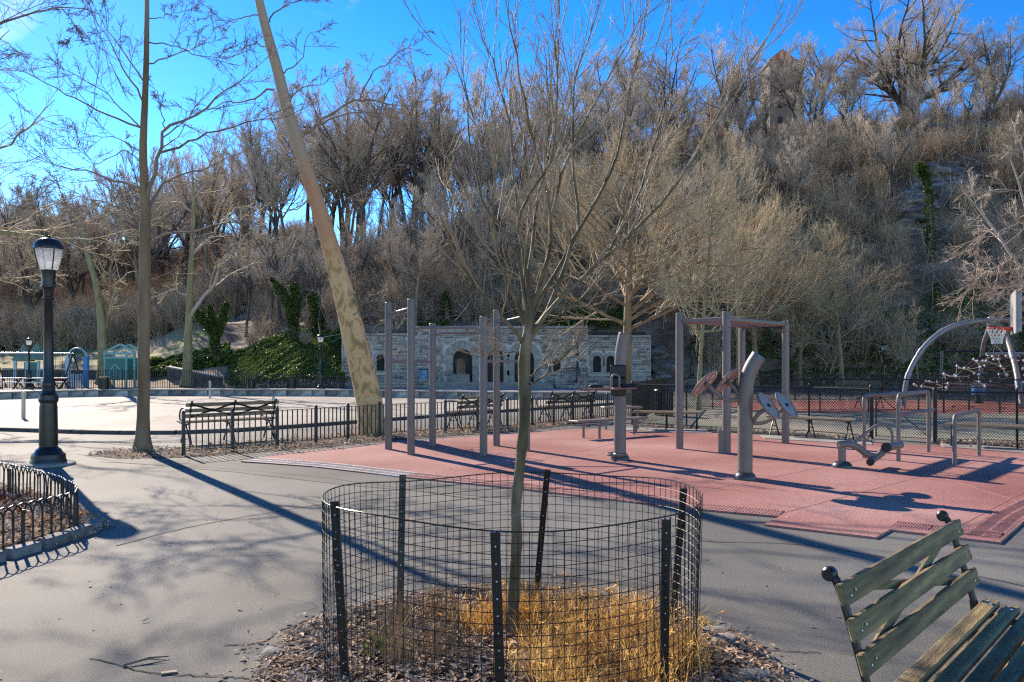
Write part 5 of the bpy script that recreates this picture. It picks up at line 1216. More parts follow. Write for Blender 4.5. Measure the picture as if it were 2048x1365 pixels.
# ================================================================ TREE CAGE
cg = thing('tree_guard', 'round black wire-mesh guard on stakes around the young tree in the foreground', 'tree guard', (0, 0, 0))
cxx, cyy, RX, RY = 0.0, 4.47, 1.015, 0.925
def rimz(t): return 0.925+0.018*math.sin(t*2+0.6)+0.012*math.sin(t*5)
def cp(t, z): k = 1+0.010*math.sin(6*t+z*2)+0.02*(z/0.9)*math.sin(t*2+1); return Vector((cxx+RX*k*math.cos(t), cyy+RY*k*math.sin(t), z))
wm = MB(); NV = 118
for j in range(NV+7):
    t = 2*PI*j/NV; zt_ = rimz(t); off = Vector((0, 0, 0)) if j < NV else Vector((0.02, -0.01, 0))
    wm.tube([cp(t+random.uniform(-.002, .002), z)*1.0+off for z in (0.01, 0.3, 0.6, zt_)], 0.0019, 4, cap=False)
for k in range(18):
    f = k/17; NSEG = 72
    wm.tube([cp(2*PI*j/NSEG, 0.03+(rimz(2*PI*j/NSEG)-0.03)*f) for j in range(NSEG+1)], 0.0019 if k < 17 else 0.0026, 4, cap=False)
o = wm.build('wire_mesh', M_['chain'], cg)
rimt = MB().tube([cp(2*PI*j/72, rimz(2*PI*j/72)+0.002) for j in range(73)], 0.0028, 6, cap=False).build('top_wire', pmat('green_black_wire', [(0.03, 0.05, 0.05)], 3, 0.25, metal=0.6), cg)
def stake(tp, bt, Yt, Yb, w=0.032):
    a = A(tp[0], tp[1], Yt); b_ = A(bt[0], bt[1], Yb); b_.z = min(b_.z, 0.02); d = (b_-a).normalized()
    mb = MB(); mb.bar(b_, a, w, 0.006, up=(0, 1, 0)); 
    for s in (-1, 1): mb.bar(b_+Vector((s*w*0.5, 0.012, 0)), a+Vector((s*w*0.5, 0.012, 0)), 0.005, 0.024, up=(0, 1, 0))
    mb.bar(b_+Vector((0, 0.016, 0)), a+Vector((0, 0.016, 0)), 0.006, 0.03, up=(0, 1, 0))
    o = mb.build('stake', M_['iron_dark'], cg)
    st_ = MB(); n = 11
    for k in range(n): c = a.lerp(b_, (k+0.8)/n*0.98); st_.lathe([(0.0042, 0), (0.0035, 0.002), (.001, .0022)], 8, c+Vector((0.0, -0.0035, 0)), Matrix.Rotation(PI/2, 3, 'X'))
    st_.build('tie_studs', M_['clip'], o)
    return o
stake((668, 1003), (690, 1372), 4.02, 4.15, .036); stake((805, 950), (799, 1250), 5.18, 5.08, .036); stake((1095, 940), (1071, 1205), 5.35, 5.56, .036)
stake((1368, 978), (1346, 1215), 4.82, 5.1, .036); stake((1333, 1040), (1328, 1385), 3.83, 3.9, .036); stake((990, 1065), (1003, 1440), 3.52, 3.62, .038)

# ================================================================ FAR PLAYGROUND
def flat_thing(name, label, cat, px, Y_, rz=0): x = (px-1024)*Y_/F; return thing(name, label, cat, (x, Y_, float(max(0, terr(x, Y_))) if Y_ > 57 else 0), rz)
M_['teal'] = pmat('teal_panel', [(0.01, 0.14, 0.12), (0.02, 0.19, 0.165)], 2, 0.5); M_['aqua'] = pmat('aqua_frame', [(0.10, 0.33, 0.32), (0.16, 0.42, 0.40)], 2, 0.5); M_['blue2'] = pmat('bright_blue_panel', [(0.02, 0.2, 0.5), (0.03, 0.26, 0.6)], 2, 0.5)
M_['paleblue'] = pmat('pale_blue_panel', [(0.28, 0.45, 0.55), (0.38, 0.55, 0.65)], 2, 0.5); M_['sage'] = pmat('faded_green_roof', [(0.1, 0.2, 0.15), (0.16, 0.28, 0.22)], 2, 0.6); M_['redp'] = pmat('red_plastic', [(0.5, 0.02, 0.05), (0.6, 0.03, 0.07)], 2, 0.5)
t = flat_thing('playhouse', 'teal open-roofed playhouse with aqua frame, left of the tall bare tree', 'playhouse', 248, 57.2, 0.1)
for x in (-1.0, 1.0, 0.45):
    for y in (-0.8, 0.8): MB().box((x, y, 1.3), (0.13, 0.13, 2.6), None, 0.01).build('corner_post', M_['aqua'], t)
MB().box((-0.28, -0.8, 1.35), (1.3, 0.07, 1.5), None, 0.01).build('front_panel', M_['teal'], t); MB().box((0, 0.8, 1.35), (1.9, 0.07, 1.6)).build('rear_panel', M_['teal'], t)
for z in (2.15, 2.45): MB().box((0, -0.86, z), (2.2, 0.08, 0.14), None, 0.01).build('lintel_bar', M_['aqua'], t)
for s in (-1, 1): MB().bar((s*1.0, -0.8, 2.55), (0.05, -0.8, 3.1), 0.1, 0.14).bar((s*1.0, 0.8, 2.55), (0.05, 0.8, 3.1), 0.1, 0.14).build('roof_rafter', M_['aqua'], t)
mb = MB(); 
for s in (-1, 1): mb.bar((-0.28+s*0.35, -0.86, 1.25), (-0.28, -0.86, 1.7), 0.05, 0.1); mb.box((-0.28+s*0.33, -0.86, 0.95), (0.09, 0.05, 0.7)); mb.box((-0.28+s*0.09, -0.86, 1.1), (0.07, 0.05, 0.5))
mb.build('mock_window', M_['aqua'], t)
t = flat_thing('play_arch', 'blue play arch with two columns, left of the forked tree', 'play arch', 154, 56.6, 0)
MB().box((-0.65, 0, 1.1), (0.28, 0.28, 2.2), None, 0.02).build('left_column', M_['paleblue'], t); MB().box((0.65, 0, 1.1), (0.30, 0.28, 2.2), None, 0.02).build('right_column', M_['blue2'], t)
MB().tube([(0.68*math.cos(a), 0, 2.15+0.68*math.sin(a)) for a in np.linspace(0, PI, 16)], 0.05, 8).build('arch_rail', M_['paleblue'], t)
for k in range(7): MB().box((-0.45+0.15*k, 0, 0.5), (0.10, 0.06, 1.0), None, 0.01).build('slat', M_['paleblue'], t)
t = flat_thing('playhouse', 'faded green playhouse with hipped roofs, behind and left of the near lamp post', 'playhouse', 62, 58.5, 0.1)
for x in (-0.8, 0.0, 0.8): MB().box((x, -0.6, 0.9), (0.18, 0.18, 1.8), None, 0.01).build('corner_post', M_['paleblue'], t)
MB().box((0.25, -0.55, 1.0), (0.9, 0.08, 1.4)).build('front_panel', M_['teal'], t)
for x, s, zz in ((-0.5, 0.8, 1.9), (0.45, 0.95, 2.0)): MB().lathe([(s*0.9, zz-0.15), (s, zz), (s*0.35, zz+0.7), (0.05, zz+1.1)], 4, (x, 0, 0), Matrix.Rotation(PI/4, 3, 'Z')).build('roof', M_['sage'], t)
t = flat_thing('swing_set', 'white-beamed swing set spanning the far left behind the railing', 'swing set', 60, 56.4, 0); M_['galv'] = pmat('galvanised_tube', [(0.6, 0.6, 0.6)], 2, 0.35, metal=0.3)
xr = (146-60)*56.4/F; MB().tube([(-7, 0, 2.5), (xr, 0, 2.45)], 0.06, 10).build('top_beam', M_['galv'], t)
for x in (xr, -2.5, -6.9):
    for s in (-1, 1): MB().tube([(x, 0, 2.45), (x+s*0.35, s*0.8, 0)], 0.05, 8).build('leg', M_['iron_dark'], t)
o = MB(); c = ((118-60)*56.4/F); o.box((c, 0, 0.55), (0.55, 0.3, 0.45), None, 0.06); s_ = o.build('swing_seat', M_['redp'], t)
for s in (-0.25, 0.25): MB().tube([(c+s, 0, 0.7), (c+s, 0, 2.45)], 0.012, 5).build('chain', M_['iron'], s_)
def picnic(label, px, Y_, L=2.2):
    t = flat_thing('picnic_table', label, 'picnic table', px, Y_, 0.03)
    for k in range(4): MB().box((0, -0.3+0.2*k, 0.74), (L, 0.17, 0.05)).build('top_plank', M_['galv'], t)
    for s in (-1, 1):
        MB().box((0, s*0.7, 0.45), (L, 0.24, 0.05)).build('seat_plank', M_['galv'], t); MB().bar((s*L*0.35, -0.65, 0), (s*L*0.35, 0.3, 0.72), 0.07, 0.07).bar((s*L*0.35, 0.65, 0), (s*L*0.35, -0.3, 0.72), 0.07, 0.07).bar((s*L*.35, -0.75, 0.42), (s*L*.35, 0.75, 0.42), 0.05, 0.05).build('leg_frame', M_['iron_dark'], t)
picnic('pale picnic table at the far left edge behind the railing', 14, 54.6); picnic('pale picnic table just left of the near lamp post, behind the railing', 84, 54.4); picnic('pale picnic table by the red swing seat', 112, 54.8, 1.6)
bin_('dark litter bin under the forked yellow tree by the railing', 208, 781); bin_('dark drinking-fountain-sized bin on the promenade below the ivy tree', 503, 779, 0.8)
# ================================================================ TREES
def tubes_np(batches):
    """batches: list of (P[n,k,3], R[n,k], sides) -> V, F"""
    Vs, Fs, base = [], [], 0
    for P, Rr, s in batches:
        n, k, _ = P.shape
        if n == 0: continue
        T = np.empty_like(P); T[:, 1:-1] = P[:, 2:]-P[:, :-2]; T[:, 0] = P[:, 1]-P[:, 0]; T[:, -1] = P[:, -1]-P[:, -2]
        T /= np.linalg.norm(T, axis=2, keepdims=True)+1e-9
        D = P[:, -1]-P[:, 0]; D /= np.linalg.norm(D, axis=1, keepdims=True)+1e-9
        ref = np.where(np.abs(D[:, 2:3]) < 0.75, np.array([[0, 0, 1.0]]), np.array([[1.0, 0, 0]]))[:, None, :]
        a = np.cross(T, ref); a /= np.linalg.norm(a, axis=2, keepdims=True)+1e-9; b_ = np.cross(T, a)
        an = 2*PI*np.arange(s)/s; ca, sa = np.cos(an), np.sin(an)
        ring = P[:, :, None, :]+Rr[:, :, None, None]*(a[:, :, None, :]*ca[None, None, :, None]+b_[:, :, None, :]*sa[None, None, :, None])
        Vs.append(ring.reshape(-1, 3))
        idx = base+np.arange(n*k*s).reshape(n, k, s); nx = np.roll(idx, -1, 2)
        Fs.append(np.stack([idx[:, :-1], nx[:, :-1], nx[:, 1:], idx[:, 1:]], -1).reshape(-1, 4)); base += n*k*s
    return np.concatenate(Vs), np.concatenate(Fs)
def tubes_mesh(name, batches, mat):
    V, q = tubes_np([b_ for b_ in batches if len(b_[0])]); return np_mesh(name, V, q, True, mat)
def rs(P, k):
    """resample one polyline [m,3] to k points"""
    P = np.asarray(P, float); d = np.r_[0, np.cumsum(np.linalg.norm(np.diff(P, axis=0), axis=1))]; t = np.linspace(0, d[-1], k)
    return np.stack([np.interp(t, d, P[:, i]) for i in range(3)], 1)
def spawn(rg, P, Rr, n, t0, t1, ang, lr, m, wig=0.15, up=0.1, rf=0.6, tip=0.25, lmin=0.05, lexp=0.5, absL=None, ang_sd=0.2, away=None):
    N, K, _ = P.shape; seg = np.linalg.norm(np.diff(P, axis=1), axis=2); L = seg.sum(1)
    idx = np.repeat(np.arange(N), n); t = t0+(t1-t0)*(np.tile(np.arange(n), N)+rg.random(N*n))/n
    f = t*(K-1); i = np.minimum(f.astype(int), K-2); fr = (f-i)[:, None]
    p0 = P[idx, i]*(1-fr)+P[idx, i+1]*fr; T = P[idx, i+1]-P[idx, i]; T /= np.linalg.norm(T, axis=1, keepdims=True)+1e-9
    r0 = Rr[idx, i]*(1-fr[:, 0])+Rr[idx, i+1]*fr[:, 0]
    ref = rg.normal(size=(N*n, 3)); a = ref-T*(ref*T).sum(1, keepdims=True); a /= np.linalg.norm(a, axis=1, keepdims=True)+1e-9
    an = ang+rg.normal(0, ang_sd, N*n); d = T*np.cos(an)[:, None]+a*np.sin(an)[:, None]
    ln = (absL if absL is not None else L[idx]*lr)*(1-lexp*(t-t0)/(max(t1-t0, 1e-6)))*rg.uniform(0.6, 1.25, N*n); ln = np.maximum(ln, lmin)
    Q = np.empty((N*n, m, 3)); Q[:, 0] = p0; st = (ln/(m-1))[:, None]
    for k in range(1, m):
        d = d+rg.normal(0, wig, d.shape)+np.array([0, 0, up]); d /= np.linalg.norm(d, axis=1, keepdims=True)+1e-9; Q[:, k] = Q[:, k-1]+d*st
    q_ = (r0*rf)[:, None]*np.linspace(1, tip, m)[None, :]
    return Q, q_
def gen_tree(seed, H, spread=0.5, trunk_r=0.3, fork=3, crown0=0.3, counts=(9, 8, 6, 5), mode='round', twig=0.012, up=0.06, lean=0.0, r_min=0.006, wig=0.14, l1=0.45):
    """procedural bare tree; returns (trunk batches, crown batches)"""
    rg = np.random.default_rng(seed)
    def path(p, d, L, k, w, u): 
        o = [np.array(p, float)]; d = np.array(d, float); 
        for _ in range(k-1): d = d+rg.normal(0, w, 3)+np.array([0, 0, u]); d /= np.linalg.norm(d); o.append(o[-1]+d*L/(k-1))
        return np.array(o)
    stems = []; hT = H*(crown0 if mode == 'round' else 0.98)
    tr = path((0, 0, -0.4), (lean, 0.0, 1), hT+0.4, 9, 0.035, 0.05)
    rt = trunk_r*np.linspace(1, 0.72 if mode == 'round' else 0.12, 9); rt[0] *= 1.45; rt[1] *= 1.08
    T0 = [(tr[None], rt[None], 8)]
    if mode == 'round':
        st, sr = [], []
        for k in range(fork):
            az = 2*PI*(k+rg.uniform(-.25, .25))/fork; tilt = rg.uniform(0.28, 0.62)*spread*2
            d = (math.sin(tilt)*math.cos(az), math.sin(tilt)*math.sin(az), math.cos(tilt))
            st.append(path(tr[-1-int(rg.integers(0, 2))], d, (H-hT)*rg.uniform(0.78, 1.05), 9, 0.11, 0.05)); sr.append(trunk_r*rg.uniform(0.45, 0.62)*np.linspace(1, 0.16, 9))
        L1 = (np.array(st), np.array(sr)); T0.append((L1[0], L1[1], 6))
        A_, Ar = spawn(rg, *L1, counts[0], 0.12, 0.95, 0.75*spread*1.7, l1, 7, wig, up, 0.62, 0.22)
    else:
        A_, Ar = spawn(rg, tr[None], rt[None], counts[0]*fork, crown0, 0.97, 1.15 if mode == 'cone' else 0.8, 0, 7, wig*0.8, up, 0.5, 0.2, absL=H*l1*spread*1.4, lexp=0.72 if mode == 'cone' else .6)
    Ar = np.maximum(Ar, r_min*1.4); T0.append((A_, Ar, 5))
    B, Br = spawn(rg, A_, Ar, counts[1], 0.12, 0.98, 0.55, 0.55, 5, wig*0.8, up, 0.6, 0.3); Br = np.maximum(Br, r_min*1.1)
    C, Cr = spawn(rg, B, Br, counts[2], 0.15, 1.0, 0.5, 0.6, 4, wig*0.7, up, 0.6, 0.35); Cr = np.maximum(Cr, r_min)
    out_ = [(B, Br, 4), (C, Cr, 3)]
    if counts[3]:
        D, Dr = spawn(rg, C, Cr, counts[3], 0.1, 1.0, 0.5, 0.75, 3, wig*0.6, up, 0.7, 0.5); Dr = np.clip(Dr, r_min*0.5, r_min*0.8); out_.append((D, Dr, 3))
    return T0, out_
protos = {}
def proto(key, mat_t, mat_c, **k):
    t, c = gen_tree(**k); mt = tubes_mesh('trunk', t, M_[mat_t]); mc = tubes_mesh('crown', c, M_[mat_c]); protos[key] = (mt, mc, k['H'])
def place_tree(name, label, key, x, y, z, H, rz, group=None, lean=(0, 0)):
    mt, mc, H0 = protos[key]; t = thing(name, label, 'tree', (x, y, z), rz, group); t.scale = (H/H0,)*3; t.rotation_euler = (lean[0], lean[1], rz)
    new_obj('trunk', mt, None, t); new_obj('crown', mc, None, t); return t
M_['bark_dark'] = pmat('dark_ridge_bark', [(0.055, 0.045, 0.04), (0.11, 0.09, 0.078)], 1, 0.85, 0.6, 12)
proto('oakA', 'bark_dark', 'twig_grey', seed=1, H=17, spread=0.62, trunk_r=0.36, fork=5, crown0=0.25, counts=(10, 8, 6, 3), r_min=0.014)
proto('oakB', 'bark_dark', 'twig_grey', seed=2, H=17, spread=0.56, trunk_r=0.32, fork=4, crown0=0.36, counts=(10, 8, 6, 3), r_min=0.014)
proto('ashC', 'bark_dark', 'twig_grey', seed=3, H=18, spread=0.44, trunk_r=0.26, fork=4, crown0=0.42, counts=(10, 8, 6, 3), up=0.10, r_min=0.011)
proto('ashD', 'bark_grey', 'twig_grey', seed=4, H=18, spread=0.42, trunk_r=0.24, fork=3, crown0=0.45, counts=(12, 7, 6, 3), up=0.12, r_min=0.011, lean=0.05)
proto('bigE', 'bark_dark', 'twig_grey', seed=15, H=18, spread=0.72, trunk_r=0.62, fork=9, crown0=0.17, counts=(13, 9, 6, 3), up=0.07, r_min=0.012)
proto('tanF', 'bark_tan', 'twig_tan', seed=6, H=11, spread=0.60, trunk_r=0.16, fork=6, crown0=0.28, counts=(6, 7, 6, 4), mode='cone', up=0.07, r_min=0.006, l1=0.52)
proto('tanG', 'bark_olive', 'twig_tan', seed=7, H=10, spread=0.72, trunk_r=0.22, fork=6, crown0=0.32, counts=(8, 8, 6, 4), mode='cone', up=0.05, r_min=0.0055, l1=0.60)
proto('poleH', 'bark_grey', 'twig_purple', seed=8, H=13, spread=0.4, trunk_r=0.13, fork=5, crown0=0.35, counts=(5, 6, 4, 2), mode='cone', up=0.10, r_min=0.011, l1=0.35)
def gen_bush(seed, H, n0, mat, name, spread=0.6):
    rg = np.random.default_rng(seed); az = rg.uniform(0, 2*PI, n0); tl = rg.uniform(0.1, 1.0, n0)*spread; P = np.zeros((n0, 6, 3)); d = np.stack([np.sin(tl)*np.cos(az), np.sin(tl)*np.sin(az), np.cos(tl)], -1)
    P[:, 0] = np.column_stack([rg.normal(0, 0.25, n0), rg.normal(0, 0.25, n0), np.full(n0, -0.3)]); L = H*rg.uniform(0.5, 1.0, n0)[:, None]
    for k in range(1, 6): d = d+rg.normal(0, 0.12, d.shape); d /= np.linalg.norm(d, axis=1, keepdims=True); P[:, k] = P[:, k-1]+d*L/5
    r = np.repeat(np.linspace(0.030, 0.011, 6)[None], n0, 0)
    B, Br = spawn(rg, P, r, 8, 0.2, 1, 0.55, 0.45, 4, 0.2, 0.03, 0.7, 0.5); Br = np.maximum(Br, 0.008)
    C, Cr = spawn(rg, B, Br, 4, 0.1, 1, 0.6, 0.65, 3, 0.15, 0.02, 0.8, 0.6); Cr = np.maximum(Cr, 0.0065)
    return tubes_mesh(name, [(P, r, 4), (B, Br, 3), (C, Cr, 3)], M_[mat])
bushes = []
for k, (sd, H, n0, mt, lab, px, Yb) in enumerate([
    (21, 4.0, 34, 'twig_purple', 'bare purplish brush clump at the foot of the dark slope, right of the pavilion boulders', 1430, 59.5),
    (22, 3.4, 30, 'twig_purple', 'low bare brush clump at the foot of the slope between the slim tan trees', 1660, 59.0),
    (23, 4.4, 34, 'twig_brush_tan', 'tan bare shrub at the foot of the slope behind the climbing arch', 1790, 59.2)]):
    me = gen_bush(sd, H, n0, mt, 'shrub'); x = (px-1024)*Yb/F; o = new_obj('bare_shrub', me, None, None, (x, Yb, float(terr(x, Yb)))); tag(o, lab, 'shrub'); bushes.append(o)

# undergrowth: thousands of brush clumps over the slope, one stuff object per kind
def instanced(name, src, P, rz, sc, tilt=0.15):
    me = bpy.data.meshes.new(name); me.vertices.add(len(P)); me.vertices.foreach_set('co', P.astype(np.float32).ravel())
    ra = me.attributes.new('rot', 'FLOAT_VECTOR', 'POINT'); rr = np.column_stack([rng.normal(0, tilt, len(P)), rng.normal(0, tilt, len(P)), rz]).astype(np.float32); ra.data.foreach_set('vector', rr.ravel())
    sa = me.attributes.new('scl', 'FLOAT', 'POINT'); sa.data.foreach_set('value', sc.astype(np.float32))
    o = new_obj(name, me); o['kind'] = 'stuff'
    ng = bpy.data.node_groups.new(name, 'GeometryNodeTree'); ng.interface.new_socket('Geometry', in_out='INPUT', socket_type='NodeSocketGeometry'); ng.interface.new_socket('Geometry', in_out='OUTPUT', socket_type='NodeSocketGeometry')
    N = ng.nodes; gi = N.new('NodeGroupInput'); go = N.new('NodeGroupOutput'); ip = N.new('GeometryNodeInstanceOnPoints'); oi = N.new('GeometryNodeObjectInfo'); oi.inputs['Object'].default_value = src; oi.inputs['As Instance'].default_value = True
    a = N.new('GeometryNodeInputNamedAttribute'); a.data_type = 'FLOAT_VECTOR'; a.inputs[0].default_value = 'rot'; b_ = N.new('GeometryNodeInputNamedAttribute'); b_.data_type = 'FLOAT'; b_.inputs[0].default_value = 'scl'
    er_ = N.new('FunctionNodeEulerToRotation')
    ng.links.new(gi.outputs[0], ip.inputs['Points']); ng.links.new(oi.outputs['Geometry'], ip.inputs['Instance']); ng.links.new(a.outputs['Attribute'], er_.inputs[0]); ng.links.new(er_.outputs[0], ip.inputs['Rotation']); ng.links.new(b_.outputs['Attribute'], ip.inputs['Scale']); ng.links.new(ip.outputs[0], go.inputs[0])
    md = o.modifiers.new('scatter', 'NODES'); md.node_group = ng; return o
def hill_pts(n, px0, px1, y0, y1, rg):
    px = rg.uniform(px0, px1, n); Y_ = y0+(y1-y0)*rg.random(n); X = (px-1024)*Y_/F
    return X, Y_
def not_house(X, Y_): px = X/Y_*F+1024; return ~((px > 670) & (px < 1380) & (Y_ < 64.5))
rg = np.random.default_rng(77)
for k, (n, px0, px1, y0, y1, s0, s1) in enumerate([(760, 640, 2300, 59, 116, 0.35, 1.2), (520, 500, 2300, 59, 116, 0.35, 1.0), (480, 700, 2300, 62, 105, 0.4, 1.1)]):
    X, Y_ = hill_pts(n, px0, px1, y0, y1, rg); ok = not_house(X, Y_); X, Y_ = X[ok], Y_[ok]; P = np.column_stack([X, Y_, terr(X, Y_)])
    u_ = X/Y_*F+1024; v_ = HOR-(P[:, 2]-EYE)*F/Y_; ok = ~((u_ > 1790) & (u_ < 2010) & (v_ > 330) & (v_ < 690) & (rg.random(len(X)) < 0.86)) & ~((u_ > 1740) & (v_ > 255) & (v_ < 330) & (rg.random(len(X)) < 0.5)); P = P[ok]
    instanced('undergrowth', bushes[k], P, rg.uniform(0, 6.28, len(P)), rg.uniform(s0, s1, len(P)))
# lighter wood-edge brush on the left, far
X, Y_ = hill_pts(1600, -700, 640, 89, 175, rg); P = np.column_stack([X, Y_, terr(X, Y_)]); instanced('undergrowth', bushes[0], P, rg.uniform(0, 6.28, len(P)), rg.uniform(0.6, 1.3, len(P)))
X, Y_ = hill_pts(900, -700, 640, 88, 125, rg); P = np.column_stack([X, Y_, terr(X, Y_)]); instanced('undergrowth', bushes[2], P, rg.uniform(0, 6.28, len(P)), rg.uniform(0.5, 1.1, len(P)))

# pale fallen branches and leaning dead poles caught in the brush (uncountable)
rq = np.random.default_rng(5); n = 2600; X, Y_ = hill_pts(n, 560, 2250, 62, 110, rq); ok = not_house(X, Y_); X, Y_ = X[ok], Y_[ok]; n = len(X); z = terr(X, Y_)
dr = rq.normal(size=(n, 3)); dr[:, 2] = np.abs(dr[:, 2])*rq.uniform(0, 1.6, n); dr /= np.linalg.norm(dr, axis=1, keepdims=True); L_ = rq.uniform(1.0, 5.5, n)
P = np.zeros((n, 4, 3)); 
for k in range(4): P[:, k] = np.column_stack([X, Y_, z+0.25])+dr*(L_*k/3)[:, None]+rq.normal(0, 0.07, (n, 3))
rr_ = rq.uniform(0.012, 0.045, n)[:, None]*np.array([[1, .85, .65, .35]])
o = new_obj('dead_branches', tubes_mesh('dead_branches', [(P, rr_, 4)], M_['twig_brush_tan'])); o['kind'] = 'stuff'
X, Y_ = hill_pts(900, -900, 640, 160, 215, rg); P = np.column_stack([X, Y_, terr(X, Y_)]); instanced('undergrowth', bushes[2], P, rg.uniform(0, 6.28, len(P)), rg.uniform(1.2, 2.4, len(P)))
# ---- ridge trees that can be told apart
def Zt(px, Y_): x = (px-1024)*Y_/F; return x, float(terr(x, Y_))
def ridge(key, px, Y_, ytop, label, rz=None, name='bare_tree', group=None):
    x, z = Zt(px, Y_); H = EYE+(HOR-ytop)*Y_/F-z; return place_tree(name, label, key, x, Y_, z-0.1, max(H, 5), rg.uniform(0, 6.28) if rz is None else rz, group)
ridge('bigE', 1815, 103, -22, 'very large wide-crowned bare tree on the ridge at the upper right, many stems', 0.4)
ridge('oakA', 1990, 101, 32, 'big dark bare tree on the ridge at the upper right corner')
ridge('ashC', 1645, 108, 62, 'slender bare tree standing in the blue gap right of the ridge tower')
ridge('oakB', 1590, 106, 100, 'dark bare tree on the ridge in front of the red-roofed tower')
ridge('ashD', 1885, 112, 120, 'thin straight bare tree between the two biggest ridge trees at right')
ridge('oakA', 1335, 116, 66, 'round bare tree at the highest point of the ridge left of the tower')
ridge('oakA', 1460, 114, 72, 'broad bare tree on the ridge immediately left of the tower')
ridge('oakB', 1250, 118, 95, 'bare ridge tree seen through the middle of the young tree')
ridge('oakB', 1110, 120, 110, 'bare ridge tree left of the middle, with fan-shaped crown')
ridge('oakB', 1512, 122, 90, 'bare ridge tree whose crown covers the left edge of the tower')
ridge('ashC', 1622, 118, 105, 'bare ridge tree whose crown touches the right edge of the tower')
ridge('oakA', 990, 122, 125, 'bare ridge tree behind the left limbs of the young tree')
# ridge and slope woods: many alike, share mesh data and labels
WOODS = []
wood_lab = {'L': ('bare grey tree among the alike trees of the far wood at left', 'bare trees of the far wood at left'),
            'M': ('bare tree among the alike trees on the middle skyline', 'bare trees along the middle skyline'),
            'R': ('smaller bare tree among the alike ones between the big ridge trees at right', 'smaller bare trees on the right ridge'),
            'S': ('thin bare tree among the alike ones on the brushy slope', 'thin bare trees on the slope')}
def woods(code, n, px0, px1, y0, y1, ht, keys, mind=2.5):
    pts = []; tries = 0
    while len(pts) < n and tries < n*30:
        tries += 1; px = rg.uniform(px0, px1); Y_ = rg.uniform(y0, y1); x = (px-1024)*Y_/F
        if any((x-a)**2+(Y_-b_)**2 < mind**2 for a, b_ in pts): continue
        if not not_house(np.array([x]), np.array([Y_]))[0]: continue
        if code == 'S' and 1810 < px < 2000 and HOR-(float(terr(x, Y_))-EYE)*F/Y_ > 400: continue
        pts.append((x, Y_)); H = ht(px)*rg.uniform(0.72, 1.15); k = keys[int(rg.integers(len(keys)))]
        WOODS.append((place_tree('bare_tree', wood_lab[code][0], k, x, Y_, float(terr(x, Y_))-0.15, H, rg.uniform(0, 6.28), wood_lab[code][1], (rg.normal(0, .05), rg.normal(0, .05))), code, k, px, Y_, H))
woods('L', 84, -420, 480, 96, 185, lambda px: 21, ['oakB', 'ashC', 'ashD', 'oakA', 'ashC'], 4)
woods('M', 70, 400, 1280, 92, 135, lambda px: float(np.interp(px, [400, 520, 700, 850, 1000, 1280], [19, 23, 23.5, 20, 16, 13])), ['oakB', 'ashC', 'ashD', 'ashC'], 2.8)
woods('M', 12, 1250, 1560, 112, 138, lambda px: 12, ['oakB', 'oakA'], 3)
woods('R', 14, 1600, 2250, 108, 135, lambda px: 8.5, ['ashC', 'oakB', 'ashD'], 3)
woods('S', 120, 700, 2200, 64, 106, lambda px: 9.5, ['poleH', 'ashC', 'ashD'], 2.2)
woods('S', 30, 470, 900, 66, 95, lambda px: 10, ['poleH', 'ashC'], 3)
ridge('ashD', 1750, 92, 300, 'bare tree with dark trunk halfway up the right slope, below the widest ridge tree')
ridge('ashC', 1540, 100, 180, 'dark-trunked bare tree at the shoulder of the slope just under the tower')

# ---- tan trees at the foot of the slope and round the courts
def foot(key, px, Y_, ytop, label, zb=0.0, rz=None, name='bare_tree', sx=None):
    x = (px-1024)*Y_/F; z = zb if Y_ < 57 else float(terr(x, Y_)); H = EYE+(HOR-ytop)*Y_/F-z
    t = place_tree(name, label, key, x, Y_, z-0.05, H, rg.uniform(0, 6.28) if rz is None else rz)
    if sx: t.scale = (t.scale[0]*sx, t.scale[1]*sx, t.scale[2])
    return t
foot('tanG', 1252, 33.5, 285, 'dense tan-twigged tree with dark trunk rising behind the bent exercise pole', sx=1.0)
foot('tanF', 1396, 29.0, 270, 'slim olive-trunked tree between the two left pergola posts', sx=0.62)
foot('tanF', 1478, 50.0, 270, 'tall tan tree rising behind the pergola panel', sx=0.6)
foot('tanG', 1511, 55.0, 420, 'small tan tree right of the pergola in front of the slope', sx=.9)
foot('tanF', 1686, 54.5, 452, 'yellow-tan tree with fan of thin branches, left of the far lamp at right', sx=1.05)
foot('tanG', 1600, 56.5, 520, 'small brown tree with a curved trunk left of the yellow-tan tree', sx=.8)
foot('poleH', 1838, 52.0, 590, 'little bare tree with drooping branches inside the climbing arch', sx=1.2)
foot('tanF', 1660, 60.5, 470, 'thin pale sapling between the curved and the yellow-tan tree', sx=.6)
foot('poleH', 1972, 60.5, 520, 'slim shaded tree on the dark slope behind the hoop net')
foot('tanG', 1130, 66.8, 330, 'wide tan tree growing on the bank above the right arches', sx=.8)
foot('poleH', 960, 66, 400, 'thin bare tree above the middle arch of the pavilion')

# ---- pale twisted tree reaching in at the right edge
proto('paleI', 'twig_pale', 'twig_pale', seed=31, H=10.5, spread=0.78, trunk_r=0.22, fork=6, crown0=0.22, counts=(8, 8, 6, 4), up=-0.02, wig=0.26, r_min=0.010)
x = (2200-1024)*30/F; place_tree('pale_tree', 'pale tan tree with twisted drooping twigs reaching in from the right edge', 'paleI', x, 30, 0, 10.8, 1.0)

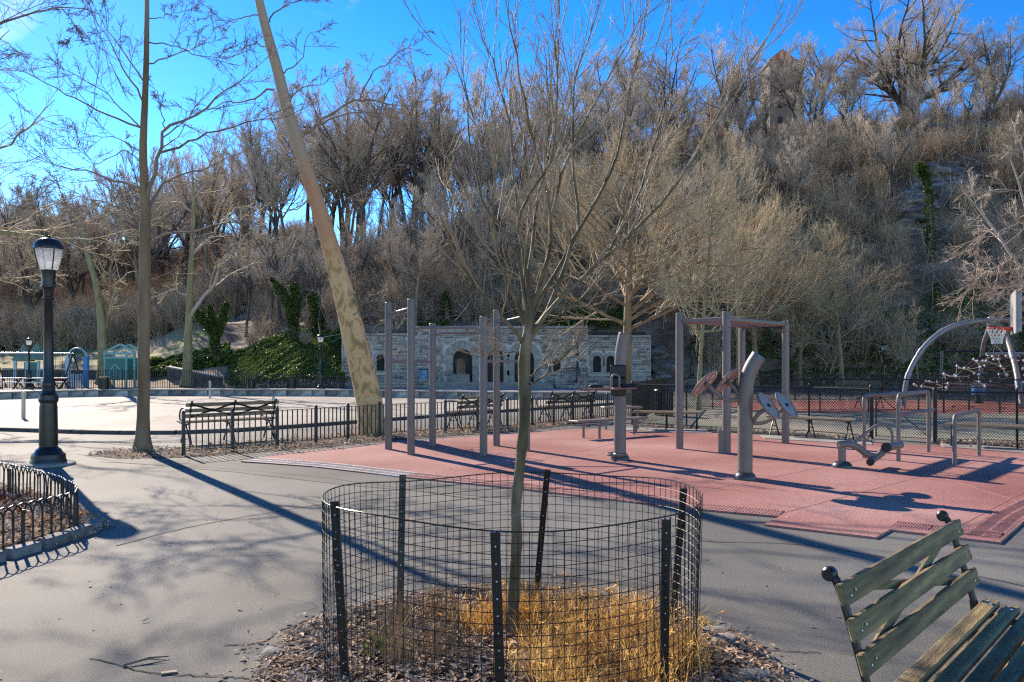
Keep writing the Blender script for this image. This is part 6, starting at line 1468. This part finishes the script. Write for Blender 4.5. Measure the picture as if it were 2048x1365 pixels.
# ---- ivy on trunks
def ivy_tree(label, px, Y_, path_px, rad, n, seed, extra=(), zoff=0.0):
    """ivy-clad stems: path_px lists of (px,py)"""
    rg2 = np.random.default_rng(seed); x0, z0 = Zt(px, Y_); t = thing('ivy_tree', label, 'tree', (x0, Y_, z0))
    b = MB(); Pl = []
    for path in [path_px]+list(extra):
        pts = crom([A(a_, b_, Y_)-Vector((x0, Y_, z0)) for a_, b_ in path], 4); L = len(pts)
        b.tube(pts, [0.24*(1-0.7*i/L) for i in range(L)], 8)
        for i, p in enumerate(pts):
            f = i/L; m0 = int(n*1.7/L); r_ = rad*(0.55+0.6*math.sin(PI*min(1, f*0.9+0.15)))*rg2.uniform(0.75, 1.25)
            q_ = rg2.normal(size=(m0, 3)); q_ /= np.linalg.norm(q_, axis=1, keepdims=True); Pl.append(np.array(p)+q_*r_*np.cbrt(rg2.random((m0, 1)))*np.array([1, 1, 1.1]))
    b.build('trunk', M_['bark_grey'], t); P = np.concatenate(Pl)
    leaf_stuff('ivy_leaves', P, rg2.uniform(0.09, 0.17, len(P)), M_['ivy'], rg2, 0.3, 0.9, 0.3, t, None); return t
ivy_tree('ivy-covered tree splitting into several leafy limbs, just right of the slim yellow trunk', 436, 62, [(437, 722), (430, 690), (424, 650), (420, 615)], 0.40, 2400, 1, [[(430, 680), (440, 650), (452, 612)], [(424, 660), (405, 640), (392, 622)]])
ivy_tree('leaning ivy-clad trunk on the bank left of the big mottled tree', 592, 64, [(592, 695), (588, 660), (582, 625), (566, 590), (545, 560)], 0.46, 3000, 2, [[(586, 640), (592, 600), (588, 572)]])
ivy_tree('rounded ivy mass on a low trunk close beside the mottled leaning tree', 640, 66, [(642, 668), (634, 630), (626, 595)], 0.62, 2400, 3)
ivy_tree('tall narrow ivy column on the dark cliff at right', 1862, 68, [(1863, 560), (1861, 480), (1858, 400), (1852, 335)], 0.42, 2400, 4, [[(1858, 380), (1843, 345), (1838, 330)]])
ivy_tree('dark ivy clump climbing a bare tree on the slope above the climbing arch', 1770, 80, [(1775, 420), (1772, 385), (1776, 345)], 0.6, 1200, 5, [[(1770, 400), (1758, 360)]])
ivy_tree('thin ivy-wrapped stem above the pavilion roof', 894, 66, [(895, 640), (893, 610), (890, 588)], 0.35, 700, 6)
ivy_tree('slim ivy-wrapped stem behind the climbing arch top', 1874, 64, [(1876, 640), (1874, 600), (1872, 570)], 0.3, 600, 7)
# ivy bank and shrubs
def ivy_mass(px0, px1, y0, y1, n, hmax, rg2, name='ivy_ground_cover', mat='shade_leaf', s=(0.14, 0.28), cond=None):
    X, Y_ = hill_pts(n, px0, px1, y0, y1, rg2); z = terr(X, Y_)
    hump = np.clip(smooth_noise(X, Y_, 5, 0.9)*0.35+0.45, 0.05, 1.2)*hmax; P = np.column_stack([X, Y_, z+hump*rg2.random(n)**0.4])
    if cond is not None: P = P[cond(P)]
    leaf_stuff(name, P, rg2.uniform(*s, len(P)), M_[mat], rg2, 0.5, 0.9, 0.3)
ivy_mass(455, 690, 57.3, 66, 26000, 0.55, rg, s=(0.10, 0.2)); ivy_mass(290, 460, 61.5, 68, 13000, 0.8, rg, mat='ivy'); ivy_mass(1080, 1270, 63.2, 66, 6000, 1.0, rg, s=(0.12, 0.22)); ivy_mass(820, 900, 63.4, 65, 1800, 0.9, rg, s=(0.12, 0.22))
ivy_mass(1560, 2100, 58.5, 64, 9000, 1.6, rg, name='dark_evergreen_undergrowth', s=(0.12, 0.24)); ivy_mass(1380, 1560, 60, 66, 3500, 1.2, rg, name='dark_evergreen_undergrowth', s=(0.12, 0.22))
ivy_mass(1400, 2100, 57.6, 59, 5000, 0.18, rg, name='grass', mat='ivy', s=(0.1, 0.2))
# leaf litter tone on bank: dead leaf scatter
ivy_mass(455, 700, 56.6, 60, 3000, 0.15, rg, name='leaf_litter', mat='leaf', s=(0.12, 0.2))
# orange red shrub far left
me = gen_bush(41, 4.2, 70, 'red_twig', 'shrub', 1.0); x, z = Zt(12, 92); tag(new_obj('red_shrub', me, None, None, (x, 92, z)), 'orange-red twiggy shrub at the far left edge beyond the playground', 'shrub')

# ================================================================ HAND-SHAPED TREES
def hand_tree(name, label, cat, base, mats, stems, seed, Yd, lv, group=None):
    """stems: list of (px list, r0, r1, depth0, depth1). First is the trunk. lv: spawn level parameters"""
    rg2 = np.random.default_rng(seed); b0 = Vector(base); t = thing(name, label, cat, base)
    tb, P1_, R1_ = [], [], []
    for i, (pl, r0, r1, d0, d1) in enumerate(stems):
        n = len(pl); pts = [A(px, py, Yd+d0+(d1-d0)*(k/(n-1))**1.3)-b0 for k, (px, py) in enumerate(pl)]
        if i == 0: pts[0].z = min(pts[0].z, -0.05)
        c = np.array(crom(pts, 5)); K = 34 if i == 0 else 16; c = rs(c, K)
        if i: c[1:-1] += rg2.normal(0, 0.006*(Yd/5), (K-2, 3))
        f = np.linspace(0, 1, K)
        r = r0+(r1-r0)*f**0.85
        if i: r = (r0+(r1*0.45-r0)*f**0.85)*lv.get('lscale', 1)
        if i == 0: 
            r = r+r0*0.45*np.exp(-f*34)
            if callable(lv.get('rtrunk')): r = np.array([lv['rtrunk'](z) for z in c[:, 2]])
        tb.append((c[None], r[None], 16 if i == 0 else 8)); 
        if i: P1_.append(c); R1_.append(r)
    P1_, R1_ = np.array(P1_), np.array(R1_)
    tr = new_obj('trunk', tubes_mesh('trunk', [tb[0]], M_[mats[0]]), None, t)
    limb = [(P1_, R1_, 8)]
    out_ = []; P, Rr = P1_, R1_
    for (n, t0, ang, lr, m, wig, up, rf, tip, rmin, s) in lv['levels']:
        P, Rr = spawn(rg2, P, Rr, n, t0, 0.98, ang, lr, m, wig, up, rf, tip); Rr = np.maximum(Rr, rmin); out_.append((P, Rr, s))
    for c, r, s in limb: 
        for k in range(len(c)): new_obj('limb', tubes_mesh('limb', [(c[k:k+1], r[k:k+1], s)], M_[mats[1]]), None, t)
    new_obj('crown', tubes_mesh('crown', out_, M_[mats[2]]), None, t)
    return t, P, Rr

# young tree in the cage
Yc = 4.75; base = G(1022, 1283); base.y = Yc
st = [([(1022, 1300), (1024, 1240), (1028, 1180), (1033, 1080), (1032, 1010), (1040, 930), (1046, 870), (1050, 800), (1047, 740), (1052, 690), (1058, 650), (1062, 600)], 0.056, 0.026, 0, 0),
 ([(1046, 690), (1012, 640), (983, 605), (942, 561), (911, 513), (890, 451), (884, 390)], .018, .004, 0, -0.5),
 ([(1052, 650), (1050, 590), (1050, 528), (1037, 441), (1024, 277), (990, 140), (960, 60), (930, -40)], .019, .004, 0, .5),
 ([(1057, 640), (1075, 585), (1091, 554), (1101, 441), (1086, 349), (1055, 241), (1029, 92), (1001, -40)], .021, .005, 0, -.4),
 ([(1062, 640), (1100, 560), (1132, 513), (1157, 451), (1145, 318), (1152, 154), (1188, 51), (1203, -40)], .019, .004, 0, .7),
 ([(1060, 680), (1100, 620), (1137, 579), (1214, 513), (1291, 441), (1337, 390), (1404, 287), (1455, 205), (1510, 113), (1570, 20)], .021, .004, 0, -.3),
 ([(1214, 513), (1245, 450), (1280, 385), (1306, 308), (1337, 195), (1342, 113), (1404, 30)], .013, .003, 0, .4),
 ([(1060, 670), (1101, 605), (1147, 482), (1219, 349), (1250, 231), (1286, 77), (1296, -30)], .020, .004, 0, .2),
 ([(1058, 630), (1080, 560), (1101, 492), (1105, 420), (1147, 287), (1219, 154), (1300, 0)], .017, .003, 0, -.7),
 ([(1054, 630), (1044, 550), (1029, 492), (968, 410), (942, 308), (927, 169), (880, 60)], .016, .003, 0, .3),
 ([(1050, 640), (1014, 564), (970, 492), (911, 410), (891, 359), (890, 307), (911, 282)], .013, .0035, 0, .8),
 ([(1056, 640), (1058, 560), (1070, 430), (1100, 300), (1115, 150), (1120, -30)], .018, .004, 0, .9),
 ([(1058, 620), (1050, 520), (1040, 436), (1075, 360), (1110, 308), (1111, 154), (1116, -30)], .015, .0035, 0, -.9),
 ([(1050, 775), (1080, 758), (1110, 728), (1140, 702), (1166, 672)], .010, .003, 0, -.4),
 ([(1052, 760), (1085, 735), (1120, 715), (1150, 690)], .012, .004, 0, .25),
 ([(1048, 722), (1030, 706), (990, 705), (950, 716)], .006, .003, 0, -.5),
 ([(1062, 668), (1110, 640), (1160, 598), (1220, 560), (1262, 520)], .012, .003, 0, -.8),
 ([(1048, 650), (1020, 590), (1000, 520), (985, 430), (995, 330), (985, 220)], .012, .003, 0, -.8)]
lvc = {'lscale': 0.78, 'rtrunk': lambda z: float(np.interp(z, [-0.1, 0, 0.08, 0.3, 0.7, 1.1, 1.5, 1.8, 2.1], [.058, .050, .041, .036, .032, .030, .036, .033, .022]))+0.0022*math.sin(z*23)+0.0015*math.sin(z*57),
 'levels': [(8, 0.18, 0.36, 0.42, 8, 0.035, 0.09, 0.6, 0.25, 0.0026, 6), (5, 0.2, 0.42, 0.5, 5, 0.05, 0.08, 0.55, 0.4, 0.0016, 4), (2, 0.2, 0.55, 0.5, 4, 0.1, 0.05, 0.7, 0.5, 0.0011, 3)]}
hand_tree('young_tree', 'young multi-stemmed bare tree standing in the round wire guard in the foreground', 'tree', base, ('bark_young', 'bark_young', 'twig_young'), st, 3, Yc, lvc)

# tall bare tree at left
Yl = 15.26; base = G(285, 903)
st = [([(285, 908), (286, 860), (287, 800), (288, 650), (290, 500), (290, 400), (286, 300), (290, 200), (293, 100), (294, 0), (295, -150), (290, -300)], 0.155, 0.05, 0, 0),
 ([(293, 400), (308, 352), (319, 300), (330, 256), (385, 234), (440, 190), (495, 154), (540, 110)], .075, .012, 0, -1),
 ([(320, 306), (366, 289), (421, 267), (495, 245), (560, 236), (610, 215)], .045, .01, 0, -1),
 ([(296, 436), (306, 400), (322, 375), (348, 355), (403, 337), (469, 311), (530, 290)], .05, .01, 0, .8),
 ([(296, 489), (330, 469), (388, 463), (458, 447), (513, 428), (570, 395)], .045, .01, 0, .5),
 ([(286, 378), (220, 359), (165, 344), (110, 330), (55, 300), (-10, 280)], .04, .008, 0, -1),
 ([(284, 310), (238, 278), (183, 271), (146, 256)], .022, .007, 0, 1),
 ([(284, 256), (220, 234), (183, 216), (110, 176), (37, 139), (-30, 105)], .035, .008, 0, .8),
 ([(284, 258), (240, 215), (200, 178), (157, 154), (92, 124), (30, 90)], .025, .006, 0, -1),
 ([(288, 208), (253, 146), (220, 84), (183, 22), (165, -20)], .035, .01, 0, -.5),
 ([(288, 165), (238, 92), (205, 44), (170, -20)], .025, .008, 0, .8),
 ([(293, 128), (352, 110), (403, 88), (445, 50)], .028, .008, 0, .6),
 ([(293, 84), (352, 95), (403, 113), (458, 117), (520, 86)], .024, .007, 0, -.8),
 ([(293, 38), (350, 28), (410, 10)], .02, .007, 0, .4),
 ([(330, 258), (322, 220), (318, 195), (300, 150)], .02, .008, 0, .6),
 ([(296, 560), (330, 548), (380, 520), (440, 502), (500, 488)], .022, .006, 0, -.8),
 ([(284, 330), (240, 300), (190, 330), (140, 300), (80, 290)], .02, .006, 0, 1.4),
 ([(286, 440), (230, 410), (170, 395), (100, 360), (30, 350)], .028, .007, 0, 1.5),
 ([(294, -20), (340, -60), (380, -70), (430, -40)], .03, .01, 0, 1), ([(293, -60), (230, -90), (190, -60), (120, -50)], .03, .01, 0, -1),
 ([(290, 470), (240, 470), (190, 440), (130, 420), (60, 405)], .02, .006, 0, 2.0)]
lvl = {'lscale': 0.6, 'levels': [(9, 0.2, 0.75, 0.36, 6, 0.10, 0.02, 0.5, 0.3, 0.005, 5), (7, 0.15, 0.6, 0.45, 5, 0.12, 0.02, 0.55, 0.4, 0.0038, 3), (5, 0.1, 0.8, 0.42, 3, 0.2, 0.0, 0.7, 0.5, 0.003, 3)],
       'rtrunk': lambda z: float(np.interp(z, [-0.1, 0.0, 0.15, 0.5, 2.3, 3.4, 4.6, 5.2, 6.5, 8.6, 12], [.215, .20, .145, .115, .103, .105, .095, .078, .06, .04, .025]))}
hand_tree('tall_bare_tree', 'tall straight bare tree with side limbs, left of the first bench and fence', 'tree', base, ('bark_olive', 'bark_grey', 'twig_left'), st, 5, Yl, lvl)

# leaning plane tree
Yp = 18.9; base = G(745, 872)
st = [([(745, 876), (742, 840), (738, 800), (722, 730), (705, 660), (688, 590), (668, 520), (648, 450), (622, 370), (600, 300), (575, 220), (555, 140), (535, 70), (518, 0), (500, -90), (470, -220)], .30, .08, 0, 0),
 ([(605, 266), (650, 235), (700, 205), (740, 200), (790, 212), (830, 210), (868, 200)], .06, .02, 0, -1),
 ([(598, 280), (640, 250), (690, 230), (750, 225), (800, 235)], .05, .015, 0, 1),
 ([(720, 202), (740, 150), (790, 115), (820, 90), (840, 45)], .035, .01, -.6, -1),
 ([(547, 180), (535, 178), (505, 200), (460, 208), (415, 218), (370, 225)], .045, .012, 0, -1),
 ([(570, 210), (600, 180), (640, 170), (680, 140)], .03, .01, 0, 1), ([(530, 50), (560, 20), (600, 0), (640, -10)], .04, .01, 0, .5),
 ([(525, 30), (490, 35), (450, 45), (400, 20)], .03, .01, 0, -.5), ([(612, 340), (590, 345), (575, 370), (560, 385)], .025, .008, 0, -.6),
 ([(560, 150), (600, 120), (620, 70), (650, 60)], .03, .01, 0, -1), ([(540, 95), (500, 90), (470, 110), (430, 120)], .03, .01, 0, 1),
 ([(700, 640), (735, 600), (752, 585)], .02, .008, -.2, -.6), ([(715, 700), (745, 665), (760, 640), (765, 600)], .022, .006, 0, -1.0), ([(735, 760), (755, 720), (775, 690), (800, 650)], .018, .005, 0, -1.2),
 ([(640, 420), (680, 400), (730, 400), (780, 380)], .025, .007, 0, 1), ([(630, 390), (590, 420), (540, 430), (480, 470)], .03, .008, 0, -1)]
lvp = {'lscale': 0.62, 'levels': [(6, 0.25, 0.7, 0.38, 6, 0.10, 0.03, 0.5, 0.3, 0.006, 5), (7, 0.15, 0.6, 0.45, 5, 0.12, 0.02, 0.55, 0.4, 0.0048, 3), (4, 0.1, 0.8, 0.45, 3, 0.2, 0.0, 0.7, 0.5, 0.0036, 3)],
       'rtrunk': lambda z: float(np.interp(z, [-0.1, 0.0, 0.2, 0.9, 2.5, 4.3, 5.2, 7, 9.8, 13], [.40, .37, .33, .31, .285, .21, .185, .15, .11, .05]))}
hand_tree('leaning_plane_tree', 'big leaning tree with peeling yellow and brown mottled bark behind the picket fence', 'tree', base, ('plane', 'bark_grey', 'twig_left'), st, 6, Yp, lvp)

# slim yellow sycamore left of centre
Ys = 57.8; x, z = Zt(374, Ys); base = Vector((x, Ys, z))
st = [([(374, 752), (376, 690), (379, 620), (381, 560), (384, 500), (387, 440), (386, 380), (384, 330)], .36, .06, 0, 0), ([(382, 632), (405, 600), (425, 570), (446, 525), (470, 500), (500, 465), (530, 440)], .16, .05, 0, -3),
 ([(384, 515), (405, 490), (430, 462), (455, 430), (490, 410)], .12, .04, 0, 3), ([(386, 430), (360, 400), (330, 385), (290, 370)], .10, .03, 0, 2), ([(386, 400), (410, 370), (420, 330), (440, 290)], .08, .03, 0, -2), ([(382, 600), (350, 580), (320, 590), (290, 575)], .06, .02, 0, -2)]
lvs = {'levels': [(8, .15, .7, .4, 6, .18, .04, .5, .3, .022, 4), (6, .1, .7, .45, 4, .2, .02, .6, .4, .014, 3), (5, .1, .7, .5, 3, .2, 0, .7, .5, .010, 3)]}
hand_tree('slim_sycamore', 'slim smooth yellow trunk with pale side branch beyond the far rink edge', 'tree', base, ('bark_tan', 'twig_pale', 'twig_tan'), st, 8, Ys, lvs)
# forked tree
Yf2 = 59.5; x, z = Zt(205, Yf2); base = Vector((x, Yf2, z))
st = [([(206, 748), (206, 720), (205, 690), (203, 650), (198, 600), (190, 560), (178, 520), (168, 480), (155, 420)], .42, .10, 0, 0), ([(205, 672), (212, 640), (218, 600), (220, 570), (222, 530), (240, 470)], .26, .06, 0, 1.5),
 ([(198, 600), (210, 575), (215, 560)], .14, .06, 0, -1), ([(175, 510), (140, 470), (100, 440), (60, 430)], .12, .04, 0, -2), ([(170, 490), (200, 440), (230, 400), (250, 350)], .12, .04, 0, 2), ([(222, 520), (260, 480), (300, 460), (340, 420)], .08, .03, 0, 2), ([(160, 440), (130, 400), (110, 350)], .10, .03, 0, -2)]
hand_tree('forked_tree', 'tree with olive trunk forked low, beside the teal playhouse at left', 'tree', base, ('bark_tan', 'bark_olive', 'twig_tan'), st, 9, Yf2, lvs)
# overhanging branches of two trees whose trunks stand outside the frame
Yo = 13; base = G(-620, 933); base.y = Yo
st = [([(-620, 940), (-615, 700), (-605, 400), (-590, 150), (-570, -60), (-550, -300)], .26, .10, 0, 0), ([(-595, 250), (-400, 190), (-250, 150), (-100, 90), (0, 50), (70, 28), (150, 11), (185, 25), (215, 36)], .11, .014, 0, -.6),
 ([(120, 14), (150, 48), (148, 68), (130, 85)], .014, .006, -.5, -.5), ([(-590, 100), (-250, 60), (-120, 80), (-20, 150), (60, 210)], .04, .008, 0, 1.5), ([(-600, 330), (-250, 300), (-120, 330), (-30, 390), (60, 430)], .04, .008, 0, 2.0), ([(-580, 0), (-200, -60), (-40, -40), (80, -60)], .05, .01, 0, 1)]
hand_tree('overhanging_tree', 'tree beyond the left edge whose grey limb arches across the top left corner', 'tree', base, ('bark_grey', 'bark_grey', 'twig_left'), st, 10, Yo, lvl)
Yo = 26.0; base = G(-250, 831); base.y = Yo
st = [([(-250, 835), (-250, 700), (-240, 560), (-230, 400), (-240, 200), (-230, 0)], .30, .12, 0, 0), ([(-235, 480), (-120, 455), (0, 463), (60, 470), (110, 478), (160, 478), (250, 492)], .15, .02, 0, -1), ([(-60, 462), (0, 488), (40, 492), (60, 484)], .04, .02, -.5, -.8),
 ([(-235, 380), (-120, 330), (0, 300), (60, 250), (110, 200)], .10, .02, 0, 1), ([(-235, 300), (-150, 200), (-50, 130), (20, 60)], .10, .02, 0, -1), ([(-240, 520), (-150, 530), (-40, 560), (60, 555), (130, 540)], .06, .015, 0, 2)]
lvo = {'levels': [(8, .2, .75, .36, 6, .2, .02, .5, .3, .011, 4), (6, .15, .8, .45, 4, .2, .02, .6, .4, .007, 3), (5, .1, .8, .45, 3, .2, 0, .7, .5, .005, 3)]}
hand_tree('overhanging_tree', 'tree beyond the left edge sending a yellow-green limb in behind the near lamp head', 'tree', base, ('bark_tan', 'bark_tan', 'twig_tan'), st, 11, Yo, lvo)

# labels for the many woodland trees: form, height on the slope, nearest landmark, then order from the left
LMK = [(-9999, 'by the left edge'), (30, 'left of the near lamp post'), (110, 'behind the near lamp post'), (235, 'behind the tall left tree'), (340, 'behind the slim yellow trunk'), (480, 'behind the ivy trees'), (610, 'behind the leaning trunk'),
       (760, 'above the pull-up rig'), (900, 'above the left arch'), (1010, 'behind the young tree'), (1140, 'right of the young tree'), (1290, 'above the bent exercise pole'), (1400, 'above the pergola'), (1530, 'below the ridge tower'),
       (1640, 'above the curved-beam seat'), (1760, 'below the widest ridge tree'), (1900, 'above the climbing arch'), (2020, 'at the far right edge')]
FORM = {'oakA': 'broad', 'oakB': 'round-crowned', 'ashC': 'upright', 'ashD': 'narrow', 'poleH': 'slender'}
tmp = {}
for t, code, k, px, Y_, H in WOODS:
    lm_ = [l for x0, l in LMK if px >= x0][-1]
    where = {'L': 'in far wood', 'M': 'on the middle skyline', 'R': 'on the right ridge'}.get(code) or ('low on slope' if Y_ < 75 else 'midway up slope' if Y_ < 90 else 'high on slope')
    far = '' if code == 'S' else ('nearer ' if Y_ < {'L': 135, 'M': 112, 'R': 120}[code] else 'farther ')
    tmp.setdefault(f'{far}{FORM[k]} bare tree {where} {lm_}', []).append((px, t))
ORD = ['leftmost', 'second from left', 'third from left', 'fourth from left', 'fifth from left', 'sixth from left', 'seventh from left', 'eighth from left']
for lab, l in tmp.items():
    l.sort(key=lambda a: a[0])
    for i, (px, t) in enumerate(l): t['label'] = lab if len(l) == 1 else (f'{lab}, {ORD[i]}' if len(l) <= len(ORD) else lab)
